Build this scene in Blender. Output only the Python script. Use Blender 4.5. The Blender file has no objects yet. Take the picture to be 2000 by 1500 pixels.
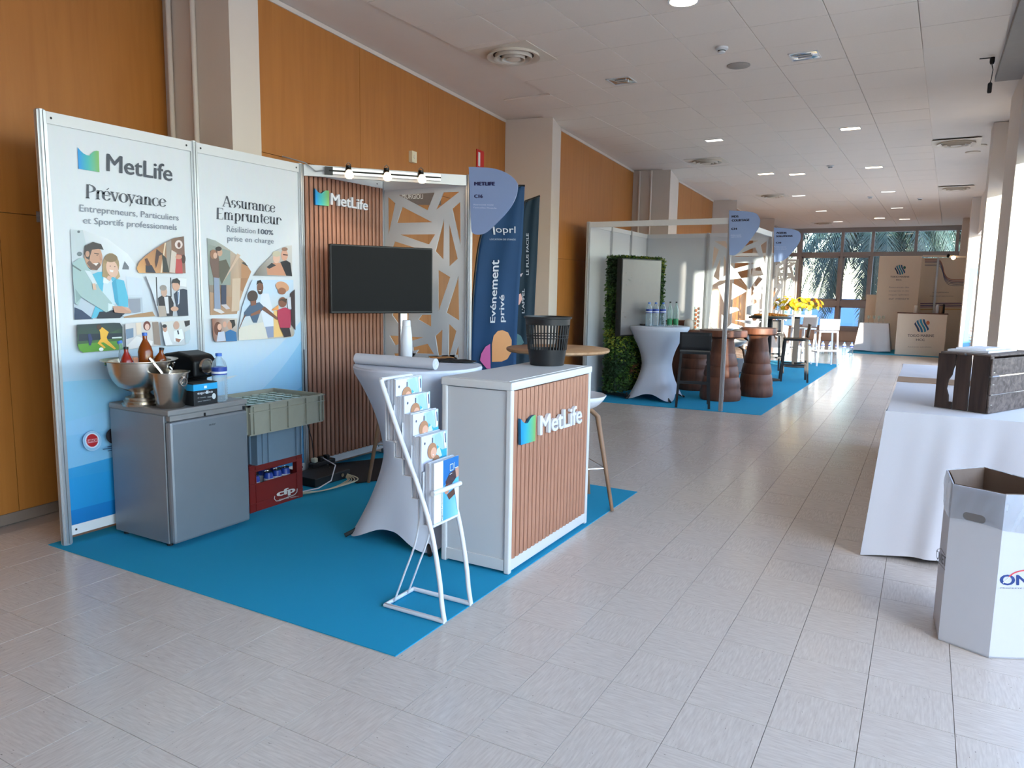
import bpy, bmesh, math, random
from mathutils import Vector, Matrix
R_ = random.Random(7)
PI = math.pi
sc = bpy.context.scene
COL = sc.collection

# ------------------------------------------------------------------ camera, world, sun, exposure
F = 1440.09; YAW = -.507813; PIT = .129816; ROL = -.017242; H = 1.57
def _axes():
    cy, sy = math.cos(YAW), math.sin(YAW)
    f = Vector((sy, cy, 0)); r = Vector((cy, -sy, 0)); d = Vector((0, 0, -1))
    cp, sp = math.cos(PIT), math.sin(PIT)
    f2 = cp*f + sp*d; d2 = cp*d - sp*f
    cr, sr = math.cos(ROL), math.sin(ROL)
    return cr*r + sr*d2, cr*d2 - sr*r, f2
AR, AD, AF = _axes()
cam = bpy.data.cameras.new('camera'); camo = bpy.data.objects.new('camera', cam); COL.objects.link(camo)
m = Matrix((AR, -AD, -AF)).transposed().to_4x4(); m.translation = Vector((0, 0, H)); camo.matrix_world = m
cam.sensor_width = 36; cam.lens = F/2000*36; cam.clip_end = 400; cam.clip_start = .05
sc.camera = camo
w = bpy.data.worlds.new('world'); sc.world = w; w.use_nodes = True
nt = w.node_tree; bg = nt.nodes['Background']
sky = nt.nodes.new('ShaderNodeTexSky'); sky.sky_type = 'NISHITA'; sky.sun_disc = False
sky.sun_elevation = math.radians(42); sky.sun_rotation = math.radians(144); sky.air_density = 1.2; sky.dust_density = 1.0; sky.ozone_density = 1.5
nt.links.new(sky.outputs[0], bg.inputs[0]); bg.inputs[1].default_value = 1.9
sun = bpy.data.lights.new('sun', 'SUN'); sun.energy = 25; sun.angle = math.radians(.7); sun.color = (1, .84, .66)
suno = bpy.data.objects.new('sun', sun); COL.objects.link(suno)
SUNAZ, SUNEL = math.radians(-36), math.radians(8)
sd = Vector((math.sin(SUNAZ)*math.cos(SUNEL), math.cos(SUNAZ)*math.cos(SUNEL), -math.sin(SUNEL)))
suno.rotation_euler = sd.to_track_quat('-Z', 'Y').to_euler(); suno.location = (20, -20, 12)
def portal(loc, rot, sx, sy):
    l = bpy.data.lights.new('window_portal', 'AREA'); l.shape = 'RECTANGLE'; l.size = sx; l.size_y = sy
    l.cycles.is_portal = True
    o = bpy.data.objects.new('window_portal', l); COL.objects.link(o); o.location = loc; o.rotation_euler = rot
portal((1.0, 12.8, 1.55), (0, PI/2, 0), 2.9, 13.2)
portal((3.45, .5, 1.9), (0, PI/2, 0), 3.6, 11.4)
portal((-2.2, 27.0, 2.0), (-PI/2, 0, 0), 6, 3.3)
sc.view_settings.view_transform = 'Standard'; sc.view_settings.look = 'None'
sc.view_settings.gamma = 1; sc.view_settings.use_curve_mapping = False
sc.view_settings.exposure = 0.0
try:
    sc.cycles.use_denoising = True
    sc.cycles.max_bounces = 8; sc.cycles.diffuse_bounces = 5; sc.cycles.glossy_bounces = 4
    sc.cycles.transmission_bounces = 8; sc.cycles.transparent_max_bounces = 12
    sc.cycles.caustics_reflective = False; sc.cycles.caustics_refractive = False
    sc.cycles.sample_clamp_indirect = 6
except Exception: pass

# ------------------------------------------------------------------ sight-line helpers (points of the place)
def ray(px, py): return AR*((px-1000)/F) + AD*((py-750)/F) + AF
def fl(px, py, z=0):
    d = ray(px, py); t = (z-H)/d.z; return Vector((d.x*t, d.y*t, z))
def onx(px, py, X):
    d = ray(px, py); t = X/d.x; return Vector((X, d.y*t, H+d.z*t))
def ony(px, py, Y):
    d = ray(px, py); t = Y/d.y; return Vector((d.x*t, Y, H+d.z*t))
def rp(px, py, P, N):
    d = ray(px, py); c = Vector((0, 0, H)); N = Vector(N); t = (Vector(P)-c).dot(N)/d.dot(N); return c+d*t
def lin(c): c /= 255; return c/12.92 if c <= .04045 else ((c+.055)/1.055)**2.4
def rgb(*c): return (lin(c[0]), lin(c[1]), lin(c[2]), 1)

# ------------------------------------------------------------------ materials
MAT = {}
def mat(name, c, rough=.5, metal=0, var=.06, scale=18, bump=0, stretch=None, emit=None, es=0, trans=0, ior=1.45, alpha=1, coat=0, spec=None, contrast=None):
    if name in MAT: return MAT[name]
    m = bpy.data.materials.new(name); m.use_nodes = True; n = m.node_tree.nodes; L = m.node_tree.links
    b = n['Principled BSDF']; c = rgb(*c) if max(c) > 1 else (*c[:3], 1)
    tc = n.new('ShaderNodeTexCoord'); mp = n.new('ShaderNodeMapping'); no = n.new('ShaderNodeTexNoise')
    L.new(tc.outputs['Object'], mp.inputs[0]); L.new(mp.outputs[0], no.inputs['Vector'])
    if stretch: mp.inputs['Scale'].default_value = stretch
    no.inputs['Scale'].default_value = scale; no.inputs['Detail'].default_value = 5
    mx = n.new('ShaderNodeMixRGB'); L.new(no.outputs['Fac'], mx.inputs[0])
    mx.inputs[1].default_value = tuple(max(0, x*(1-var)) for x in c[:3])+(1,); mx.inputs[2].default_value = tuple(min(1, x*(1+var)) for x in c[:3])+(1,)
    if contrast:
        cr = n.new('ShaderNodeValToRGB'); cr.color_ramp.elements[0].position = contrast[0]; cr.color_ramp.elements[1].position = contrast[1]
        L.new(no.outputs['Fac'], cr.inputs[0]); L.new(cr.outputs[0], mx.inputs[0])
    L.new(mx.outputs[0], b.inputs['Base Color'])
    b.inputs['Roughness'].default_value = rough; b.inputs['Metallic'].default_value = metal
    if bump:
        bp = n.new('ShaderNodeBump'); bp.inputs['Strength'].default_value = bump; bp.inputs['Distance'].default_value = .01
        L.new(no.outputs['Fac'], bp.inputs['Height']); L.new(bp.outputs[0], b.inputs['Normal'])
    if emit: b.inputs['Emission Color'].default_value = rgb(*emit); b.inputs['Emission Strength'].default_value = es
    if trans: b.inputs['Transmission Weight'].default_value = trans; b.inputs['IOR'].default_value = ior
    if alpha < 1: b.inputs['Alpha'].default_value = alpha
    if coat: b.inputs['Coat Weight'].default_value = coat
    if spec is not None: b.inputs['Specular IOR Level'].default_value = spec
    MAT[name] = m; return m
def stone(name, along):
    m = bpy.data.materials.new(name); m.use_nodes = True; n = m.node_tree.nodes; L = m.node_tree.links; b = n['Principled BSDF']
    tc = n.new('ShaderNodeTexCoord'); oi = n.new('ShaderNodeObjectInfo'); ge = n.new('ShaderNodeNewGeometry')
    ad = n.new('ShaderNodeVectorMath'); ad.operation = 'ADD'
    ml = n.new('ShaderNodeVectorMath'); ml.operation = 'SCALE'; ml.inputs[3].default_value = 37
    cb = n.new('ShaderNodeCombineXYZ'); L.new(ge.outputs['Random Per Island'], cb.inputs[0]); L.new(oi.outputs['Random'], cb.inputs[1])
    L.new(cb.outputs[0], ml.inputs[0]); L.new(tc.outputs['Object'], ad.inputs[0]); L.new(ml.outputs[0], ad.inputs[1])
    def noise(sc_, scale, det=6):
        mp = n.new('ShaderNodeMapping'); mp.inputs['Scale'].default_value = sc_; L.new(ad.outputs[0], mp.inputs[0])
        no = n.new('ShaderNodeTexNoise'); no.inputs['Scale'].default_value = scale; no.inputs['Detail'].default_value = det
        L.new(mp.outputs[0], no.inputs['Vector']); return no
    s = (1, 9, 1) if along == 'x' else (9, 1, 1)
    a = noise(s, 13); r = n.new('ShaderNodeValToRGB'); L.new(a.outputs['Fac'], r.inputs[0])
    e = r.color_ramp.elements; e[0].position = .28; e[0].color = rgb(194, 183, 174); e[1].position = .72; e[1].color = rgb(214, 205, 196)
    s2 = (1, 3.5, 1) if along == 'x' else (3.5, 1, 1)
    h = noise(s2, 42, 3); hr = n.new('ShaderNodeValToRGB'); L.new(h.outputs['Fac'], hr.inputs[0])
    hr.color_ramp.elements[0].position = .695; hr.color_ramp.elements[0].color = (0, 0, 0, 1); hr.color_ramp.elements[1].position = .74; hr.color_ramp.elements[1].color = (.75, .75, .75, 1)
    mx = n.new('ShaderNodeMixRGB'); L.new(hr.outputs[0], mx.inputs[0]); L.new(r.outputs[0], mx.inputs[1]); mx.inputs[2].default_value = rgb(88, 76, 68)
    hv = n.new('ShaderNodeHueSaturation'); mr = n.new('ShaderNodeMapRange'); mr.inputs[3].default_value = .95; mr.inputs[4].default_value = 1.03
    L.new(ge.outputs['Random Per Island'], mr.inputs[0]); L.new(mr.outputs[0], hv.inputs['Value']); L.new(mx.outputs[0], hv.inputs['Color'])
    L.new(hv.outputs[0], b.inputs['Base Color'])
    rr = n.new('ShaderNodeMapRange'); rr.inputs[3].default_value = .13; rr.inputs[4].default_value = .28; L.new(a.outputs['Fac'], rr.inputs[0]); L.new(rr.outputs[0], b.inputs['Roughness'])
    return m
def inkmat(name='print_ink', rough=.42):
    m = bpy.data.materials.new(name); m.use_nodes = True; n = m.node_tree.nodes; L = m.node_tree.links; b = n['Principled BSDF']
    a = n.new('ShaderNodeVertexColor'); a.layer_name = 'Col'
    no = n.new('ShaderNodeTexNoise'); no.inputs['Scale'].default_value = 30
    mx = n.new('ShaderNodeMixRGB'); mx.blend_type = 'MULTIPLY'; mx.inputs[0].default_value = .06
    L.new(a.outputs[0], mx.inputs[1]); L.new(no.outputs['Color'], mx.inputs[2]); L.new(mx.outputs[0], b.inputs['Base Color']); b.inputs['Roughness'].default_value = rough
    return m
INK = inkmat()
def woodmat(name, c1, c2, axis=2, scale=6, rough=.45, bump=.1):
    m = bpy.data.materials.new(name); m.use_nodes = True; n = m.node_tree.nodes; L = m.node_tree.links; b = n['Principled BSDF']
    tc = n.new('ShaderNodeTexCoord'); mp = n.new('ShaderNodeMapping'); s = [7, 7, 7]; s[axis] = .6; mp.inputs['Scale'].default_value = s
    no = n.new('ShaderNodeTexNoise'); no.inputs['Scale'].default_value = scale; no.inputs['Detail'].default_value = 7; no.inputs['Distortion'].default_value = .6
    r = n.new('ShaderNodeValToRGB'); r.color_ramp.elements[0].color = rgb(*c1); r.color_ramp.elements[1].color = rgb(*c2); r.color_ramp.elements[0].position = .3; r.color_ramp.elements[1].position = .72
    L.new(tc.outputs['Object'], mp.inputs[0]); L.new(mp.outputs[0], no.inputs['Vector']); L.new(no.outputs['Fac'], r.inputs[0]); L.new(r.outputs[0], b.inputs['Base Color'])
    bp = n.new('ShaderNodeBump'); bp.inputs['Strength'].default_value = bump; bp.inputs['Distance'].default_value = .004; L.new(no.outputs['Fac'], bp.inputs['Height']); L.new(bp.outputs[0], b.inputs['Normal'])
    b.inputs['Roughness'].default_value = rough; return m
M = dict(
 stx=stone('travertine_x', 'x'), sty=stone('travertine_y', 'y'),
 grout=mat('grout', (166, 156, 148), .8), plaster=mat('cream_plaster', (222, 213, 204), .85, var=.03, scale=4, bump=.04),
 ctile=mat('ceiling_tile', (224, 213, 202), .9, var=.03, scale=60, bump=.06), pill=mat('pillar_paint', (206, 194, 182), .8, var=.03, scale=3),
 orange=woodmat('orange_veneer', (160, 100, 42), (171, 111, 50), 2, 2.2, .42, .02), base=mat('baseboard', (120, 105, 95), .6),
 alu=mat('aluminium', (190, 192, 195), .35, .75, scale=40), white=mat('white_laminate', (204, 207, 211), .4, var=.02, scale=6), rail=mat('white_rail', (214, 215, 216), .38, var=.02),
 slat=woodmat('slat_wood', (136, 90, 70), (168, 120, 96), 2, 5, .5), slatlit=woodmat('slat_wood_lit', (156, 106, 84), (188, 138, 112), 2, 5, .5), slatb=mat('slat_backing', (40, 24, 18), .7),
 steel=mat('fridge_grey', (128, 134, 142), .38, .35, var=.04, scale=10), stopm=mat('fridge_top', (132, 130, 130), .5, .1), black=mat('black_plastic', (20, 21, 24), .45), matte=mat('matte_black', (24, 25, 29), .6),
 chrome=mat('chrome', (205, 200, 195), .16, 1, scale=30), inox=mat('brushed_steel', (190, 180, 168), .27, 1, var=.1, scale=14, stretch=(1, 1, 6)),
 carpet=mat('turquoise_carpet', (2, 150, 192), .95, var=.14, scale=500, bump=.3), fabric=mat('white_spandex', (200, 205, 218), .75, var=.02, scale=30),
 cloth=mat('white_cloth', (208, 208, 214), .8, var=.02, scale=200), wlac=mat('white_lacquer', (222, 224, 230), .3, var=.02), greyc=mat('grey_crate', (150, 148, 134), .55), bluec=mat('blue_grey_crate', (108, 128, 146), .5), redc=mat('red_crate', (112, 20, 14), .5),
 screen=mat('screen', (9, 9, 12), .5, spec=.12), tvb=mat('tv_bezel', (10, 10, 12), .4, spec=.3), reflscreen=mat('screen_painted_reflection', (108, 103, 103), .24), oak=woodmat('oak', (160, 120, 84), (190, 150, 112), 0, 5, .45), oakleg=woodmat('oak_leg', (126, 92, 66), (156, 118, 88), 2, 5, .5),
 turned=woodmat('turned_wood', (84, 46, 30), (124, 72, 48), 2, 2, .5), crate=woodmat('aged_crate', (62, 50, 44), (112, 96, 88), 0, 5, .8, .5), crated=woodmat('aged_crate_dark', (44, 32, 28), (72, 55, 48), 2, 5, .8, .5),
 card=mat('white_card', (200, 204, 214), .55, var=.02), kraft=mat('kraft', (150, 122, 98), .8), bag=mat('plastic_bag', (200, 205, 212), .3, trans=.35, alpha=.55), bagin=mat('bag_inside', (120, 102, 90), .6, bump=.4, scale=12),
 pet=mat('pet_plastic', (200, 222, 235), .12, trans=.85, ior=1.2), wlabel=mat('blue_label', (28, 60, 150), .4), glassb=mat('clear_glass', (226, 236, 230), .06, trans=.9, ior=1.2), green=mat('green_label', (40, 130, 80), .5), bluecap=mat('blue_cap', (60, 110, 200), .4),
 leafd=mat('leaf_dark', (28, 62, 24), .5, var=.5, scale=6), leafm=mat('leaf_mid', (64, 100, 36), .5, var=.4, scale=9), leafy=mat('leaf_yellow_green', (140, 152, 50), .5, var=.3), leafr=mat('leaf_rust', (120, 74, 50), .6, var=.3), moss=mat('moss', (22, 40, 20), .9, bump=1, scale=50),
 navy=mat('flag_navy', (16, 62, 104), .75, var=.12, scale=3), navyd=mat('flag_dark', (14, 44, 62), .75, var=.12, scale=3), sign=mat('sign_blue', (132, 152, 194), .25, var=.02), signd=mat('sign_edge', (92, 112, 160), .35),
 amber=mat('amber_juice', (170, 80, 20), .1, trans=.5), redj=mat('red_juice', (150, 30, 18), .2), orangej=mat('orange_juice', (236, 110, 24), .4), bone=mat('bone_plastic', (214, 204, 178), .5), red=mat('red_sign', (190, 28, 26), .5), dark=mat('dark_gap', (14, 12, 12), .8),
 lampon=mat('lamp_glow', (255, 240, 220), .5, emit=(255, 226, 190), es=14), lampon2=mat('lamp_glow_low', (255, 250, 240), .5, emit=(255, 246, 232), es=2.2), spot=mat('spot_glow', (255, 240, 220), .5, emit=(255, 222, 180), es=6), reflector=mat('reflector', (206, 214, 220), .12, 1),
 frame=mat('grey_window_frame', (158, 156, 158), .5, .1), wall=mat('white_wall', (206, 200, 196), .8, var=.03), vent=mat('vent_metal', (212, 202, 188), .5), ventd=mat('vent_dark', (52, 42, 36), .7),
 yel=mat('yellow_petal', (240, 214, 30), .6, var=.15), oran=mat('orange_petal', (224, 138, 22), .6), food=mat('snack_mix', (214, 130, 40), .7, var=.6, scale=30), frond=mat('palm_frond', (34, 56, 50), .55, var=.3), trunk=mat('palm_trunk', (84, 74, 66), .9, var=.4, scale=20, bump=1),
 sea=mat('sea_water', (14, 66, 110), .7, spec=.05, var=.05, scale=.4), terrace=mat('pale_terrace', (222, 214, 202), .8), build=mat('pale_facade', (216, 214, 210), .8), blueb=mat('booth_blue', (90, 150, 190), .5), beige=mat('beige_print', (230, 216, 198), .55, var=.02), glow=mat('white_panel', (206, 207, 210), .5, var=.02))
def glassmat():
    m = bpy.data.materials.new('window_glass'); m.use_nodes = True; n = m.node_tree.nodes; L = m.node_tree.links
    n.remove(n['Principled BSDF']); t = n.new('ShaderNodeBsdfTransparent'); t.inputs[0].default_value = (.93, .96, .97, 1)
    g = n.new('ShaderNodeBsdfGlossy'); g.inputs['Roughness'].default_value = .03; lw = n.new('ShaderNodeLayerWeight'); lw.inputs[0].default_value = .5; pw = n.new('ShaderNodeMath'); pw.operation = 'POWER'; L.new(lw.outputs['Facing'], pw.inputs[0]); pw.inputs[1].default_value = 4; fr = n.new('ShaderNodeMath'); fr.operation = 'MULTIPLY_ADD'; L.new(pw.outputs[0], fr.inputs[0]); fr.inputs[1].default_value = .7; fr.inputs[2].default_value = .04
    mx = n.new('ShaderNodeMixShader'); L.new(fr.outputs[0], mx.inputs[0]); L.new(t.outputs[0], mx.inputs[1]); L.new(g.outputs[0], mx.inputs[2]); L.new(mx.outputs[0], n['Material Output'].inputs[0])
    return m
M['glass'] = glassmat()
def clearmat(name, col, tint):
    m = bpy.data.materials.new(name); m.use_nodes = True; n = m.node_tree.nodes; L = m.node_tree.links
    b = n['Principled BSDF']; b.inputs['Base Color'].default_value = rgb(*col); b.inputs['Roughness'].default_value = .08
    t = n.new('ShaderNodeBsdfTransparent'); t.inputs[0].default_value = (*tint, 1)
    lw = n.new('ShaderNodeLayerWeight'); lw.inputs[0].default_value = .55; no = n.new('ShaderNodeTexNoise'); no.inputs['Scale'].default_value = 40
    ad = n.new('ShaderNodeMath'); ad.operation = 'MULTIPLY_ADD'; L.new(lw.outputs['Facing'], ad.inputs[0]); ad.inputs[1].default_value = .75; ad.inputs[2].default_value = .12
    mx = n.new('ShaderNodeMixShader'); L.new(ad.outputs[0], mx.inputs[0]); L.new(t.outputs[0], mx.inputs[1]); L.new(b.outputs[0], mx.inputs[2]); L.new(mx.outputs[0], n['Material Output'].inputs[0])
    return m
M['pet'] = clearmat('pet_clear', (190, 205, 215), (.88, .93, .96)); M['glassb'] = clearmat('bottle_glass', (205, 222, 214), (.86, .93, .9))
M['bag'] = clearmat('bag_film', (214, 218, 224), (.85, .87, .9))

# ------------------------------------------------------------------ object helpers
def link(name, me, mt=None, parent=None, smooth=False, off=None):
    o = bpy.data.objects.new(name, me); COL.objects.link(o)
    if mt:
        me.materials.clear(); me.materials.append(mt)
    if smooth:
        me.polygons.foreach_set('use_smooth', [True]*len(me.polygons))
        try: me.set_sharp_from_angle(angle=math.radians(42))
        except Exception: pass
    if parent:
        o.parent = parent
        p = parent; loc = Vector((0, 0, 0))
        while p: loc += p.location; p = p.parent
        if parent.get('worldbuilt', 0): o.matrix_parent_inverse = Matrix.Translation(-Vector(parent['wloc']))
    return o
class MB:
    def __init__(s): s.v = []; s.f = []; s.c = []; s.m = []
    def add(s, vs, fs, col=None):
        n = len(s.v); s.v += [tuple(v) for v in vs]; s.f += [tuple(i+n for i in f) for f in fs]; s.c += [col]*len(fs); return s
    def box(s, x0, y0, z0, x1, y1, z1, bev=0, mtx=None):
        b = min(bev, (x1-x0)*.49, (y1-y0)*.49, (z1-z0)*.49)
        if b <= 0:
            vs = [(x, y, z) for z in (z0, z1) for y in (y0, y1) for x in (x0, x1)]
            fs = [(0, 2, 3, 1), (4, 5, 7, 6), (0, 1, 5, 4), (2, 6, 7, 3), (0, 4, 6, 2), (1, 3, 7, 5)]
        else:
            bm = bmesh.new(); bmesh.ops.create_cube(bm, size=1)
            for v in bm.verts: v.co = Vector((x0+(v.co.x+.5)*(x1-x0), y0+(v.co.y+.5)*(y1-y0), z0+(v.co.z+.5)*(z1-z0)))
            bmesh.ops.bevel(bm, geom=bm.edges[:], offset=b, segments=2, affect='EDGES', profile=.5)
            bm.verts.index_update(); vs = [tuple(v.co) for v in bm.verts]; fs = [tuple(v.index for v in f.verts) for f in bm.faces]; bm.free()
        if mtx: vs = [tuple(mtx @ Vector(v)) for v in vs]
        return s.add(vs, fs)
    def bar(s, a, b, wx, wz, up=(0, 0, 1)):
        a = Vector(a); b = Vector(b); d = (b-a).normalized(); up = Vector(up)
        if abs(d.dot(up)) > .98: up = Vector((1, 0, 0))
        u = d.cross(up).normalized(); v = u.cross(d).normalized()
        vs = [p+u*(wx/2*i)+v*(wz/2*j) for p in (a, b) for i, j in ((-1, -1), (1, -1), (1, 1), (-1, 1))]
        return s.add(vs, [(0, 1, 2, 3), (7, 6, 5, 4), (0, 4, 5, 1), (1, 5, 6, 2), (2, 6, 7, 3), (3, 7, 4, 0)])
    def tube(s, pts, r, n=8, closed=False):
        pts = [Vector(p) for p in pts]; rs = r if isinstance(r, (list, tuple)) else [r]*len(pts)
        rings = []; N = len(pts); up = None
        for i, p in enumerate(pts):
            if closed: d = (pts[(i+1) % N]-pts[i-1])
            else: d = pts[min(i+1, N-1)]-pts[max(i-1, 0)]
            d.normalize()
            if up is None:
                up = Vector((0, 0, 1)) if abs(d.z) < .9 else Vector((1, 0, 0))
            u = d.cross(up)
            if u.length < 1e-4: u = d.orthogonal()
            u.normalize(); up = u.cross(d).normalized()
            rings.append([p+(u*math.cos(2*PI*k/n)+up*math.sin(2*PI*k/n))*rs[i] for k in range(n)])
        vs = [v for rg in rings for v in rg]; fs = []
        for i in range(N if closed else N-1):
            j = (i+1) % N
            for k in range(n): fs.append((i*n+k, i*n+(k+1) % n, j*n+(k+1) % n, j*n+k))
        if not closed: fs += [tuple(range(n))[::-1], tuple((N-1)*n+k for k in range(n))]
        return s.add(vs, fs)
    def lathe(s, prof, c=(0, 0, 0), n=24, caps=True):
        vs = []; fs = []
        for r, z in prof:
            for k in range(n): a = 2*PI*k/n; vs.append((c[0]+r*math.cos(a), c[1]+r*math.sin(a), c[2]+z))
        for i in range(len(prof)-1):
            for k in range(n): fs.append((i*n+k, i*n+(k+1) % n, (i+1)*n+(k+1) % n, (i+1)*n+k))
        if caps:
            if prof[0][0] > 1e-5: fs.append(tuple(range(n))[::-1])
            if prof[-1][0] > 1e-5: fs.append(tuple((len(prof)-1)*n+k for k in range(n)))
        return s.add(vs, fs)
    def prism(s, pts, off):
        n = len(pts); off = Vector(off); pts = [Vector(p) for p in pts]
        return s.add(pts+[p+off for p in pts], [tuple(range(n))[::-1], tuple(range(n, 2*n))]+[(i, (i+1) % n, n+(i+1) % n, n+i) for i in range(n)])
    def quad(s, a, b, c, d, col=None): return s.add([a, b, c, d], [(0, 1, 2, 3)], col)
    def grid(s, fn, nu, nv, wrap=False):
        vs = [fn(i/(nu if wrap else nu-1), j/(nv-1)) for j in range(nv) for i in range(nu)]; fs = []
        for j in range(nv-1):
            for i in range(nu if wrap else nu-1): fs.append((j*nu+i, j*nu+(i+1) % nu, (j+1)*nu+(i+1) % nu, (j+1)*nu+i))
        return s.add(vs, fs)
    def mesh(s, name, recalc=True):
        me = bpy.data.meshes.new(name); me.from_pydata(s.v, [], s.f)
        if any(c is not None for c in s.c):
            at = me.color_attributes.new('Col', 'FLOAT_COLOR', 'CORNER'); k = 0
            for p, c in zip(me.polygons, s.c):
                c = c or (1, 1, 1, 1)
                for q in range(p.loop_total): at.data[k].color = c[q] if isinstance(c[0], (tuple, list)) else c; k += 1
        elif recalc:
            bm = bmesh.new(); bm.from_mesh(me); bmesh.ops.recalc_face_normals(bm, faces=bm.faces); bm.to_mesh(me); bm.free()
        me.update(); return me
    def build(s, name, mt, parent=None, smooth=False, **k):
        o = link(name, s.mesh(name), mt, parent, smooth)
        for a, b in k.items(): o[a] = b
        return o
def tag(o, label=None, cat=None, group=None, kind=None):
    if label: o['label'] = label
    if cat: o['category'] = cat
    if group: o['group'] = group
    if kind: o['kind'] = kind
    return o
def thing(name, label, cat, loc=(0, 0, 0), group=None, world=True):
    """Empty at the thing's base; world=True: its parts are written in room coordinates"""
    o = bpy.data.objects.new(name, None); COL.objects.link(o); o.location = loc; o.empty_display_size = .1
    if world: o['worldbuilt'] = 1; o['wloc'] = list(loc)
    return tag(o, label, cat, group)
def sub(parent_part):   # a part whose sub-parts share its frame (identity)
    return parent_part
KIDS = {}
def kids(o): return [c for c in COL.objects if c.parent == o]
def dup(root, loc, rz=0, label=None, group=None):
    def cp(o, par):
        c = o.copy(); COL.objects.link(c); c.parent = par
        if par is not None and o.parent is not None: c.matrix_parent_inverse = o.matrix_parent_inverse.copy()
        for k in kids(o): cp(k, c)
        return c
    r = cp(root, None); r.location = loc; r.rotation_euler = (0, 0, rz)
    if label: r['label'] = label
    if group: r['group'] = group
    return r
def struct(o, kind='structure'): o['kind'] = kind; return o

# text as mesh, laid bilinearly into a quad (tl, tr, br, bl)
_tc = {}
def glyphs(s, bold=0.0, space=1.0):
    key = (s, bold, space)
    if key in _tc: return _tc[key]
    cu = bpy.data.curves.new('t', 'FONT'); cu.body = s; cu.size = 1;  cu.space_character = space; cu.resolution_u = 3
    o = bpy.data.objects.new('t', cu); COL.objects.link(o); dg = bpy.context.evaluated_depsgraph_get(); dg.update()
    me = bpy.data.meshes.new_from_object(o.evaluated_get(dg)); vs = [(v.co.x, v.co.y) for v in me.vertices]; fs = [tuple(p.vertices) for p in me.polygons]
    bpy.data.objects.remove(o); bpy.data.curves.remove(cu); bpy.data.meshes.remove(me)
    if bold:
        n0 = len(vs); base = list(vs); fb_ = list(fs); vs = []; fs = []
        for k, (dx, dy) in enumerate(((-bold*1.6, 0), (bold*1.6, 0), (0, bold*.8), (0, -bold*.8), (0, 0))): vs += [(x+dx, y+dy) for x, y in base]; fs += [tuple(i+k*n0 for i in f) for f in fb_]
    x0 = min(v[0] for v in vs); x1 = max(v[0] for v in vs); y0 = min(v[1] for v in vs); y1 = max(v[1] for v in vs)
    vs = [((x-x0)/(x1-x0), (y-y0)/(y1-y0)) for x, y in vs]; _tc[key] = (vs, fs); return vs, fs
def lay(vs, q):
    tl, tr, br, bl = [Vector(p) for p in q]
    return [(bl*(1-u)+br*u)*(1-v)+(tl*(1-u)+tr*u)*v for u, v in vs]
def solid_text(mb, s, q, depth, bold=0.0):
    vs, fs = glyphs(s, bold); P = lay(vs, q); tl, tr, br, bl = [Vector(p) for p in q]; nc = 5 if bold else 1; n1 = len(P)//nc; f1_ = len(fs)//nc
    for c in range(nc):
        n = (tr-tl).cross(tl-bl).normalized(); Q = [p+n*.0004*c for p in P[c*n1:(c+1)*n1]]; n = n*(depth-.0001*c+.0005*(c == 4)); ff = [tuple(i-c*n1 for i in f) for f in fs[c*f1_:(c+1)*f1_]]; ed = {}
        for f in ff:
            for a, b in zip(f, f[1:]+f[:1]): ed[(a, b)] = 1
        F2 = [tuple(i+n1 for i in f) for f in ff]+[tuple(reversed(f)) for f in ff]
        for (a, b) in ed:
            if (b, a) not in ed: F2.append((a, b, b+n1, a+n1))
        mb.add(Q+[p+n for p in Q], F2)
# serif letters drawn as strokes for the printed headlines
SER = {
 'P': (.62, [('v', .14, 0, 1), ('s', .14, 0), ('a', .14, .5, .46, 1.0)]), 'A': (.72, [('l', .06, 0, .36, 1, .05), ('l', .36, 1, .66, 0, .13), ('h', .2, .52, .34), ('s', .08, 0), ('s', .64, 0)]),
 'E': (.6, [('v', .14, 0, 1), ('h', .08, .54, 1), ('h', .14, .44, .52), ('h', .08, .54, 0), ('t', .54, .84, 1), ('t', .54, 0, .18), ('s', .14, 0)]),
 'r': (.44, [('v', .14, 0, .68), ('s', .14, 0), ('c', .14, .5, .38, .68)]), 'e': (.52, [('o', .26, .34, .22, .35, 20, 330), ('h', .08, .46, .36)]),
 'é': (.52, [('o', .26, .34, .22, .35, 20, 330), ('h', .08, .46, .36), ('l', .24, .78, .38, .95, .07)]), 'v': (.54, [('l', .06, .68, .27, 0, .12), ('l', .27, 0, .46, .68, .05), ('s', .08, .66), ('s', .44, .66)]),
 'o': (.56, [('o', .28, .34, .24, .35, 0, 360)]), 'y': (.54, [('l', .06, .68, .28, 0, .12), ('l', .12, -.28, .46, .68, .05), ('s', .08, .66), ('s', .44, .66)]),
 'a': (.52, [('v', .38, 0, .5), ('o', .22, .2, .17, .2, 60, 330), ('c2', .08, .38, .5, .68), ('s', .42, 0)]), 'n': (.6, [('v', .14, 0, .68), ('v', .44, 0, .5), ('c', .14, .44, .44, .68), ('s', .14, 0), ('s', .44, 0)]),
 'c': (.5, [('o', .27, .34, .22, .35, 45, 325)]), 's': (.42, [('o', .22, .51, .14, .17, 30, 270), ('o', .2, .17, .15, .17, -90, 150)]),
 'u': (.6, [('v', .14, .15, .68), ('v', .44, 0, .68), ('o', .29, .2, .15, .2, 180, 360), ('s', .48, 0), ('s', .11, .66)]), 'm': (.88, [('v', .14, 0, .68), ('v', .42, 0, .5), ('v', .7, 0, .5), ('c', .14, .42, .44, .68), ('c', .42, .7, .44, .68), ('s', .14, 0), ('s', .42, 0), ('s', .7, 0)]),
 'p': (.58, [('v', .14, -.28, .68), ('s', .14, -.28), ('o', .3, .34, .2, .35, -150, 150)]), 't': (.38, [('v', .18, .06, .86), ('h', .06, .34, .66), ('h', .18, .34, .02)])}
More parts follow.
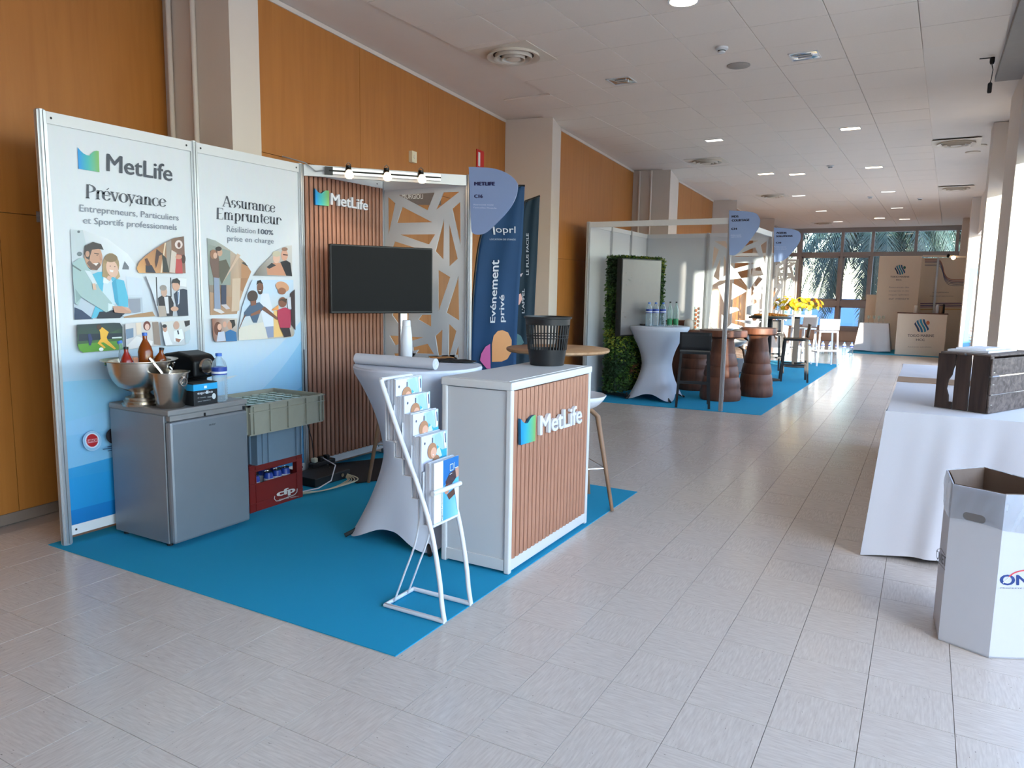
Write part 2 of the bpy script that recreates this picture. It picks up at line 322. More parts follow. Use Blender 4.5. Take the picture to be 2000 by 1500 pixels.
def serif(s):
    mb = MB(); x = 0
    def poly(pts): mb.add([(p[0], p[1], 0) for p in pts], [tuple(range(len(pts)))])
    for ch in s:
        w_, st = SER[ch]
        for t in st:
            k = t[0]
            if k == 'v': poly([(x+t[1]-.068, t[2]), (x+t[1]+.068, t[2]), (x+t[1]+.068, t[3]), (x+t[1]-.068, t[3])])
            elif k == 's': poly([(x+t[1]-.12, t[2]), (x+t[1]+.12, t[2]), (x+t[1]+.12, t[2]+.045), (x+t[1]-.12, t[2]+.045)])
            elif k == 'h': poly([(x+t[1], t[3]-.02), (x+t[2], t[3]-.02), (x+t[2], t[3]+.025), (x+t[1], t[3]+.025)])
            elif k == 't': poly([(x+t[1]-.02, t[2]), (x+t[1]+.02, t[2]), (x+t[1]+.02, t[3]), (x+t[1]-.02, t[3])])
            elif k == 'l':
                _, a, b, c, d, th = t; poly([(x+a-th/2, b), (x+a+th/2, b), (x+c+th/2, d), (x+c-th/2, d)])
            elif k in ('o', 'a', 'c', 'c2'):
                if k == 'o': _, cx, cy, rx, ry, a0, a1 = t
                elif k == 'a': _, x0, x1, y0, y1 = t; cx, cy, rx, ry, a0, a1 = x0+.06, (y0+y1)/2, x1-x0, (y1-y0)/2, -90, 90
                elif k == 'c': _, x0, x1, y0, y1 = t; cx, cy, rx, ry, a0, a1 = (x0+x1)/2, y0, (x1-x0)/2, y1-y0, 10 if x1-x0 > .29 else 35, 170
                else: _, x0, x1, y0, y1 = t; cx, cy, rx, ry, a0, a1 = (x0+x1)/2, y0, (x1-x0)/2, y1-y0, 0, 160
                n = 14; pts = []
                for i in range(n+1):
                    a = math.radians(a0+(a1-a0)*i/n); th = .026+.05*abs(math.cos(a)); pts.append((a, th))
                for (a, ta), (b, tb) in zip(pts, pts[1:]):
                    poly([(x+cx+(rx-ta)*math.cos(a), cy+(ry-.02)*math.sin(a)), (x+cx+(rx+ta)*math.cos(a), cy+(ry+.02)*math.sin(a)), (x+cx+(rx+tb)*math.cos(b), cy+(ry+.02)*math.sin(b)), (x+cx+(rx-tb)*math.cos(b), cy+(ry-.02)*math.sin(b))])
        x += w_
    xs = [v[0] for v in mb.v]; x0, x1 = min(xs), max(xs)
    return [((v[0]-x0)/(x1-x0), v[1]) for v in mb.v], mb.f      # v=0 baseline, v=1 cap height
class Print:
    """flat print on a surface: coloured shapes a hair apart, one mesh"""
    def __init__(s, fn, n, step=.00035, base=.0006): s.fn = fn; s.n = Vector(n); s.k = base; s.step = step; s.mb = MB()
    def P(s, x, y): return s.fn(x, y)+s.n*s.k
    def poly(s, pts, col):
        s.k += s.step; c = [rgb(*q) for q in col] if isinstance(col[0], (tuple, list)) else rgb(*col)
        s.mb.add([s.P(*p) for p in pts], [tuple(range(len(pts)))], c); return s
    def ell(s, cx, cy, rx, ry, col, a0=0, a1=360, n=20):
        return s.poly([(cx+rx*math.cos(math.radians(a0+(a1-a0)*i/n)), cy+ry*math.sin(math.radians(a0+(a1-a0)*i/n))) for i in range(n)], col)
    def line(s, pts, wd, col):
        s.k += s.step
        for (a, b), (c, d) in zip(pts, pts[1:]):
            l = math.hypot(c-a, d-b) or 1; nx, ny = -(d-b)/l*wd/2, (c-a)/l*wd/2
            s.mb.add([s.P(a-nx, b-ny), s.P(c-nx, d-ny), s.P(c+nx, d+ny), s.P(a+nx, b+ny)], [(0, 1, 2, 3)], rgb(*col))
        return s
    def text(s, t, q, col, bold=0., sf=False):
        s.k += s.step
        vs, fs = serif(t) if sf else glyphs(t, bold)
        nc = 5 if bold and not sf else 1; n1 = len(vs)//nc; f1_ = len(fs)//nc; P_ = lay(vs, [s.P(*p) for p in q])
        for c in range(nc): s.mb.add([p+s.n*.00006*c for p in P_[c*n1:(c+1)*n1]], [tuple(i-c*n1 for i in f) for f in fs[c*f1_:(c+1)*f1_]], rgb(*col))
        return s
    def build(s, name, parent): return s.mb.build(name, INK, parent)

# ------------------------------------------------------------------ the room
CZ = 3.70
# floor: 30 cm travertine squares, grain turned on every other one
fb = struct(MB().box(-6.2, -5.2, -.12, 1.0, 27.2, -.006).box(1.0, -5.2, -.12, 3.4, 6.2, -.006).build('floor', M['grout']))
def covered(x, y): return (-4.4 < x < -2.0 and 2.5 < y < 5.2) or (-4.2 < x < -1.9 and 9.8 < y < 17.5)
cells = []
for i in range(-20, 11):
    for j in range(-21, 86):
        x = -.09+.3*i; y = 1.455+.3*j
        if x < -5.7 or x > .75 or y > 26.6 or y < -4.9: continue
        if (y < 8.4 and x < -5.15) or covered(x, y): continue
        v = Vector((x+.15, y+.15, -H)); dd = v.dot(AF)
        vis = dd > .3 and -60 < 1000+F*v.dot(AR)/dd < 2060 and 750+F*v.dot(AD)/dd < 1560
        cells.append((0 if vis else 1, v.length, x, y, (i+j) % 2))
cells.sort()
def tilemesh(name, mt):
    g = .0005; mb = MB(); b = .0008; z1 = 0
    vs = [(g, g, -.006), (.3-g, g, -.006), (.3-g, .3-g, -.006), (g, .3-g, -.006), (g+b, g+b, z1), (.3-g-b, g+b, z1), (.3-g-b, .3-g-b, z1), (g+b, .3-g-b, z1)]
    return vs, [(0, 1, 5, 4), (1, 2, 6, 5), (2, 3, 7, 6), (3, 0, 4, 7), (4, 5, 6, 7)]
TV_, TF_ = tilemesh('t', None)
tms = []
for k, key in enumerate(('stx', 'sty')):
    me = MB().add(TV_, TF_).mesh('tile'); me.materials.append(M[key]); tms.append(me)
rest = [MB(), MB()]
for n_, (vi, _, x, y, par) in enumerate(cells):
    if n_ < 300:
        o = bpy.data.objects.new('tile', tms[par]); COL.objects.link(o); o.location = (x, y, R_.uniform(-.0002, .0002)); o.parent = fb
    else: rest[par].add([(a+x, b+y, c) for a, b, c in TV_], TF_)
for par, key in enumerate(('stx', 'sty')): rest[par].build('distant_tiles', M[key], fb, kind='stuff')

# ceiling: 60 cm tiles
cb = struct(MB().box(-6.2, -5.2, CZ+.004, 1.0, 27.2, CZ+.2).box(1.0, -5.2, CZ+.004, 3.4, 6.4, CZ+.2).build('ceiling', M['plaster']))
cme = MB().box(-.2975, -.2975, -.012, .2975, .2975, .004, .003).mesh('ceiling_tile'); cme.materials.append(M['ctile'])
ca = math.radians(1.3); rest = MB(); ct = []
for i in range(-8, 2):
    for j in range(-19, 35):
        x = -.373-.3+.6*i; y = 6.99+.3+.6*j
        X = x+y*math.tan(ca)*1.0; Y = y
        if X > .1+.0 or X < -4.1 or Y < -4.8 or Y > 26.3: continue
        v = Vector((X, Y, CZ-H)); dd = v.dot(AF); vis = dd > .3 and -60 < 1000+F*v.dot(AR)/dd < 2060 and 750+F*v.dot(AD)/dd > -60
        ct.append((0 if vis else 1, v.length, X, Y))
ct.sort()
VENTS = [fl(1003, 104, CZ), fl(1381, 313, CZ), fl(1509, 381, CZ), fl(1868, 277, CZ), fl(1868, 366, CZ)]
tb = MB().box(-.2975, -.2975, -.012, .2975, .2975, .004)
for n_, (_, _, X, Y) in enumerate(ct):
    if n_ < 300:
        o = bpy.data.objects.new('ceiling_tile', cme); COL.objects.link(o); o.location = (X, Y, CZ+R_.uniform(-.0012, .0008)); o.rotation_euler = (0, 0, -ca); o.parent = cb
    else: rest.add([(a+X, b+Y, c+CZ) for a, b, c in tb.v], tb.f)
rest.build('distant_ceiling_tiles', M['ctile'], cb, kind='stuff')
MB().box(.41, -5, CZ-.055, .84, 8.86, CZ+.003, .004).build('bulkhead', mat('bulkhead_grey', (150, 146, 142), .8), cb, label='lowered grey bulkhead strip along the windows')

# left wall: veneered bays set slightly askew between cream pillars
wl = struct(MB().box(-6.1, -5.2, 0, -5.75, 27.2, CZ+.1).build('wall_left', M['plaster']))
bays = [((-4.55, -5.0), (-5.19, 3.82)), ((-4.456, 4.06), (-4.89, 8.5)), ((-4.456, 9.22), (-4.80, 13.0)), ((-4.40, 14.43), (-4.60, 17.9)), ((-4.40, 19.3), (-4.62, 22.8)), ((-4.4, 24.2), (-4.5, 26.8))]
bays[0] = ((-4.40, -5.0), (-5.19, 3.82))
for bi, (a, b) in enumerate(bays):
    a = Vector((*a, 0)); b = Vector((*b, 0)); d = (b-a); L_ = d.length; d.normalize(); nrm = Vector((d.y, -d.x, 0))
    cuts = {0: [0, 2.4, 4.8, 7.55, L_], 1: [0, 1.28, 2.5, 3.7, L_]}.get(bi, [0, L_/3, 2*L_/3, L_])
    for c0, c1 in zip(cuts, cuts[1:]):
        for z0, z1 in ((.07, 1.98), (1.984, CZ)) if bi != 1 else ((.07, 2.55), (2.554, CZ)):
            P = [a+d*(c0+.002), a+d*(c1-.002)]; mb = MB()
            q = [P[0]+Vector((0, 0, z0)), P[1]+Vector((0, 0, z0)), P[1]+Vector((0, 0, z1)), P[0]+Vector((0, 0, z1))]
            mb.prism(q, -nrm*.03); mb.build('wood_panel', M['orange'], wl)
    MB().prism([a, b, b+Vector((0, 0, .07)), a+Vector((0, 0, .07))], nrm*.012).build('baseboard', M['base'], wl)
    MB().prism([a-nrm*.03, b-nrm*.03, b-nrm*.03+Vector((0, 0, CZ)), a-nrm*.03+Vector((0, 0, CZ))], -nrm*.05).build('backing', M['dark'], wl)
    # little wooden strip where the veneer meets the ceiling
    MB().prism([a+Vector((0, 0, CZ-.035)), b+Vector((0, 0, CZ-.035)), b+Vector((0, 0, CZ)), a+Vector((0, 0, CZ))], nrm*.012).build('cornice_strip', M['pill'], wl)
pil = [[(-5.22, 3.82), (-4.45, 3.80), (-4.455, 4.07), (-5.4, 4.3)], [(-4.93, 8.5), (-4.25, 8.57), (-4.455, 9.24), (-5.4, 9.3)], [(-4.85, 13.0), (-4.13, 13.06), (-4.40, 14.45), (-5.4, 14.5)], [(-4.66, 17.9), (-4.05, 17.95), (-4.38, 19.3), (-5.4, 19.4)], [(-4.66, 22.8), (-4.05, 22.85), (-4.38, 24.2), (-5.4, 24.3)]]
for k, q in enumerate(pil):
    p = struct(MB().prism([(x, y, 0) for x, y in q], (0, 0, CZ)).build('pillar', M['pill']))
    if k in (0, 2):
        for t in ((.17, .52) if k == 0 else (.25, .55)):
            x = q[0][0]*(1-t)+q[1][0]*t; y = q[0][1]-.03
            MB().tube([(x, y, .02), (x, y, CZ-.02)], .02, 10).build('pipe', M['pill'], p, True)

# far wall: glazing between grey frames
YW = 26.8
fw = struct(MB().box(-6, YW, 3.56, 1.0, YW+.25, CZ+.1).build('wall_back', M['frame']))
MB().box(-6, YW, 0, 1.0, YW+.2, .33).build('parapet', M['wall'], fw)
MB().box(-6, YW-.06, .33, 1.0, YW+.2, .45, .01).build('sill', M['frame'], fw)
MB().box(-6, YW-.03, 2.78, .99, YW+.12, 2.92, .006).build('transom', M['frame'], fw)
MB().box(-6, YW-.03, 1.15, .99, YW+.12, 1.33, .006).build('transom', M['frame'], fw)
xs = [-5.2, -3.8, -2.52, -1.62, -.39, .72, .97]
for k, x in enumerate(xs):
    wd = .09 if k != 1 else .16
    MB().box(x-wd, YW-.05, .45, x, YW+.14, 3.56, .006).build('mullion', M['frame'], fw)
wn = 0
for x0, x1 in zip(xs, xs[1:]):
    wn += 1; wo = struct(MB().box(x0, YW+.04, .45, x1-.09, YW+.052, 3.56).build('window_%d' % wn, M['glass']))
    if x0 in (-3.8, -2.52):
        for z0, z1 in ((.45, 1.15), (1.33, 2.78)):
            f = MB(); f.box(x0, YW, z0, x0+.05, YW+.06, z1); f.box(x1-.14, YW, z0, x1-.09, YW+.06, z1); f.box(x0, YW, z0, x1-.09, YW+.06, z0+.05); f.box(x0, YW, z1-.05, x1-.09, YW+.06, z1)
            f.build('sash', M['frame'], wo)

# right side: glazed front, piers, head band
XR = .86; XN = 3.2; YS = 6.2
wr = struct(MB().box(XR, YS, 2.9, XR+.2, 27, CZ+.1).box(XN, -5.2, 3.66, XN+.2, YS+.2, CZ+.1).box(XR, YS, 3.66, XN+.2, YS+.14, CZ+.1).build('wall_right', M['plaster']))
MB().box(XR, YS, -.1, XR+.2, 27, .12).build('sill', M['plaster'], wr); MB().box(XN, -5.2, -.1, XN+.2, YS, .12).build('sill', M['plaster'], wr)
MB().box(XR, YS+.1, .12, XR+.16, 7.45, 1.62).build('low_sun_blocker', M['plaster'], wr); MB().box(XR, YS-.02, -.1, XN+.2, YS+.14, .12).build('sill', M['plaster'], wr); MB().box(XR, YS, .12, XR+.08, YS+.08, 3.66).build('mullion', M['frame'], wr)  # low panel added out of view to keep sun off the pedestals
wn += 1; struct(MB().box(XR+.1, YS+.03, .12, XN, YS+.04, 3.66).build('window_%d' % wn, M['glass']))
MB().box(XR, 19.4, 0, XR+.2, 27, 2.95).build('end_sun_blocker', M['wall'], wr)  # glazing closed off here, added to block sun from the cream stand
for k, (y0, y1, x0) in enumerate([(8.55, 9.9, .63), (11.15, 11.6, .555), (14.05, 14.5, .70), (19.3, 19.75, .70), (24.3, 24.75, .70)]):
    struct(MB().box(x0, y0, 0, XR+.15, y1, CZ, .004).build('pillar', M['plaster']))
for XG, yy in ((XR, [6.3, 7.5, 8.6, 9.9, 11.2, 12.6, 14.05, 15.4, 16.7, 18.0, 19.3]), (XN, [-5.1, -3.6, -2.2, -.8, .6, 2.0, 3.4, 4.8, 6.1])):
    for y in yy[1:-1]: MB().box(XG+.03, y-.03, .12, XG+.11, y+.03, 2.9 if XG == XR else 3.66).build('mullion', M['frame'], wr)
    for y0, y1 in zip(yy, yy[1:]):
        wn += 1; struct(MB().box(XG+.06, y0+.03, .12, XG+.07, y1-.03, 2.9 if XG == XR else 3.66).build('window_%d' % wn, M['glass']))
# behind the camera: glazed entrance wall
we = struct(MB().box(-6, -5.35, 2.6, 3.4, -5.15, CZ+.1).build('wall_front', M['plaster'])); MB().box(-6, -5.35, 0, 3.4, -5.15, 2.6).build('partition', M['plaster'], we)

# outside
struct(MB().box(-60, 27.2, -.5, 70, 34, -.12).build('terrace', M['terrace'])); struct(MB().box(3.4, -60, -.5, 70, 27.2, -.12).box(1.06, 6.3, -.5, 3.4, 27.2, -.12).build('terrace', M['terrace']))
struct(MB().box(-200, 34, -.6, 200, 300, -.35).build('sea', M['sea'])); struct(MB().box(-60, -60, -.5, 1.06, -5.4, -.12).build('terrace', M['terrace']))
# unseen block added outside; keeps the early sun off the near stands
nb = thing('sun_blocker', 'added pale block outside, out of view, keeping sun off the near stands', 'building', (6, -11, 0))
MB().box(2.5, -16, -.3, 9.67, -5.9, 6.5).build('wall', M['build'], nb); MB().box(2.3, -16.2, 6.5, 9.8, -5.8, 6.7).build('blocker_cap', M['wall'], nb)
low = thing('garden_wall', 'low pale garden wall outside the side windows', 'wall', (4, 20, 0))
MB().box(3.2, 2, -.2, 3.4, 60, 1.3).build('masonry', M['build'], low); MB().box(3.15, 2, 1.3, 3.45, 60, 1.36).build('coping', M['terrace'], low)

def palm(base, h, nfr, L_, lab, seed, dense=26, droop=1.0):
    r = random.Random(seed); t = thing('palm_tree', lab, 'palm tree', base, world=False)
    pts = [(math.sin(z/h*1.5)*.15, 0, z) for z in [h*i/8 for i in range(9)]]
    MB().tube(pts, [.26-.012*i for i in range(9)], 12).build('trunk', M['trunk'], t, True)
    mb = MB(); top = Vector((.15, 0, h))
    for k in range(nfr):
        az = 2*PI*k/nfr*2.4+r.uniform(-.2, .2); el = r.uniform(-.5, 1.15); l = L_*r.uniform(.8, 1.1)
        p = top.copy(); d = Vector((math.cos(az)*math.cos(el), math.sin(az)*math.cos(el), math.sin(el))); pts = []
        n = 14
        for i in range(n+1):
            pts.append(p.copy()); p = p+d*(l/n); d = (d+Vector((0, 0, -.12*droop))).normalized()
        mb.tube(pts, [.025*(1-i/(n+2)) for i in range(n+1)], 4)
        for i in range(1, dense*2):
            f = i/(dense*2)*n; a = pts[int(f)].lerp(pts[min(int(f)+1, n)], f-int(f)); dd = (pts[min(int(f)+1, n)]-pts[int(f)]).normalized() if int(f) < n else d
            side = dd.cross(Vector((0, 0, 1))).normalized()*(1 if i % 2 else -1)
            ll = .62*math.sin(PI*min(1, .15+f/n*.85))**.6+.1
            tip = a+side*ll*.62+dd*ll*.42+Vector((0, 0, -ll*r.uniform(.35, .8)))
            wv = dd*.026; mid = a.lerp(tip, .5)+Vector((0, 0, .03))
            mb.add([a-wv, a+wv, mid+wv*.9, mid-wv*.9, tip], [(0, 1, 2, 3), (3, 2, 4)])
    mb.build('fronds', M['frond'], t); return t
q = rp(1697, 640, (0, 34, 0), (0, 1, 0))
palm((q.x, 31.0, -.3), 4.9, 130, 4.7, 'palm tree with hanging fronds outside the far window, trunk behind the right pane', 3, 52, 1.5)
palm((.9, 32.0, -.3), 5.0, 80, 3.4, 'palm crown outside above the cream logo panel', 5, 24, .9)
palm((-6.6, 31.6, -.3), 5.0, 80, 3.5, 'palm outside beyond the left end of the far glazing', 8, 20, 1)

# ------------------------------------------------------------------ exhibition stands: posts, rails, infills
def post(x, y, z1, par, r=.022, z0=0.0):
    mb = MB(); mb.lathe([(r*.78, z0+.01), (r*.78, z1)], (x, y, 0), 8); 
    for k in range(8):
        a = PI/8+k*PI/4; cx, cy = x+math.cos(a)*r, y+math.sin(a)*r; mb.box(cx-.006, cy-.006, z0+.01, cx+.006, cy+.006, z1)
    mb.lathe([(r*1.25, z0+.0), (r*1.25, z0+.012)], (x, y, 0), 12); mb.lathe([(r*1.05, z1), (r*1.05, z1+.006)], (x, y, 0), 12)
    return mb.build('post', M['alu'], par)
def rail(a, b, z0, z1, par, th=.03, inset=.024):
    a = Vector((*a, 0)); b = Vector((*b, 0)); d = (b-a).normalized(); n = Vector((-d.y, d.x, 0)); mb = MB()
    a2 = a+d*inset; b2 = b-d*inset; q = [a2-n*th/2, b2-n*th/2, b2+n*th/2, a2+n*th/2]
    mb.prism([p+Vector((0, 0, z0)) for p in q], (0, 0, z1-z0)); o = mb.build('rail', M['rail'], par)
    s = MB()
    for p in (a2+d*.02, b2-d*.02):
        for sg in (1, -1): s.lathe([(.006, 0), (.006, .001)], (0, 0, 0), 8)
        c = p+Vector((0, 0, (z0+z1)/2))
        for sg in (1, -1):
            c2 = c+n*sg*(th/2+.0006); k = 8; s.add([c2+d*.006*math.cos(2*PI*i/k)+Vector((0, 0, .006*math.sin(2*PI*i/k))) for i in range(k)], [tuple(range(k))])
    s.v = s.v[64:] if False else s.v
    return o
def slats(a, b, z0, z1, par, n, nrm, name='slat', mk='slat'):
    """ribbed wood cladding: each slat its own piece"""
    a = Vector((*a, 0)); b = Vector((*b, 0)); d = b-a; L_ = d.length; d.normalize(); nrm = Vector((*nrm, 0)); p = L_/n
    MB().prism([a, b, b+nrm*.006, a+nrm*.006] and [a+Vector((0, 0, z0)), b+Vector((0, 0, z0)), b+nrm*.006+Vector((0, 0, z0)), a+nrm*.006+Vector((0, 0, z0))], (0, 0, z1-z0)).build('backing_board', M['slatb'], par)
    w2 = p*.355; prof = [(-w2, .006), (-w2, .017), (-w2*.55, .024), (w2*.55, .024), (w2, .017), (w2, .006)]
    vs = [(t, h, 0) for t, h in prof]
    mb = MB(); mb.prism([d*t+nrm*h for t, h in prof], (0, 0, z1-z0)); me = mb.mesh(name); me.materials.append(M[mk])
    for i in range(n):
        o = link(name, me, None, par); o.location = a+d*(p*(i+.5))+Vector((0, 0, z0))
# lattice infill holes, in panel metres (u along, z up), measured on the first stand
YL = 5.39; XL0 = -4.37; XL1 = -3.445
cA = lambda x, y: (700+x/7.692, 310+y/7.692); cB = lambda x, y: (560+x/3.75, 300+y/3.75); cC = lambda x, y: (680+x/6.25, 600+y/6.25)
HOLES = [[cA(445, 565), cA(560, 670), cA(450, 1190)], [cA(600, 545), cA(1150, 510), cA(1045, 775)], [cA(1280, 505), cA(1525, 495), cA(1160, 780)], [cA(660, 720), cA(1115, 955), cA(580, 965)],
 [cA(1535, 640), cA(1540, 1330), cA(1410, 750)], [cA(625, 1140), cA(1160, 1135), cA(1065, 1290)], [cA(545, 1240), cA(990, 1380), cA(900, 1560), cA(470, 1460)], [cB(1155, 465), cB(1150, 780), cB(1090, 715)],
 [cB(1190, 500), cB(1255, 770), cB(1190, 830)], [cB(1110, 850), cB(1200, 905), cB(1110, 1170)], [cB(1260, 890), cB(1265, 1225), cB(1170, 1165)], [cB(990, 1180), cB(1060, 1180), cB(1060, 1270), cB(965, 1215)],
 [cB(790, 1100), cB(895, 1160), cB(895, 1265), cB(835, 1270), cB(775, 1185)], [cC(1230, 195), cC(1325, 290), cC(1240, 600), cC(1225, 600)], [cC(1065, 350), cC(1155, 265), cC(1145, 600), cC(1105, 605)],
 [cC(505, 345), cC(925, 368), cC(575, 465)], [cC(795, 490), cC(975, 445), cC(1050, 570), cC(795, 563)], [cC(1350, 440), cC(1350, 612), cC(1300, 612)], [cB(800, 760), cB(1000, 800), cB(880, 940)], [cB(760, 800), cB(850, 960), cB(770, 1060)], [cB(900, 960), cB(1050, 860), cB(1050, 1080)]]
def hz(px, py):
    p = ony(px, py, YL); return (p.x-XL0, p.z)
HUZ = [[hz(*p) for p in h] for h in HOLES]
HUZ += [[(.12, .95), (.4, 1.0), (.2, .75)], [(.5, .95), (.82, .98), (.8, .7)], [(.12, .62), (.34, .66), (.14, .25)], [(.45, .8), (.72, .62), (.5, .5)], [(.3, .5), (.62, .42), (.25, .2)], [(.7, .5), (.82, .6), (.8, .2)]]
HUZ = [h for h in HUZ if True]
def lattice(par, origin, du, wd, z0=.12, z1=2.42, th=.012, flip=False, name='lattice_panel'):
    du = Vector((*du, 0)).normalized(); nn = Vector((-du.y, du.x, 0))
    cu = bpy.data.curves.new('l', 'CURVE'); cu.dimensions = '2D'; cu.fill_mode = 'BOTH'; cu.extrude = th/2
    def sp(pts):
        s = cu.splines.new('POLY'); s.points.add(len(pts)-1); s.use_cyclic_u = True
        for p, q in zip(s.points, pts): p.co = (q[0], q[1], 0, 1)
    k = wd/(XL1-XL0)
    sp([(.022, z0), (wd-.022, z0), (wd-.022, z1), (.022, z1)])
    for h in HUZ: sp([((wd-u*k) if flip else u*k, z) for u, z in h])
    o = bpy.data.objects.new('l', cu); COL.objects.link(o); dg = bpy.context.evaluated_depsgraph_get(); dg.update()
    me = bpy.data.meshes.new_from_object(o.evaluated_get(dg)); bpy.data.objects.remove(o)
    O = Vector(origin)
    for v in me.vertices:
        x, z, y = v.co; v.co = O+du*x+nn*y+Vector((0, 0, z))
    bm = bmesh.new(); bm.from_mesh(me); bmesh.ops.remove_doubles(bm, verts=bm.verts, dist=1e-5); bmesh.ops.recalc_face_normals(bm, faces=bm.faces); bm.to_mesh(me); bm.free(); me.name = name
    return link(name, me, M['white'], par)
def logo(par, px, thick, X, sgn, layer=.0, name='logo_emblem'):
    """the two-leaf emblem: left leaf blue, right leaf shading to green; px = corner pixels bl, tl, notch, tr, br"""
    bl, tl, no, tr, br = [onx(*p, X) for p in px]; n = Vector((sgn, 0, 0)); bm_ = (bl+br)/2
    cur1 = [tl.lerp(no, t)+Vector((0, 0, -.012*math.sin(PI*t))) for t in (0, .25, .5, .75, 1)]; cur2 = [no.lerp(tr, t)+Vector((0, 0, .012*math.sin(PI*t))) for t in (.25, .5, .75, 1)]
    P = [bl]+cur1+cur2+[br, bm_]; N = len(P); mb = MB()
    def c(p):
        t = max(0, min(1, (p.y-bl.y)/(br.y-bl.y))); a = (0, 138, 214); b = (66, 178, 172); d = (126, 176, 92)
        q = [a[i]+(b[i]-a[i])*min(1, t*2) for i in range(3)] if t < .5 else [b[i]+(d[i]-b[i])*(t*2-1) for i in range(3)]
        return rgb(*q)
    top = [p+n*(layer+thick) for p in P]; cm = top[5]
    li = list(range(0, 6))+[N-1]; ri = [5]+list(range(6, N))
    for idx in (li, ri): mb.add([top[i] for i in idx], [tuple(range(len(idx)))], [c(P[i]) for i in idx])
    if thick > .002:
        for i in range(N):
            j = (i+1) % N; mb.add([P[i]+n*layer, P[j]+n*layer, top[j], top[i]], [(0, 1, 2, 3)], rgb(0, 92, 130))
    return mb.build(name, INK, par)

# ---------- stand 1
c1 = tag(MB().box(-4.46, 2.36, .0005, -1.86, 5.39, .005).build('carpet', M['carpet']), 'bright turquoise carpet square under the nearest stand', 'carpet')
XW = -4.37
s1 = thing('exhibition_stand', 'white framed exhibition stand with two printed posters, ribbed wood panel and lattice side', 'exhibition stand', (XW, 3.9, 0))
ys = [2.42, 3.40, 4.37, 5.39]
for y in ys: post(XW, y, 2.5, s1)
post(XL1, YL, 2.5, s1)
for k, (a, b) in enumerate(zip(ys, ys[1:])):
    rail((XW, a), (XW, b), 2.435, 2.5, s1); rail((XW, a), (XW, b), .055, .115, s1)
    MB().box(XW-.004, a+.022, .115, XW+.004, b-.022, 2.435).build('infill_panel', M['white'], s1)
rail((XW, YL), (XL1, YL), 2.42, 2.5, s1); rail((XW, YL), (XL1, YL), .055, .115, s1)
rail((XW, ys[2]), (XL1, YL), 2.415, 2.5, s1, .03, .03)
lattice(s1, (XW, YL, 0), (1, 0), XL1-XW)
slats((XW+.005, ys[2]+.025), (XW+.005, ys[3]-.025), .115, 2.432, s1, 19, (1, 0))
for a in ys[:3]:
    for yy_ in (a+.05, a+.92):
        for z in (2.467, .085): MB().tube([(XW+.0155, yy_, z), (XW+.0165, yy_, z)], .007, 8).build('screw', M['black'], s1)
XP = XW+.005
f1 = lambda x, y: onx(x, y, XP)
def zy(y0, y1, z0, z1):   # panel rectangle in metres -> points
    return [Vector((XP, y0, z1)), Vector((XP, y1, z1)), Vector((XP, y1, z0)), Vector((XP, y0, z0))]
class MP(Print):
    """print addressed in panel metres for big bands"""
    def band(s, pts, col):
        s.k += s.step; n = s.n*s.k; c = [rgb(*q) for q in col] if isinstance(col[0], (tuple, list)) else rgb(*col)
        s.mb.add([Vector((XP, a, b))+n for a, b in pts], [tuple(range(len(pts)))], c)
def waves(pr, y0, y1, zt, second=False):
    W_ = (214, 217, 222)
    pr.band([(y0, 1.25), (y1, 1.25), (y1, 2.43), (y0, 2.43)], W_)
    def wave(fz, cb_, ct_, zb=.115, n=12):
        pr.k += pr.step
        for i in range(n):
            a = y0+(y1-y0)*i/n; b = y0+(y1-y0)*(i+1)/n
            pr.mb.add([Vector((XP, a, zb))+pr.n*pr.k, Vector((XP, b, zb))+pr.n*pr.k, Vector((XP, b, fz((i+1)/n)))+pr.n*pr.k, Vector((XP, a, fz(i/n)))+pr.n*pr.k], [(0, 1, 2, 3)], [rgb(*cb_), rgb(*cb_), rgb(*ct_), rgb(*ct_)])
        pr.k += pr.step
    if not second:
        wave(lambda t: 1.27, (120, 182, 220), W_, .8); wave(lambda t: .98-.10*t*t, (120, 180, 216), (140, 192, 222)); wave(lambda t: .74+.06*math.sin(t*2), (120, 180, 218), (140, 190, 224))
        wave(lambda t: .66-.03*t, (108, 172, 212), (128, 184, 220)); wave(lambda t: .46+.06*t, (20, 132, 192), (50, 150, 206)); wave(lambda t: .40-.01*t, (20, 134, 196), (34, 144, 204)); wave(lambda t: .205+.005*t, (10, 110, 176), (14, 116, 184), .115)
    else:
        wave(lambda t: 1.3, (176, 208, 232), W_, .9); wave(lambda t: .86+.42*t*t, (140, 192, 226), (176, 208, 232)); wave(lambda t: .62+.5*t*t, (110, 174, 216), (146, 196, 228)); wave(lambda t: .35+.4*t, (50, 148, 206), (110, 176, 216))
p1 = MP(f1, (1, 0, 0)); waves(p1, ys[0]+.024, ys[1]-.024, 0)
DK = (62, 66, 78); GR = (120, 126, 140)
e = lambda x, y: (60+x/3.571, 200+y/3.571)
p1.text('MetLife', [e(525, 355), e(985, 440), e(985, 553), e(525, 480)], DK, .012)
p1.text('Prévoyance', [e(380, 570), e(943, 652), e(943, 730), e(380, 667)], DK, 0, True)
p1.text('Entrepreneurs, Particuliers', [e(337, 712), e(1028, 785), e(1028, 838), e(337, 775)], GR)
p1.text('et Sportifs professionnels', [e(362, 798), e(1015, 850), e(1015, 905), e(362, 858)], GR)
g1 = lambda x, y: (120+x/5, 400+y/5)
def P(pr, g, pts, col): pr.poly([g(*p) for p in pts], col)
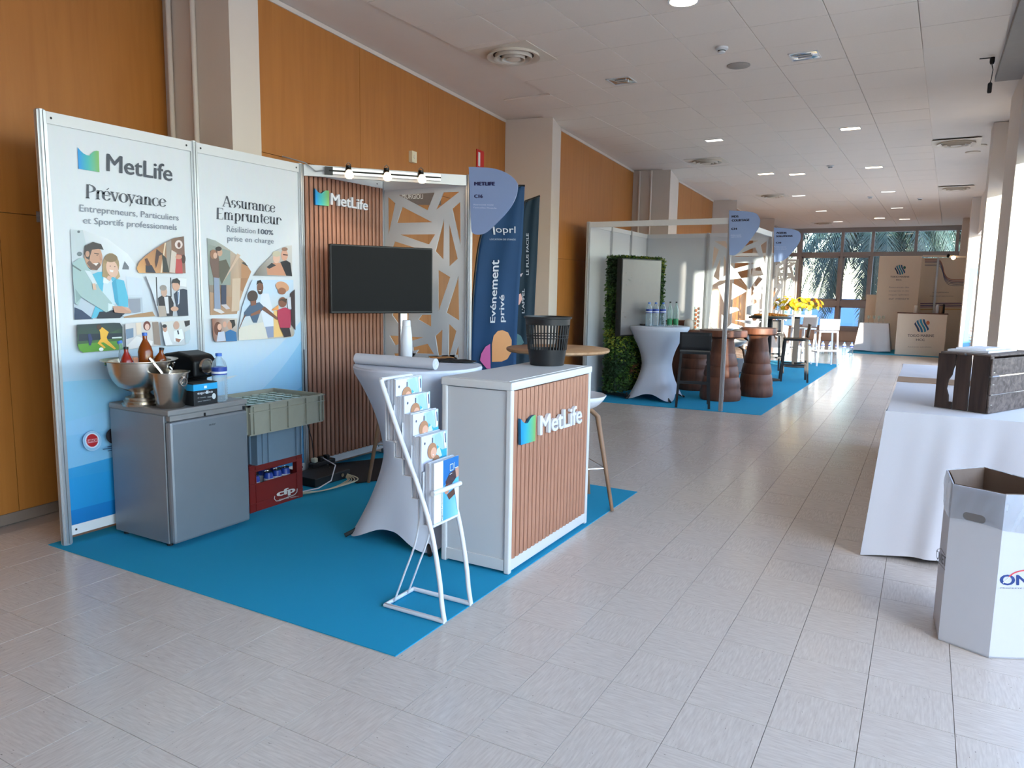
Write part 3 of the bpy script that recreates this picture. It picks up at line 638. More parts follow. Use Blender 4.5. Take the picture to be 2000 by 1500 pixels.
def Eg(pr, g, cx, cy, rx, ry, col, a0=0, a1=360, rot=0):
    n = 18; c_, s_ = math.cos(math.radians(rot)), math.sin(math.radians(rot)); out = []
    for i in range(n):
        a = math.radians(a0+(a1-a0)*i/(n if a1-a0 == 360 else n-1)); u, v = rx*math.cos(a), ry*math.sin(a); out.append(g(cx+u*c_-v*s_, cy+u*s_+v*c_))
    pr.poly(out, col)
# main office photograph
P(p1, g1, [(80, 240), (200, 245), (440, 330), (640, 480), (760, 640), (860, 860), (905, 1090), (118, 1122)], [(196, 202, 206), (206, 208, 212), (222, 224, 228), (226, 228, 232), (220, 224, 230), (206, 214, 224), (196, 204, 214), (170, 184, 198)])
P(p1, g1, [(80, 250), (200, 245), (240, 420), (90, 480)], (188, 198, 202)); Eg(p1, g1, 160, 264, 14, 12, (96, 104, 108)); Eg(p1, g1, 168, 480, 26, 22, (110, 120, 124)); P(p1, g1, [(585, 630), (608, 550), (650, 605), (650, 632)], (110, 114, 122))
P(p1, g1, [(600, 905), (780, 905), (790, 1070), (600, 1060)], (178, 188, 200)); P(p1, g1, [(640, 920), (760, 915), (765, 1060), (650, 1050)], (146, 150, 162)); P(p1, g1, [(620, 700), (780, 720), (780, 880), (640, 880)], (206, 214, 226))
P(p1, g1, [(600, 1085), (880, 1042), (905, 1088), (600, 1105)], (172, 134, 98)); P(p1, g1, [(118, 1000), (190, 1030), (300, 1115), (120, 1122)], (44, 62, 92))
P(p1, g1, [(285, 680), (350, 655), (420, 650), (520, 720), (600, 740), (640, 900), (640, 995), (560, 1000), (520, 960), (400, 1040), (330, 1100), (280, 1110), (330, 960)], (86, 178, 206))
P(p1, g1, [(400, 760), (470, 720), (520, 800), (530, 960), (480, 975), (420, 930), (390, 860)], (196, 214, 226)); P(p1, g1, [(400, 690), (470, 740), (440, 770), (395, 760)], (224, 230, 236)); P(p1, g1, [(480, 760), (520, 720), (550, 980), (510, 950)], (66, 158, 190))
P(p1, g1, [(330, 1110), (360, 1045), (560, 1020), (620, 1050), (560, 1105)], (30, 34, 48))
Eg(p1, g1, 470, 590, 82, 118, (158, 132, 96)); P(p1, g1, [(395, 560), (385, 700), (440, 720), (450, 600)], (168, 140, 100)); P(p1, g1, [(520, 560), (560, 700), (530, 730), (500, 660)], (186, 158, 118))
Eg(p1, g1, 482, 622, 56, 88, (220, 178, 156), rot=-18); Eg(p1, g1, 470, 520, 64, 40, (132, 108, 78)); P(p1, g1, [(455, 632), (495, 640), (488, 660), (462, 655)], (236, 224, 220)); Eg(p1, g1, 462, 598, 7, 4, (90, 70, 64)); Eg(p1, g1, 506, 604, 7, 4, (90, 70, 64)); P(p1, g1, [(440, 690), (480, 700), (460, 745), (425, 720)], (210, 170, 150))
P(p1, g1, [(90, 570), (160, 520), (210, 520), (240, 600), (300, 700), (360, 820), (480, 960), (470, 1030), (420, 1050), (240, 940), (180, 900), (150, 980), (118, 960), (100, 760)], (160, 184, 184))
P(p1, g1, [(90, 580), (180, 640), (170, 650), (92, 600)], (96, 112, 112)); P(p1, g1, [(180, 900), (120, 820), (130, 960)], (136, 160, 160)); P(p1, g1, [(210, 640), (270, 650), (330, 770), (300, 790)], (206, 216, 222))
P(p1, g1, [(440, 960), (500, 975), (500, 1000), (440, 1040)], (206, 222, 228))
Eg(p1, g1, 295, 510, 88, 128, (196, 148, 122), rot=-8); P(p1, g1, [(205, 480), (212, 400), (290, 362), (370, 385), (395, 440), (340, 430), (280, 440), (262, 500), (255, 540), (222, 520)], (58, 48, 46)); Eg(p1, g1, 236, 480, 20, 30, (190, 142, 118))
P(p1, g1, [(255, 540), (290, 580), (350, 560), (365, 590), (330, 640), (270, 625), (230, 570)], (110, 84, 74)); P(p1, g1, [(290, 572), (345, 568), (320, 596)], (232, 220, 214)); Eg(p1, g1, 330, 492, 9, 4, (70, 50, 46)); P(p1, g1, [(350, 490), (380, 540), (355, 545)], (186, 136, 112)); P(p1, g1, [(300, 470), (350, 478), (348, 484), (300, 478)], (60, 46, 42))
P(p1, g1, [(480, 990), (560, 990), (660, 1040), (660, 1056), (600, 1060), (500, 1050)], (196, 150, 128)); P(p1, g1, [(560, 985), (640, 1010), (668, 1045), (620, 1030)], (206, 162, 140)); P(p1, g1, [(570, 1075), (760, 1045), (765, 1055), (590, 1090)], (196, 206, 216)); P(p1, g1, [(280, 770), (310, 765), (322, 830), (290, 830)], (214, 176, 154))
# workshop photo
P(p1, g1, [(712, 620), (740, 560), (800, 500), (880, 440), (980, 375), (1080, 325), (1175, 308), (1192, 668), (735, 665)], [(214, 158, 96), (206, 146, 90), (196, 132, 84), (180, 116, 78), (150, 100, 74), (120, 90, 74), (110, 86, 76), (140, 96, 84), (222, 166, 104)])
P(p1, g1, [(1000, 370), (1050, 345), (1060, 660), (1010, 665)], (150, 138, 128)); P(p1, g1, [(985, 375), (1000, 370), (960, 665), (945, 665)], (226, 200, 170)); P(p1, g1, [(800, 590), (860, 590), (900, 665), (800, 662)], (48, 48, 62)); P(p1, g1, [(790, 530), (815, 520), (850, 590), (810, 600)], (90, 54, 44)); P(p1, g1, [(905, 430), (940, 460), (970, 480), (930, 500), (920, 560), (900, 620), (890, 560)], (70, 44, 40)); P(p1, g1, [(960, 480), (1000, 520), (1030, 660), (970, 660)], (50, 50, 46))
Eg(p1, g1, 1122, 388, 38, 42, (226, 206, 200)); Eg(p1, g1, 1124, 392, 16, 26, (110, 70, 60)); P(p1, g1, [(1080, 480), (1150, 490), (1160, 670), (1090, 670)], (186, 70, 70)); P(p1, g1, [(1050, 440), (1100, 470), (1085, 665), (1030, 660)], (206, 190, 178)); Eg(p1, g1, 1168, 530, 20, 44, (70, 44, 36)); Eg(p1, g1, 1120, 510, 32, 22, (200, 140, 118))
# businessmen photo
P(p1, g1, [(800, 695), (1195, 712), (1212, 1082), (930, 1092), (860, 850)], [(214, 216, 220), (206, 206, 210), (180, 184, 192), (176, 180, 190), (212, 216, 224)])
P(p1, g1, [(895, 705), (905, 705), (915, 985), (905, 985)], (44, 44, 50)); P(p1, g1, [(1035, 710), (1045, 710), (1050, 900), (1040, 900)], (40, 40, 46)); P(p1, g1, [(1118, 715), (1195, 720), (1195, 800), (1125, 790)], (226, 226, 228))
P(p1, g1, [(915, 910), (960, 880), (1040, 890), (1070, 960), (1060, 1085), (930, 1090)], (42, 38, 46)); P(p1, g1, [(975, 900), (1015, 895), (1025, 1060), (1000, 1060)], (214, 212, 216)); Eg(p1, g1, 975, 850, 30, 48, (196, 160, 140)); Eg(p1, g1, 966, 810, 34, 28, (150, 140, 134)); P(p1, g1, [(915, 985), (985, 985), (1000, 1085), (925, 1092)], (176, 160, 148))
P(p1, g1, [(1070, 870), (1110, 830), (1160, 820), (1200, 830), (1212, 1082), (1110, 1085), (1090, 980)], (46, 54, 72)); P(p1, g1, [(1105, 840), (1128, 830), (1122, 960), (1108, 980)], (206, 214, 224)); P(p1, g1, [(1108, 850), (1116, 850), (1112, 960), (1106, 960)], (60, 100, 150)); Eg(p1, g1, 1090, 785, 38, 54, (210, 162, 138)); P(p1, g1, [(1045, 770), (1055, 728), (1100, 715), (1130, 745), (1125, 790), (1110, 765), (1060, 762)], (44, 38, 38)); Eg(p1, g1, 1075, 1015, 38, 24, (206, 160, 136))
# football photo
P(p1, g1, [(122, 1168), (480, 1150), (540, 1152), (565, 1190), (568, 1410), (180, 1440), (145, 1415), (128, 1370)], [(42, 56, 62), (40, 54, 60), (40, 54, 60), (40, 54, 60), (60, 96, 40), (96, 150, 50), (90, 140, 50), (60, 90, 60)])
P(p1, g1, [(128, 1360), (566, 1322), (568, 1410), (180, 1440), (145, 1415)], (92, 148, 52)); P(p1, g1, [(140, 1260), (560, 1250), (562, 1300), (135, 1330)], (32, 44, 56)); P(p1, g1, [(330, 1200), (370, 1195), (430, 1240), (410, 1290), (420, 1320), (380, 1340), (350, 1300), (345, 1240)], (232, 176, 62)); Eg(p1, g1, 335, 1192, 24, 26, (70, 46, 34))
P(p1, g1, [(355, 1300), (400, 1300), (500, 1400), (485, 1410), (380, 1340), (350, 1345), (400, 1390), (385, 1400), (320, 1350)], (236, 178, 60)); Eg(p1, g1, 356, 1408, 22, 18, (232, 236, 236)); P(p1, g1, [(225, 1260), (250, 1255), (270, 1310), (255, 1370), (235, 1370)], (44, 54, 96)); P(p1, g1, [(460, 1290), (555, 1285), (555, 1300), (462, 1304)], (200, 210, 206))
# desk and consultation photos
P(p1, g1, [(590, 1160), (900, 1130), (935, 1370), (600, 1412)], [(216, 208, 206), (206, 200, 196), (200, 190, 186), (206, 206, 212)]); P(p1, g1, [(593, 1215), (668, 1200), (670, 1290), (600, 1310)], (120, 140, 164)); P(p1, g1, [(600, 1380), (700, 1280), (860, 1330), (850, 1370), (620, 1408)], (232, 226, 224)); Eg(p1, g1, 800, 1180, 36, 46, (110, 50, 38)); Eg(p1, g1, 802, 1190, 22, 32, (224, 182, 166)); P(p1, g1, [(765, 1240), (840, 1220), (845, 1300), (780, 1300)], (206, 196, 190)); P(p1, g1, [(850, 1145), (910, 1140), (935, 1370), (870, 1360)], (150, 130, 118)); P(p1, g1, [(690, 1150), (740, 1145), (745, 1260), (700, 1270)], (228, 208, 188))
P(p1, g1, [(940, 1142), (1215, 1122), (1222, 1310), (1205, 1350), (1170, 1365), (985, 1372)], [(216, 212, 206), (210, 206, 200), (196, 196, 198), (190, 194, 200), (190, 194, 200), (206, 208, 212)]); P(p1, g1, [(950, 1230), (1000, 1230), (1030, 1320), (1050, 1360), (980, 1370)], (228, 228, 234)); Eg(p1, g1, 975, 1205, 20, 36, (196, 150, 130)); Eg(p1, g1, 970, 1182, 22, 18, (44, 36, 36)); P(p1, g1, [(1060, 1230), (1140, 1210), (1160, 1300), (1120, 1340), (1060, 1330)], (232, 234, 238)); Eg(p1, g1, 1085, 1175, 30, 40, (196, 156, 138)); P(p1, g1, [(1090, 1225), (1105, 1222), (1112, 1260), (1100, 1265)], (46, 50, 66)); P(p1, g1, [(1160, 1135), (1215, 1125), (1216, 1170), (1175, 1190)], (46, 40, 40)); P(p1, g1, [(1165, 1240), (1218, 1215), (1222, 1310), (1190, 1355), (1170, 1340)], (184, 200, 208)); P(p1, g1, [(1075, 1300), (1130, 1310), (1110, 1340), (1080, 1330)], (160, 110, 90))
# badges low on the poster
b1 = lambda x, y: (140+x/18.75, 820+y/18.75)
Eg(p1, b1, 600, 745, 340, 360, (176, 200, 226)); Eg(p1, b1, 600, 745, 325, 345, (140, 184, 218)); Eg(p1, b1, 600, 725, 262, 282, (206, 216, 232)); Eg(p1, b1, 600, 725, 218, 235, (176, 28, 36)); P(p1, b1, [(430, 690), (800, 650), (800, 770), (430, 830)], (214, 150, 160)); p1.text('AFNOR', [b1(450, 700), b1(780, 665), b1(780, 755), b1(450, 800)], (150, 24, 32), .03)
Eg(p1, b1, 1400, 560, 300, 290, (26, 22, 28)); Eg(p1, b1, 1400, 470, 90, 70, (70, 40, 42)); 
for k, (x0, x1, yy_) in enumerate(((1150, 1420, 945), (980, 1400, 1030), (1160, 1430, 1090))): p1.line([b1(x0, yy_+20), b1(x1, yy_-40)], 1.6, (24, 62, 96))
p1.build('poster_print', s1)
logo(s1, [e(329, 463), e(322, 313), e(405, 372), e(470, 340), e(475, 487)], .0008, XP, 1, .006)
# second poster
p2 = MP(f1, (1, 0, 0)); waves(p2, ys[1]+.024, ys[2]-.024, 0, True)
g2 = lambda x, y: (390+x/6, 440+y/6)
p2.text('Assurance', [e(1332, 648), e(1705, 700), e(1705, 768), e(1332, 725)], DK, 0, True)
p2.text('Emprunteur', [e(1292, 735), e(1748, 783), e(1748, 855), e(1292, 812)], DK, 0, True)
p2.text('Résiliation', [g2(315, 0), g2(650, 38), g2(650, 98), g2(315, 78)], GR); p2.text('100%', [g2(680, 40), g2(858, 58), g2(858, 118), g2(680, 100)], (88, 94, 108), .016)
p2.text('prise en charge', [g2(320, 118), g2(862, 158), g2(862, 232), g2(320, 208)], GR)
P(p2, g2, [(80, 150), (180, 180), (300, 255), (430, 350), (530, 440), (598, 545), (520, 730), (460, 900), (430, 1038), (118, 1052)], [(150, 156, 152), (160, 166, 160), (150, 158, 152), (190, 166, 146), (120, 90, 70), (178, 130, 90), (170, 126, 90), (196, 158, 124), (176, 136, 104), (126, 92, 70)])
P(p2, g2, [(85, 220), (350, 300), (355, 700), (100, 700)], (142, 150, 142)); P(p2, g2, [(110, 780), (440, 860), (430, 1038), (118, 1052)], (176, 138, 108)); P(p2, g2, [(480, 455), (530, 450), (598, 545), (540, 640), (480, 610)], (182, 132, 94)); P(p2, g2, [(475, 620), (550, 620), (500, 780), (470, 760)], (168, 120, 86)); P(p2, g2, [(375, 625), (470, 620), (455, 1000), (365, 1010)], (206, 180, 156)); P(p2, g2, [(480, 440), (510, 430), (560, 480), (530, 470)], (60, 60, 56))
P(p2, g2, [(115, 300), (200, 290), (230, 480), (220, 620), (150, 610), (110, 440)], (112, 84, 74)); P(p2, g2, [(215, 420), (300, 400), (345, 500), (250, 690), (220, 600)], (92, 86, 72)); P(p2, g2, [(250, 690), (470, 350), (430, 330), (390, 420), (300, 600)], (206, 176, 154)); Eg(p2, g2, 150, 340, 38, 55, (150, 104, 78)); Eg(p2, g2, 172, 355, 24, 36, (210, 168, 146)); Eg(p2, g2, 225, 320, 30, 44, (200, 156, 130)); Eg(p2, g2, 212, 275, 34, 26, (50, 40, 38))
P(p2, g2, [(155, 610), (215, 620), (235, 980), (160, 980)], (140, 150, 172)); P(p2, g2, [(240, 700), (300, 700), (300, 930), (240, 930)], (54, 60, 84)); P(p2, g2, [(150, 975), (230, 985), (280, 1020), (240, 1035), (150, 995)], (214, 206, 204)); P(p2, g2, [(235, 930), (300, 925), (345, 975), (300, 985)], (196, 184, 186))
P(p2, g2, [(620, 588), (700, 480), (800, 380), (900, 290), (1010, 240), (1068, 234), (1072, 598)], [(120, 112, 106), (150, 140, 130), (190, 182, 176), (196, 194, 192), (200, 198, 196), (206, 202, 198), (190, 186, 184)])
P(p2, g2, [(770, 500), (850, 440), (940, 440), (1010, 590), (780, 580)], (200, 142, 112)); P(p2, g2, [(930, 430), (1000, 410), (1050, 440), (1070, 598), (1000, 590)], (34, 34, 40)); P(p2, g2, [(770, 490), (830, 440), (880, 470), (800, 510)], (40, 38, 44)); Eg(p2, g2, 885, 385, 42, 62, (222, 178, 156)); Eg(p2, g2, 885, 335, 48, 34, (196, 186, 160)); Eg(p2, g2, 978, 350, 40, 66, (214, 160, 136)); Eg(p2, g2, 980, 280, 36, 22, (150, 112, 92)); P(p2, g2, [(960, 335), (1018, 345), (1016, 356), (962, 350)], (60, 30, 34))
P(p2, g2, [(600, 640), (1080, 640), (1098, 1260), (1080, 1300), (1040, 1312), (440, 1348), (440, 1200), (480, 960), (550, 760)], [(196, 214, 232), (190, 212, 234), (180, 196, 206), (190, 170, 150), (190, 170, 150), (214, 206, 192), (206, 206, 206), (196, 214, 232), (200, 216, 232)])
P(p2, g2, [(440, 1200), (740, 1130), (780, 1330), (440, 1348)], (222, 214, 200)); P(p2, g2, [(850, 1000), (960, 1000), (960, 1300), (850, 1310)], (236, 190, 120)); P(p2, g2, [(700, 800), (790, 800), (830, 960), (850, 1180), (740, 1190), (690, 960)], (216, 220, 232)); P(p2, g2, [(750, 1190), (845, 1180), (850, 1310), (780, 1318)], (140, 150, 178)); Eg(p2, g2, 690, 730, 38, 70, (120, 80, 62)); P(p2, g2, [(645, 700), (655, 650), (695, 640), (725, 690), (680, 670)], (30, 26, 28)); Eg(p2, g2, 690, 780, 28, 30, (60, 40, 34)); P(p2, g2, [(665, 762), (705, 760), (690, 776)], (230, 224, 220))
P(p2, g2, [(500, 1020), (570, 930), (680, 900), (740, 960), (690, 1020), (650, 1140), (610, 1140), (570, 1060), (500, 1070)], (70, 92, 118)); P(p2, g2, [(440, 1210), (500, 1060), (530, 1040), (490, 1110), (445, 1215)], (110, 68, 52)); P(p2, g2, [(740, 950), (900, 1085), (890, 1110), (700, 980)], (120, 76, 58)); P(p2, g2, [(575, 1040), (690, 985), (690, 1030), (580, 1065)], (140, 90, 66)); Eg(p2, g2, 598, 830, 62, 68, (70, 54, 50)); P(p2, g2, [(575, 890), (640, 880), (640, 930), (580, 945)], (130, 84, 66))
P(p2, g2, [(890, 990), (980, 960), (1060, 1000), (1040, 1200), (920, 1200), (890, 1080)], (176, 48, 80)); P(p2, g2, [(920, 1200), (1030, 1200), (1050, 1300), (970, 1310)], (50, 40, 44)); Eg(p2, g2, 950, 900, 48, 60, (130, 80, 60)); P(p2, g2, [(900, 890), (930, 860), (1000, 860), (990, 910), (940, 880)], (80, 56, 44)); Eg(p2, g2, 945, 720, 82, 58, (206, 152, 116), rot=25); Eg(p2, g2, 940, 770, 48, 40, (150, 96, 70), rot=10); P(p2, g2, [(820, 990), (900, 930), (900, 990), (830, 1000)], (226, 150, 80)); P(p2, g2, [(1035, 800), (1090, 750), (1098, 1230), (1050, 1160), (1040, 900)], (60, 44, 46)); P(p2, g2, [(1000, 850), (1040, 840), (1050, 980), (1010, 980)], (206, 206, 216))
P(p2, g2, [(118, 1090), (415, 1090), (410, 1355), (170, 1368), (140, 1345), (130, 1290)], [(150, 96, 74), (206, 196, 186), (150, 130, 120), (140, 110, 100), (140, 100, 90), (150, 100, 80)]); Eg(p2, g2, 185, 1210, 44, 80, (104, 60, 44)); Eg(p2, g2, 205, 1190, 24, 38, (222, 170, 146)); P(p2, g2, [(190, 1250), (260, 1240), (280, 1350), (170, 1362)], (196, 200, 214)); Eg(p2, g2, 265, 1160, 22, 36, (214, 160, 136)); Eg(p2, g2, 330, 1170, 36, 50, (196, 150, 126)); P(p2, g2, [(320, 1110), (380, 1105), (390, 1170), (350, 1210), (345, 1150)], (44, 38, 38)); P(p2, g2, [(270, 1250), (330, 1220), (400, 1250), (408, 1355), (280, 1358)], (50, 110, 160))
p2.build('poster_print', s1)
# raised wordmark and emblem on the ribbed panel
lg = lambda x, y: (560+x/10, 300+y/10)
XS = XW+.028
logo(s1, [lg(530, 1000), lg(525, 680), lg(650, 780), lg(795, 730), lg(795, 1025)], .018, XS, 1)
mb = MB(); solid_text(mb, 'MetLife', [onx(*lg(*p), XS) for p in ((832, 765), (1560, 915), (1560, 1115), (832, 1000))], .018, .014); mb.build('raised_letters', M['wlac'], s1)

# track with three spots, clipped to the slanting beam
tA = fl(640, 331, 2.47); tB = fl(842, 348, 2.47)
bdir = (Vector((XL1, YL, 0))-Vector((XW, ys[2], 0))).normalized(); bn = Vector((bdir.y, -bdir.x, 0)); b0 = Vector((XW, ys[2], 2.46))+bn*.035
tA = b0+bdir*.22; tB = b0+bdir*1.12
tr = thing('spot_track', 'silver lighting track with three lit spot lamps above the ribbed wood panel', 'track light', tA)
MB().bar(tA, tB, .03, .05).build('track', M['alu'], tr); MB().bar(tA-bdir*.03, tA+bdir*.03, .034, .06).build('feed_box', M['black'], tr)
MB().bar(tA+bn*.017, tB+bn*.017, .002, .012).build('groove', M['dark'], tr)
cbl = [tA-bdir*.03, tA-bdir*.1+Vector((0, 0, -.01)), tA-bdir*.18+Vector((0, 0, .05)), tA-bdir*.3+Vector((-.05, -.02, .09))]
MB().tube(cbl, .005, 6).build('cable', M['alu'], tr)
for px in (680, 755, 821):
    best = min([k/100 for k in range(5, 110)], key=lambda k: abs((lambda v: 1000+F*v.dot(AR)/v.dot(AF))(b0+bdir*k-Vector((0, 0, H)))-px))
    c = b0+bdir*best+bn*.03; h_ = MB(); h_.tube([c+Vector((0, 0, .045)), c+Vector((0, 0, .02)), c+bn*.02+Vector((0, 0, -.0))], .022, 12)
    a = MB(); a.tube([c+Vector((0, 0, .05))-bdir*.02, c+Vector((0, 0, .07)), c+Vector((0, 0, .05))+bdir*.02], .004, 6); 
    hd = h_.build('lamp_head', M['tvb'], tr, True); a.build('bracket', M['chrome'], hd)
    MB().lathe([(0, -.034), (.02, -.03), (.034, -.012), (.034, .004), (.022, .028), (.014, .036)], c+bn*.045+Vector((0, 0, -.03)), 16).build('bulb', M['spot'], hd, True)
    l = bpy.data.lights.new('spot', 'SPOT'); l.energy = 7; l.color = (1, .86, .68); l.spot_size = 1.9; l.spot_blend = .8; l.shadow_soft_size = .03
    o = bpy.data.objects.new('spot_light', l); COL.objects.link(o); o.location = c+bn*.06+Vector((0, 0, -.1)); o.rotation_euler = Vector((-.35, .1, -1)).to_track_quat('-Z', 'Y').to_euler()

# round-shouldered sign boards on posts
def signboard(name, label, P0, N, px, lines, mats=None, par=None, qr=None):
    pts = [rp(*p, P0, N) for p in px]; n = Vector(N).normalized()
    if n.dot(Vector((0, 0, H))-Vector(P0)) < 0: n = -n
    t = thing(name, label, 'sign', pts[0]); 
    # smooth outline
    MB().prism([p for p in pts], -n*.012).build('board', M['sign'], t)
    pr = Print(lambda x, y: rp(x, y, P0, N), n, .0003, .0008)
    for s_, q, col, b in lines: pr.text(s_, q, col, b)
    if qr: pr.poly(qr, (168, 180, 214))
    pr.build('lettering', t); return t
def outline(pts, n=6):   # Catmull-Rom through the control points
    out = []
    for i in range(len(pts)-1):
        p0 = pts[max(i-1, 0)]; p1_ = pts[i]; p2_ = pts[i+1]; p3 = pts[min(i+2, len(pts)-1)]
        for k in range(n):
            t = k/n; out.append(tuple(.5*((2*p1_[j])+(-p0[j]+p2_[j])*t+(2*p0[j]-5*p1_[j]+4*p2_[j]-p3[j])*t*t+(-p0[j]+3*p1_[j]-3*p2_[j]+p3[j])*t**3) for j in (0, 1)))
    return out+[pts[-1]]
s_ = lambda x, y: (900+x/3.753, 320+y/3.753)
NV = (24, 30, 78)
o1 = [s_(58, 22)]+outline([s_(150, 25), s_(230, 32), s_(310, 55), s_(375, 95), s_(412, 140), s_(416, 175), s_(405, 235), s_(370, 310), s_(310, 385), s_(240, 455), s_(190, 500), s_(150, 517), s_(110, 518), s_(85, 505), s_(76, 480)])
signboard('stand_sign', 'pale blue rounded sign reading METLIFE C16 on the post of the nearest stand', (XL1+.03, YL-.03, 2.3), (.2, -1, 0), o1,
 [('METLIFE', [s_(97, 132), s_(252, 132), s_(252, 160), s_(97, 160)], NV, .06), ('C16', [s_(97, 224), s_(163, 224), s_(163, 251), s_(97, 251)], NV, .06), ('Retrouvez toute', [s_(95, 293), s_(240, 295), s_(240, 306), s_(95, 304)], (190, 198, 226), 0), ('l\'actualité MetLife', [s_(95, 314), s_(262, 320), s_(262, 331), s_(95, 325)], (190, 198, 226), 0)], None)

# ---------- feather flags behind the stand
def flag(label, P0, N, top, left, right, zlow, mt, prints, foot, rib):
    t = thing('feather_flag', label, 'flag', (foot.x, foot.y, 0)); n = Vector(N).normalized()
    if n.dot(Vector((0, 0, H))-Vector(P0)) < 0: n = -n
    L_ = [rp(*p, P0, N) for p in outline(left, 5)]; R2 = [rp(*p, P0, N) for p in outline(right, 5)]
    def s2(P_, t_):
        k = t_*(len(P_)-1); i = min(int(k), len(P_)-2); return P_[i].lerp(P_[i+1], k-i)
    def fn(u, v):
        a = s2(L_, v); b = s2(R2, v); p = a.lerp(b, u); return p+n*(.012*math.sin(u*9+v*5)*math.sin(PI*u))
    mb = MB(); mb.grid(fn, 14, 40); o = mb.build('banner', mt, t, True)
    md = o.modifiers.new('t', 'SOLIDIFY'); md.thickness = .002; md.offset = -1
    MB().tube([(foot.x, foot.y, .02)]+[p for p in L_[::-1]]+[R2[0]], .011, 8).build('pole', M['black'], t, True)
    cap = MB(); cap.grid(lambda u, v: fn(u, v*.022)+n*.004, 10, 3); cap.build('top_sleeve', M['black'], t)
    b = MB(); b.lathe([(.2, 0), (.2, .02), (.03, .03), (.03, .08)], (foot.x, foot.y, 0), 20); b.build('foot', M['black'], t, True)
    pr = Print(lambda x, y: rp(x, y, P0, N), n, .0004, .016); prints(pr); pr.build('banner_print', t); return t
PF = Vector(rp(970, 500, (0, 0, 0), (.486, -.874, 0)) if False else (-3.75, 6.65, 1.5)); NF = (.55, -.83, 0)
def fp1(pr):
    W2 = (206, 214, 226)
    pr.text('oprl', [s_(250, 455), s_(400, 460), s_(400, 525), s_(262, 520)], W2, .0); pr.line([s_(222, 460), s_(240, 462), s_(246, 520)], 3.5, W2)
    pr.text('LOCATION DE STANDS', [s_(212, 548), s_(402, 550), s_(402, 562), s_(212, 560)], (170, 186, 206), .01)
    pr.text('Evénement', [s_(215, 1165), s_(215, 705), s_(282, 705), s_(250, 1165)], W2, .012); pr.text('privé', [s_(282, 1160), s_(282, 960), s_(330, 960), s_(330, 1160)], W2, .012)
    pr.poly([s_(*p) for p in ((228, 1450), (228, 1320), (240, 1260), (270, 1225), (305, 1218), (345, 1235), (372, 1290), (370, 1380), (340, 1430), (300, 1448))], (226, 160, 104))
    pr.poly([s_(*p) for p in ((140, 1440), (150, 1390), (180, 1340), (215, 1318), (218, 1500), (190, 1500))], (206, 96, 160))
flag('tall navy feather flag with orange petal and white vertical lettering behind the lattice side', PF, NF, None, [s_(425, 160), s_(330, 210), s_(240, 330), s_(150, 520), s_(110, 760), s_(82, 1100), s_(68, 1480), (914, 850), (914, 905)], [s_(470, 160), s_(467, 200), s_(452, 560), s_(430, 900), s_(412, 1250), s_(405, 1500), (1007, 850), (1005, 905)], .3, M['navy'], fp1, rp(914, 905, PF, NF), None)
P2f = (-3.95, 7.75, 1.5); N2f = (.55, -.83, 0)
def fp2(pr):
    W2 = (176, 186, 200)
    pr.text('LE PLUS FACILE', [s_(478, 815), s_(478, 510), s_(497, 510), s_(497, 815)], W2, .01); pr.text("L'APPEL", [s_(446, 1095), s_(446, 915), s_(466, 915), s_(466, 1095)], W2, .01)
    pr.poly([s_(*p) for p in ((412, 960), (440, 950), (450, 990), (430, 1030), (412, 1040))], (226, 176, 170)); pr.poly([s_(*p) for p in ((405, 1240), (440, 1260), (462, 1310), (440, 1330), (400, 1330))], (60, 110, 120)); pr.poly([s_(*p) for p in ((430, 810), (455, 800), (440, 830))], (200, 190, 200))
flag('darker feather flag half hidden behind the front navy one', P2f, N2f, None, [s_(470, 275), s_(445, 400), s_(430, 560), s_(415, 900), s_(400, 1300), s_(398, 1500), (1004, 860)], [s_(580, 235), s_(575, 330), s_(560, 700), s_(540, 1100), s_(528, 1500), (1036, 800), (1034, 860)], .3, M['navyd'], fp2, rp(1004, 860, P2f, N2f), None)
MB
# wall fittings
def onwall(px, py, k=1):
    a, b = bays[k]; a = Vector((*a, 0)); b = Vector((*b, 0)); d = (b-a).normalized(); n = Vector((d.y, -d.x, 0)); return rp(px, py, a, n), d, n
c, d_, n_ = onwall(803, 307); t = thing('alarm_box', 'small cream alarm box high on the orange veneer wall', 'alarm', c)
mb = MB(); mb.bar(c-d_*.045+n_*.02, c+d_*.045+n_*.02, .04, .11); mb.build('casing', M['bone'], t); MB().tube([c+n_*.04, c+n_*.045], .018, 10).build('button', M['vent'], t)
c, d_, n_ = onwall(937, 312); t = thing('fire_sign', 'small red and white fire sign on the veneer wall above the blue sign board', 'sign', c)
mb = MB(); mb.bar(c-d_*.1+n_*.005, c+d_*.1+n_*.005, .006, .22); mb.build('plate', M['red'], t); MB().bar(c-d_*.06+n_*.01, c+n_*.01-d_*.01, .004, .16).build('pictogram', M['wlac'], t)
c, d_, n_ = onwall(80, 424, 0); tag(MB().bar(c-d_*.03+n_*.001, c+d_*.03+n_*.001, .002, .07).build('tape_piece', M['bag']), 'short strip of clear tape on the dark veneer left of the posters', 'tape')
c, d_, n_ = onwall(822, 384); t = thing('room_plaque', 'grey plaque with white room lettering on the veneer wall seen through the lattice', 'sign', c)
mb = MB(); mb.bar(onwall(770, 383)[0]+n_*.004, onwall(860, 386)[0]+n_*.004, .005, .16); mb.build('plate', mat('plaque_grey', (96, 80, 74), .5), t)
pr = Print(lambda x, y: rp(x, y, c+n_*.007, n_), n_, .0003, .0004); pr.text('MORGIOU', [(785, 378), (826, 379), (826, 389), (785, 388)], (206, 200, 194), .01); pr.build('lettering', t)

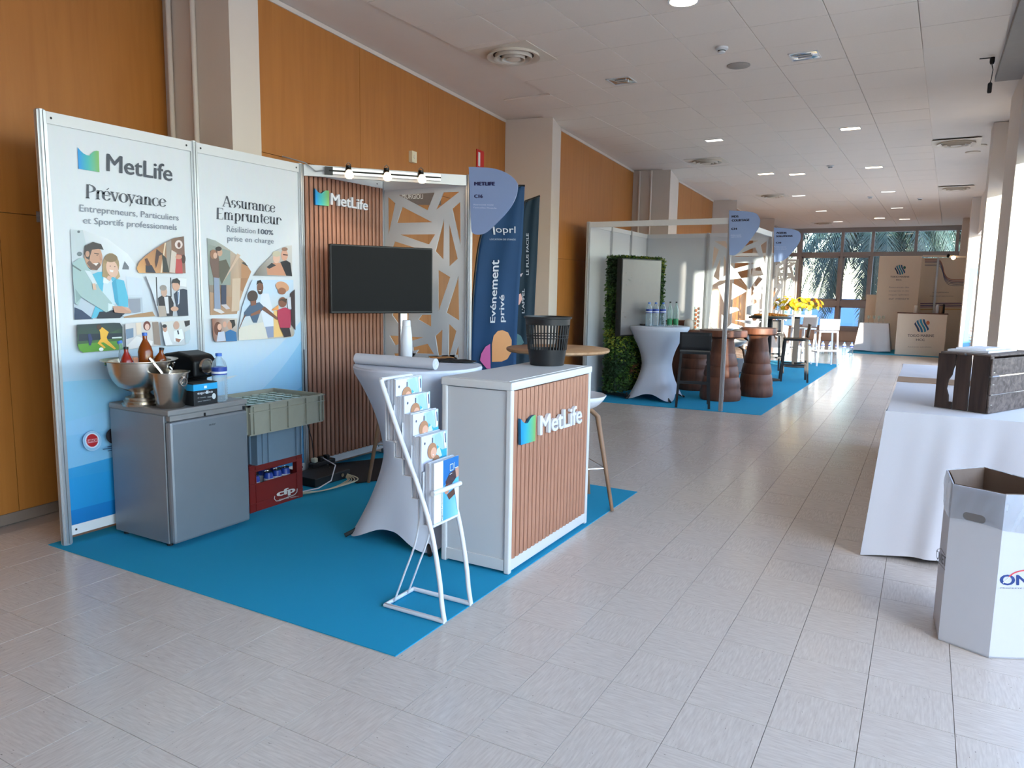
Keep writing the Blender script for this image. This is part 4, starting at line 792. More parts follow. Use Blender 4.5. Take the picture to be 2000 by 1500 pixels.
# ---------- fridge and what stands on it
fx0, fx1, fy0, fy1 = -4.31, -3.745, 2.69, 3.25; FT = .835
t = thing('fridge', 'small silver under-counter fridge with rounded door edge in front of the posters', 'fridge', ((fx0+fx1)/2, (fy0+fy1)/2, .005))
MB().box(fx0, fy0, .03, fx1-.055, fy1, .80, .004).build('body', M['steel'], t)
dr = MB().box(fx1-.05, fy0, .035, fx1, fy1, .765, .016).build('door', M['steel'], t)
MB().box(fx1-.05, fy0+.01, .768, fx1-.012, fy1-.01, .80, .003).build('handle_strip', M['stopm'], dr)
MB().box(fx1-.014, fy0+.24, .77, fx1-.004, fy0+.25, .79).build('latch', M['black'], dr); MB().box(fx1-.014, fy1-.03, .77, fx1-.002, fy1-.015, .792).build('latch', M['black'], dr)
MB().box(fx0-.004, fy0-.004, .80, fx1-.005, fy1+.004, FT, .008).build('worktop', M['stopm'], t)
for x in (fx0+.05, fx1-.1):
    for y in (fy0+.04, fy1-.04): MB().lathe([(.018, .005), (.018, .04)], (x, y, 0), 10).build('foot', M['black'], t)
pr = Print(lambda x, y: onx(x, y, fx1), (1, 0, 0)); pr.text('sauter', [(408, 828), (421, 826), (421, 829.5), (408, 831.5)], (50, 54, 62), .01); pr.build('badge_lettering', t)
def S(loc): return (loc[0], loc[1], loc[2]+.0005)
# champagne bowl
bc = fl(277, 790, FT); bc.z = FT
t = thing('punch_bowl', 'large polished steel pedestal bowl holding juice bottles, on the fridge', 'bowl', S(bc), world=False)
prof = [(.105, 0), (.108, .012), (.095, .018), (.1, .03), (.085, .036), (.088, .05), (.06, .058), (.05, .07), (.052, .08), (.075, .088), (.12, .112), (.15, .15), (.168, .2), (.176, .262), (.212, .27), (.212, .274), (.172, .268), (.164, .2), (.145, .152), (.11, .116), (.0, .096)]
MB().lathe(prof, (0, 0, 0), 48, caps=False).build('bowl', M['inox'], t, True)
for a in (0.6, 3.7):
    MB().tube([(math.cos(a+k*.06)*(.18+.012*(k % 2 == 0)), math.sin(a+k*.06)*.19, .235+.02*math.sin(k)) for k in range(-3, 4)], .006, 6).build('ring_handle', M['chrome'], t, True)
def bottle(name, label, loc, h, r, mt, capm, lab=None, group=None, liquid=None, tilt=0, neck=.35, cat='bottle'):
    t = thing(name, label, cat, S(loc), group, world=False)
    MB().lathe([(r*.9, 0), (r, .008), (r, h*.62), (r*.8, h*.72), (r*neck, h*.86), (r*neck, h*.95)], (0, 0, 0), 18).build('body', mt, t, True)
    MB().lathe([(r*neck*1.15, h*.94), (r*neck*1.15, h)], (0, 0, 0), 12).build('cap', capm, t, True)
    if lab:
        z0, z1, lm = lab; MB().lathe([(r*1.02, h*z0), (r*1.02, h*z1)], (0, 0, 0), 18, caps=False).build('label', lm, t, True)
    if liquid: MB().lathe([(r*.92, .006), (r*.92, h*.6), (0, h*.605)], (0, 0, 0), 16).build('liquid', liquid, t, True)
    if tilt: t.rotation_euler = (0, tilt, .5)
    return t
bz = FT+.11
bottle('juice_bottle', 'small square-shouldered bottle of red juice in the steel bowl', (bc.x-.02, bc.y-.07, bz+.01), .23, .034, M['redj'], M['black'], (.35, .6, M['wlac']), 'juice bottles in the steel bowl')
bottle('juice_bottle', 'amber juice bottle standing tallest in the steel bowl with a clear neck', (bc.x+.0, bc.y+.04, bz+.02), .30, .042, M['amber'], M['blue'] if 'blue' in M else M['bluecap'], None, 'juice bottles in the steel bowl', neck=.3)
bottle('juice_bottle', 'clear bottle leaning at the wall side of the steel bowl', (bc.x-.06, bc.y+.0, bz+.01), .27, .036, M['pet'], M['bluecap'], (.3, .5, M['wlabel']), 'juice bottles in the steel bowl', tilt=-.3)
bottle('juice_bottle', 'amber bottle with a cream label at the right of the steel bowl', (bc.x+.03, bc.y+.095, bz+.03), .2, .036, M['amber'], M['black'], (.2, .5, M['bone']), 'juice bottles in the steel bowl', tilt=.15)
# ice bucket
ic = Vector((fx1-.115, fy0+.095, FT))
t = thing('ice_bucket', 'brushed steel ice bucket with ring handles at the front corner of the fridge', 'ice bucket', S(ic), world=False)
MB().lathe([(.072, 0), (.076, .004), (.104, .205), (.114, .207), (.114, .211), (.101, .209), (.073, .008), (0, .006)], (0, 0, 0), 40, caps=False).build('bucket', M['inox'], t, True)
for sgn, a0 in ((1, .15), (-1, .15)):
    ca_, sa_ = math.cos(a0), math.sin(a0); R3 = .107*sgn
    ctr = Vector((R3*ca_, R3*sa_, .165)); MB().tube([ctr+Vector((-sa_, ca_, 0))*.024*math.cos(q)+Vector((0, 0, .024*math.sin(q)-.01)) for q in [2*PI*i/18 for i in range(18)]], .0035, 6, True).build('ring_handle', M['chrome'], t, True)
    MB().lathe([(0, -.01), (.009, -.006), (.009, .006), (0, .01)], ctr+Vector((0, 0, .018)), 10).build('lug', M['chrome'], t, True)
tt = thing('ice_tongs', 'shiny steel scoop handle sticking out of the ice bucket', 'tongs', (ic.x, ic.y, FT+.02), world=False)
mb = MB(); mb.tube([(.03, .02, 0), (-.03, -.035, .19), (-.055, -.075, .26), (-.06, -.085, .275)], [.008, .012, .014, .01], 8); mb.build('handle', M['chrome'], tt, True)
# coffee pod box, coffee machine, water bottle
bx = thing('capsule_box', 'black carton of coffee pods with a bright blue band beside the ice bucket', 'box', (fx1-.07, fy0+.27, FT+.0005), world=False)
MB().box(-.045, -.085, 0, .045, .085, .135, .002).build('carton', M['matte'], bx); MB().box(-.046, -.086, .09, .046, .086, .128).build('blue_band', mat('cyan_band', (40, 160, 214), .4), bx)
wp = Vector((fx1-.07, fy0+.27, FT)); pr = Print(lambda y, z: Vector((.0462, y, z)), (1, 0, 0))
pr.text('espresso', [(-.06, .078), (.05, .078), (.05, .062), (-.06, .062)], (220, 222, 226), .01); pr.poly([(-.012, .115), (.008, .115), (.008, .1), (-.012, .1)], (226, 236, 240)); pr.poly([(.0, .085), (.018, .085), (.018, .066), (.0, .066)], (200, 206, 210))
pr.text('10 capsules', [(-.06, .05), (.0, .05), (.0, .042), (-.06, .042)], (190, 194, 198)); pr.text('intense', [(.01, .05), (.06, .05), (.06, .04), (.01, .04)], (190, 194, 198)); pr.ell(.055, .045, .014, .018, (210, 214, 216)); pr.text('pour machine', [(-.06, .03), (.03, .03), (.03, .02), (-.06, .02)], (170, 174, 178)); pr.build('carton_print', bx)
cm = thing('coffee_machine', 'glossy black capsule coffee machine behind the pod carton', 'coffee machine', (fx0+.27, fy0+.38, FT+.0005), world=False)
mb = MB(); sec = [(-.20, 0), (-.2, .22), (-.15, .285), (-.02, .305), (.1, .285), (.14, .25), (.14, .15), (.05, .13), (.05, .04), (.14, .03), (.14, 0)]
mb.prism([(x, -.085, z) for x, z in sec], (0, .17, 0)); o = mb.build('body', M['tvb'], cm); bv = o.modifiers.new('b', 'BEVEL'); bv.width = .014; bv.segments = 3
MB().tube([(.142, 0, .215), (.15, 0, .215)], [.05, .046], 20).build('brew_head', M['inox'], cm, True); MB().tube([(.155+.0*k, .045*math.cos(a), .215+.045*math.sin(a)) for k, a in enumerate([2*PI*i/20 for i in range(20)])], .006, 6, True).build('chrome_ring', M['chrome'], cm, True)
MB().box(.06, -.05, .03, .13, .05, .04, .004).build('drip_tray', M['chrome'], cm); MB().box(-.19, -.07, .03, -.21, .07, .2).build('tank', M['pet'], cm) if False else MB().box(-.24, -.07, .01, -.2, .07, .24, .008).build('tank', M['pet'], cm)
def waterbottle(label, loc, h=.31, r=.042, grp=None, name='water_bottle'):
    t = thing(name, label, 'bottle', S(loc), grp, world=False); pr_ = [(r*.8, 0), (r, .012)]
    z = .02
    while z < h*.58: pr_ += [(r, z), (r*.94, z+.007)]; z += .016
    pr_ += [(r, h*.6), (r, h*.72), (r*.82, h*.82), (r*.36, h*.92), (r*.36, h*.96)]
    MB().lathe(pr_, (0, 0, 0), 18).build('body', M['pet'], t, True); MB().lathe([(r*1.02, h*.56), (r*1.02, h*.72)], (0, 0, 0), 18, caps=False).build('label', M['wlabel'], t, True)
    MB().lathe([(r*1.03, h*.585), (r*1.03, h*.63)], (0, 0, 0), 18, caps=False).build('label_stripe', M['wlac'], t, True); MB().lathe([(r*.42, h*.94), (r*.42, h)], (0, 0, 0), 12).build('cap', M['bluecap'], t, True); return t
WB = waterbottle('clear ribbed water bottle with a blue label at the fridge edge by the coffee machine', (fx1-.07, fy0+.41, FT), .30, .046)

# ---------- crates beside the fridge
def openbox(mb, x0, y0, z0, x1, y1, z1, th):
    mb.box(x0, y0, z0, x1, y1, z0+th); mb.box(x0, y0, z0+th, x0+th, y1, z1); mb.box(x1-th, y0, z0+th, x1, y1, z1); mb.box(x0+th, y0, z0+th, x1-th, y0+th, z1); mb.box(x0+th, y1-th, z0+th, x1-th, y1, z1)
t = thing('bottle_crate', 'dark red plastic bottle crate with white cfp lettering on the carpet by the fridge', 'crate', (-4.1, 3.655, .005))
x0, x1, y0, y1 = -4.27, -3.93, 3.41, 3.895; Z1 = .335
mb = MB(); mb.box(x0, y0, .006, x1, y1, .02)
for (a, b, c, d) in ((x0, y0+.02, x0+.012, y1-.02), (x1-.012, y0+.02, x1, y1-.02), (x0+.02, y0, x1-.02, y0+.012), (x0+.02, y1-.012, x1-.02, y1)): mb.box(a, b, .02, c, d, .20); mb.box(a, b, .285, c, d, Z1)
for (a, b) in ((x0, y0), (x1-.045, y0), (x0, y1-.045), (x1-.045, y1-.045)): mb.box(a-.0015, b-.0015, .0055, a+.0465, b+.0465, Z1+.0008)
mb.build('shell', M['redc'], t); mb = MB()
for z in (.06, .195, .29, .322): mb.box(x1-.002, y0-.003, z, x1+.0042, y1+.003, z+.008); mb.box(x0, y0-.0042, z, x1, y0+.002, z+.008)
for y in (y0+.05, y1-.055): mb.box(x1-.002, y, .01, x1+.0038, y+.006, Z1-.002)
mb.build('ribs', M['redc'], t)
mb = MB()
for i in range(1, 3): mb.box(x0+.012, y0+(y1-y0)*i/3-.002, .02, x1-.012, y0+(y1-y0)*i/3+.002, .17)
mb.box((x0+x1)/2-.002, y0+.012, .02, (x0+x1)/2+.002, y1-.012, .17); mb.build('dividers', M['redc'], t)
rc = lambda x, y: (460+x/5.555, 740+y/5.555)
pr = Print(lambda x, y: onx(x, y, x1+.004), (1, 0, 0)); pr.text('cfp', [rc(440, 1215), rc(645, 1160), rc(650, 1245), rc(450, 1300)], (210, 206, 202), .03)
pr.line([rc(*p) for p in ((425, 1270), (420, 1300), (440, 1325), (480, 1320), (560, 1285), (640, 1255), (665, 1225), (668, 1190))], 1.5, (200, 196, 192)); pr.text('produits laitiers', [rc(470, 1300), rc(680, 1265), rc(680, 1280), rc(470, 1318)], (190, 180, 176), .02); pr.build('lettering', t)
can = None; cans = []
for i, (x, y) in enumerate([(x1-.06, y0+.10), (x1-.06, y0+.22), (x1-.06, y0+.30), (x1-.06, y0+.38), (x1-.16, y0+.14), (x1-.16, y0+.26), (x1-.16, y0+.37), (x0+.06, y0+.09), (x0+.06, y0+.2), (x0+.08, y0+.32)]):
    if not can:
        can = thing('drink_can', 'blue drink can in the red bottle crate', 'can', (x, y, .021), 'blue cans in the red crate', world=False)
        MB().lathe([(.026, 0), (.033, .01), (.033, .2), (.027, .215), (.027, .22)], (0, 0, 0), 16).build('body', M['wlabel'], can, True); MB().lathe([(.0, .222), (.025, .222), (.0275, .226), (.0275, .228)], (0, 0, 0), 16, caps=False).build('lid', M['chrome'], can, True)
        MB().lathe([(.0336, .1), (.0336, .18)], (0, 0, 0), 16, caps=False).build('white_print', M['wlac'], can, True)
    else: dup(can, (x, y, .021), i*.7)
t = thing('storage_crate', 'blue-grey stacking crate in the middle of the crate pile', 'crate', (-4.1, 3.66, Z1))
x0, x1, y0, y1 = -4.26, -3.905, 3.45, 3.87; za, zb_ = Z1+.001, .572
mb = MB(); openbox(mb, x0, y0, za, x1, y1, zb_, .006); mb.build('shell', M['bluec'], t); mb = MB()
for y in (y0+.0, y0+.05, y0+.10, y1-.014, y1-.06): mb.box(x1, y, za+.005, x1+.012, y+.012, zb_-.02)
for x in (x0+.05, x1-.06): mb.box(x, y0-.012, za+.005, x+.012, y0, zb_-.02)
mb.box(x0-.012, y0-.013, zb_-.022, x1+.013, y1+.012, zb_-.012); mb.box(x1-.02, y0-.013, zb_-.012, x1+.013, y1+.012, zb_); mb.build('ribs', M['bluec'], t)
x0, x1, y0, y1 = -4.34, -3.80, 3.31, 3.985; x0 = -4.3; za, zb_ = .574, .775
t = thing('glass_crate', 'beige-grey ribbed catering crate full of glasses on top of the crate pile', 'crate', (-4.05, 3.65, .573))
mb = MB(); openbox(mb, x0, y0, za, x1, y1, zb_, .006); mb.build('shell', M['greyc'], t); mb = MB()
for y in (y0, y0+.03, y0+.17, y0+.33, y0+.5, y1-.04, y1-.006): mb.box(x1, y, za+.01, x1+.012, y+.006, zb_)
for x in (x0, x0+.2, x1-.2, x1-.02): mb.box(x, y0-.012, za+.01, x+.006, y0, zb_)
mb.box(x0-.012, y0-.013, zb_-.006, x1+.014, y0+.004, zb_+.004); mb.box(x1-.004, y0-.013, zb_-.006, x1+.014, y1+.012, zb_+.004); mb.box(x0-.012, y1-.004, zb_-.006, x1+.014, y1+.012, zb_+.004); mb.box(x0-.012, y0-.013, zb_-.006, x0+.004, y1+.012, zb_+.004)
mb.box(x1, y0-.01, zb_-.05, x1+.01, y1+.008, zb_-.044); mb.build('ribs', M['greyc'], t)
g0 = None
for i in range(6):
    for j in range(8):
        x = x0+.05+i*.08; y = y0+.05+j*.0815
        if not g0:
            g0 = thing('drinking_glass', 'upturned clear drinking glass in the top crate', 'glass', (x, y, za+.007), 'glasses in the top crate', world=False)
            MB().lathe([(.034, 0), (.034, .004), (.031, .16), (.029, .175), (.0, .172)], (0, 0, 0), 14, caps=False).build('tumbler', M['glassb'], g0, True)
        else: dup(g0, (x, y, za+.007))

# ---------- power strip, amplifier box and cables by the ribbed panel
t = thing('power_strip', 'black box and multi-socket strip on the carpet at the foot of the ribbed panel', 'power strip', (-4.1, 4.35, .005))
MB().box(-4.3, 4.12, .006, -4.02, 4.52, .075, .006).build('equipment_box', M['matte'], t); MB().box(-4.33, 4.36, .076, -4.27, 4.62, .115, .006).build('socket_strip', M['black'], t)
for k in range(3): MB().box(-4.32, 4.38+k*.07, .115, -4.275, 4.42+k*.07, .155, .008).build('plug', M['bone'] if k == 0 else M['black'], t)
MB().lathe([(.0, 0), (.014, .0), (.014, .003)], (0, 0, 0), 12).v; kb = MB().tube([(-4.02, 4.42, .045), (-4.012, 4.42, .045)], .016, 14); kb.build('knob', M['chrome'], t, True)
for k in range(5):
    y = 3.93+.02*k; a = .02*k
    pts = outline([(-3.99+a*.5, 3.9), (-3.93+a, 4.02), (-3.90+a, 4.18+a), (-3.93+a, 4.34+a), (-4.0, 4.46+a*.3), (-4.2, 4.47)], 6); 
    tag(MB().tube([(p[0], p[1], .011+.006*k+(.05*max(0, i-24)/8)) for i, p in enumerate(pts)], .0045, 6).build('cable', M['bone'], None, True), 'cream power cable coiled loosely on the carpet by the crates', 'cable', 'cream cables on the carpet')
tag(MB().tube([(-4.0, 3.93, .02), (-3.92, 4.05, .035), (-3.93, 4.2, .06), (-4.05, 4.38, .13), (-4.25, 4.45, .15)], .005, 6).build('cable', M['wlac'], None, True), 'white cable rising straight over the others into the socket strip', 'cable')
tag(MB().tube([(-4.33, 4.34, 1.05), (-4.335, 4.345, .8), (-4.33, 4.345, .5), (-4.30, 4.38, .3), (-4.30, 4.40, .12)], .004, 6).build('cable', M['black'], None, True), 'thin black cable hanging down the post to the socket strip', 'cable')

# ---------- television on its stand
PT = Vector((-3.85, 4.78, 1.6)); A = Vector((-4.13, 4.443, 0)); B = Vector((-3.70, 5.22, 0)); dv = (B-A).normalized(); NT = Vector((dv.y, -dv.x, 0))
tl, tr_, br, bl = [rp(px, py, A, NT) for px, py in ((645, 475), (846, 486), (844, 612), (647, 612))]
wv = (tr_-tl); wd = wv.dot(dv); zt = (tl.z+tr_.z)/2; zb2 = (bl.z+br.z)/2; cT = (tl+br)/2; cT.z = 0
PC = rp(791, 620, cT-NT*.06, NT)
t = thing('television', 'large black flat screen on a white pole stand before the ribbed panel', 'television', (cT.x, cT.y, .005))
Mx = Matrix.Translation(cT) @ Matrix(((dv.x, NT.x, 0, 0), (dv.y, NT.y, 0, 0), (0, 0, 1, 0), (0, 0, 0, 1)))
hw = wd/2
MB().box(-hw, -.045, zb2, hw, 0, zt, .006, Mx).build('housing', M['tvb'], t); MB().box(-hw+.012, -.002, zb2+.018, hw-.012, .0015, zt-.012, 0, Mx).build('screen', M['screen'], t)
MB().box(.17, -.095, .03, .235, -.048, zt-.15, .004, Mx).build('pole', M['alu'], t); MB().box(-.02, -.1, zb2+.15, .3, -.045, zt-.15, .004, Mx).build('mount_plate', M['matte'], t)
MB().box(-.35, -.42, .006, .45, .28, .016, .004, Mx).build('base_plate', M['matte'], t)

# ---------- cocktail tables with stretch covers
def spandex_table(name, label, c, R, h, rot, feet=True, foot_r=.46, reach=.0):
    t = thing(name, label, 'table', (c[0], c[1], .005), world=False); t.rotation_euler = (0, 0, rot)
    def rad(z, a):
        q = z/h; k = abs(math.cos(2*a)); cusp = k**2.2
        waist = .20+.10*(abs(q-.52)/.48)**2
        if q > .96: return R
        top = max(0, (q-.45)/.51); bot = max(0, (.5-q)/.5)
        r = .215+(R-.215)*top**1.9
        r2 = .195+(foot_r-.195)*bot**1.5*(.60+.40*cusp)
        return r if q > .5 else max(r2, .0)+(.02*(q/.5))
    def fn(u, v):
        a = 2*PI*u; cusp = abs(math.cos(2*a))**3
        zb = .085*(1-cusp)+.012
        z = zb+(h-zb)*v; return Vector((rad(z, a)*math.cos(a), rad(z, a)*math.sin(a), z))
    cv = MB().grid(fn, 96, 44, True).build('stretch_cover', M['fabric'], t, True)
    MB().lathe([(R, h-.03), (R+.004, h-.012), (R-.004, h+.001), (0, h+.002)], (0, 0, 0), 64, caps=False).build('cover_top', M['fabric'], t, True)
    MB().lathe([(.025, .2), (.025, h-.04)], (0, 0, 0), 10).build('column', M['black'], t)
    for k in range(4):
        a = PI/2*k; o = MB().tube([(0, 0, .3), (math.cos(a)*(foot_r-.03), math.sin(a)*(foot_r-.03), .04), (math.cos(a)*(foot_r+.03), math.sin(a)*(foot_r+.03), .012)], .014, 8).build('leg', M['black'], t, True)
    return t
spandex_table('cocktail_table', 'white stretch-covered cocktail table just behind the brochure rack', (-2.735, 3.71), .395, 1.08, PI/4, True, .43)
TZ = 1.08+.0085
t = thing('paper_roll', 'long white rolled poster tube lying across the white cocktail table', 'roll', (-2.6, 3.5, TZ))
ra = rp(697, 700, (0, 0, TZ+.033), (0, 0, 1)) if False else Vector(fl(697, 700, TZ+.033)); rb = Vector(fl(851, 711, TZ+.033)); dd = (rb-ra).normalized()
mb = MB(); mb.tube([ra, rb], .033, 24); o = mb.build('tube', M['card'], t, True); MB().tube([ra-dd*.004, ra-dd*.001], .02, 14).build('end_opening', M['vent'], t); 
mb = MB(); sp = [rb+dd*.002+(Vector((dd.y, -dd.x, 0))*math.cos(a)+Vector((0, 0, 1))*math.sin(a))*(.03-.0012*a) for a in [i*.5 for i in range(38)]]; mb.tube(sp, .0012, 4); mb.build('rolled_edge', M['wlac'], t)
wb = fl(794, 697, TZ); 
t = thing('white_bottle', 'white tapered insulated bottle standing behind the paper roll', 'bottle', (wb.x, wb.y, TZ+.0005), world=False)
MB().lathe([(.036, 0), (.04, .006), (.04, .1), (.037, .15), (.030, .205), (.028, .21)], (0, 0, 0), 28).build('body', M['wlac'], t, True); MB().lathe([(.0285, .211), (.0275, .245), (.024, .25), (0, .251)], (0, 0, 0), 28).build('cap', M['wlac'], t, True)
tc_ = fl(876, 707, TZ); r = random.Random(4)
def bfn(u, v):
    x = (u-.5)*.30; y = (v-.5)*.14; z = .004+.014*abs(math.sin(u*7+v*3))*math.sin(PI*u)*math.sin(PI*v)+.006*math.sin(v*9)**2
    return Vector((x, y*(1-.5*u), z))
t = thing('black_cloth', 'crumpled black cloth lying beside the end of the paper roll', 'cloth', (tc_.x+.02, tc_.y+.02, TZ), world=False); t.rotation_euler = (0, 0, .25)
o = MB().grid(bfn, 24, 14).build('cloth', M['matte'], t, True); o.modifiers.new('s', 'SOLIDIFY').thickness = -.003

# ---------- reception counter with ribbed front
KX0, KX1, KY0, KY1, KH = -2.335, -1.885, 3.385, 4.46, 1.07
t = thing('counter', 'white reception counter with ribbed wood front and raised lettering', 'counter', ((KX0+KX1)/2, (KY0+KY1)/2, .005))
fr = MB(); s3 = .035
for x in (KX0, KX1-s3):
    for y in (KY0, KY1-s3): MB().box(x, y, .006, x+s3, y+s3, KH-.04, .008).build('corner_post', M['rail'], t)
for y in (KY0, KY1-.03):
    MB().box(KX0+s3, y+.004, .02, KX1-s3, y+.028, .085, .002).build('rail', M['rail'], t)
for x in (KX0+.004, KX1-.032): MB().box(x, KY0+s3, .02, x+.028, KY1-s3, .085, .002).build('rail', M['rail'], t)
MB().box(KX0-.004, KY0-.004, KH-.045, KX1+.004, KY1+.004, KH, .008).build('top_frame', M['rail'], t)
MB().box(KX0+.03, KY0+.03, KH-.002, KX1-.03, KY1-.03, KH+.003, .001).build('worktop', M['glow'], t)
MB().box(KX0+s3, KY0+.012, .085, KX1-s3, KY0+.020, KH-.05).build('end_panel', M['white'], t); MB().box(KX0+s3, KY1-.020, .085, KX1-s3, KY1-.012, KH-.05).build('end_panel', M['white'], t)
MB().box(KX0+.012, KY0+s3, .085, KX0+.02, KY1-s3, KH-.05).build('back_panel', M['white'], t)
slats((KX1-.024, KY0+s3), (KX1-.024, KY1-s3), .085, KH-.05, t, 21, (1, 0), 'slat', 'slatlit')  # same wood as the stand, light on this face put into the colour
k_ = lambda x, y: (1000+x/9.375, 740+y/9.375); XC = KX1+.004
logo(t, [k_(118, 1205), k_(112, 725), k_(245, 800), k_(390, 655), k_(378, 1130)], .016, XC, 1)
mb = MB(); solid_text(mb, 'MetLife', [onx(*k_(*p), XC) for p in ((465, 672), (1235, 462), (1235, 800), (465, 1035))], .018, .014); mb.build('raised_letters', M['wlac'], t)
# waste basket on it
wb = fl(1068, 712, KH+.004); bz0 = KH+.004
t = thing('waste_basket', 'black slotted plastic waste basket standing on the counter', 'basket', (wb.x, wb.y, bz0), world=False)
rb0, rb1, hb = .115, .148, .315
rr_ = lambda z: rb0+(rb1-rb0)*z/hb
mb = MB(); mb.lathe([(rb0-.004, .0), (rr_(.105), .105)], (0, 0, 0), 40, caps=False); mb.lathe([(rb0-.004, .0), (0, .001)], (0, 0, 0), 40, caps=False)
mb.lathe([(rr_(.27), .262), (rr_(.3), .30), (rb1+.008, .302), (rb1+.01, .315), (rb1-.002, .315), (rr_(.3)-.003, .3)], (0, 0, 0), 40, caps=False); mb.build('shell', M['black'], t, True)
mb = MB(); nbar = 40
for i in range(nbar):
    a = 2*PI*i/nbar; u = Vector((math.cos(a), math.sin(a), 0)); v = Vector((-u.y, u.x, 0)); mb.bar(u*rr_(.10)+Vector((0, 0, .10)), u*rr_(.265)+Vector((0, 0, .265)), .0085, .004, u)
for z in (.178, .196): mb.tube([(rr_(z)*math.cos(a), rr_(z)*math.sin(a), z) for a in [2*PI*i/40 for i in range(40)]], .0035, 6, True)
mb.build('slotted_wall', M['black'], t)

# ---------- round oak-topped table and shell stools
cc = (Vector(fl(990, 680, 1.09))+Vector(fl(1187, 681, 1.09)))/2
t = thing('round_table', 'tall round table with a pale oak top behind the reception counter', 'table', (cc.x, cc.y, .005), world=False)
RR = (Vector(fl(990, 680, 1.09))-Vector(fl(1187, 681, 1.09))).length/2
MB().lathe([(RR-.012, 1.06), (RR, 1.07), (RR, 1.085), (RR-.004, 1.088), (0, 1.0885)], (0, 0, 0), 56).build('tabletop', M['oak'], t, True); MB().lathe([(.03, .02), (.03, 1.06)], (0, 0, 0), 16).build('column', M['wlac'], t, True); MB().lathe([(.24, 0), (.24, .008), (.05, .022), (.03, .05)], (0, 0, 0), 36).build('base', M['wlac'], t, True)
def shell_stool(label, loc, rot, h=.77):
    t = thing('shell_stool', label, 'stool', loc, world=False); t.rotation_euler = (0, 0, rot)
    def fn(u, v):
        a = 2*PI*u; r = v; x = r*math.cos(a)*.22; y = r*math.sin(a)*.23; b = max(0, -math.cos(a))
        return Vector((x-.02*b*r**3, y, h-.055+.10*r**4+.16*b**2*r**5))
    o = MB().grid(fn, 40, 12, True).build('seat', M['wlac'], t, True); o.modifiers.new('s', 'SOLIDIFY').thickness = .008
    for sx in (-1, 1):
        for sy in (-1, 1): MB().tube([(sx*.075, sy*.075, h-.045), (sx*.13, sy*.13, h-.1), (sx*.225, sy*.225, .0)], [.02, .019, .013], 10).build('leg', M['oakleg'], t, True)
    q = .18; MB().tube([(q, q, .3), (q, -q, .3), (-q, -q, .3), (-q, q, .3)], .006, 6, True).build('foot_ring', M['chrome'], t, True)
    MB().tube([(-.04, -.04, h-.05), (.04, .04, h-.05)], .05, 8).build('mount', M['black'], t) if False else None
    return t
shell_stool('white shell stool with oak legs tucked at the far end of the reception counter', (-2.16, 4.81, .005), PI/4)
shell_stool('white shell stool with oak legs behind the nearest white cocktail table', (-3.62, 4.72, .017), .35)

# ---------- brochure rack
RX0, RX1, RY0, RY1 = -2.2, -1.85, 2.715, 2.945
t = thing('brochure_rack', 'white bent-tube brochure rack standing at the carpet edge before the counter', 'rack', (-2.02, 2.83, .005))
near = [(866, 1222), (863, 1180), (858, 1130), (843, 1040), (820, 960), (795, 890), (770, 820), (744, 742)]
prof = [ony(*p, RY0) for p in near]; prof = [(p.x, max(p.z, .018)) for p in prof]; prof[0] = (RX1, .018)
pp = outline(prof, 5)
for y in (RY0, RY1): MB().tube([(x, y, z) for x, z in pp], .0115, 12).build('side_tube', M['wlac'], t, True)
MB().tube([(pp[-1][0], RY0, pp[-1][1]), (pp[-1][0], RY1, pp[-1][1])], .0115, 12).build('top_tube', M['wlac'], t, True)
MB().tube([(RX1, RY0, .018), (RX0, RY0, .018), (RX0, RY1, .018), (RX1, RY1, .018)], .0115, 12).build('base_tube', M['wlac'], t, True)
for y in (2.775, 2.885): MB().tube([(p[0], y, p[1]) for p in outline([(-2.19, .02), (-2.13, .17), (-2.06, .35), (-2.04, .5), (-2.05, .66)], 5)], .005, 8).build('brace_wire', M['wlac'], t, True)
FX = [(-2.148, .839, 1.145), (-2.099, .763, 1.075), (-2.05, .683, .992), (-1.998, .58, .90), (-1.93, .462, .768)]
for i, (x, z0, z1) in enumerate(FX):
    mb = MB(); mb.box(x-.052, RY0+.012, z0-.004, x+.004, RY1-.012, z0-.001); mb.box(x-.055, RY0+.012, z0-.004, x-.052, RY1-.012, z0+.25); mb.build('shelf_pocket', M['wlac'], t)
    MB().tube([(x+.008, RY0+.008, z0), (x+.008, RY1-.008, z0)], .006, 8).build('lip_wire', M['wlac'], t, True)
MB().tube([(-1.92, RY0, .62), (-1.918, RY1, .62)], .0115, 12).build('cross_tube', M['wlac'], t, True)
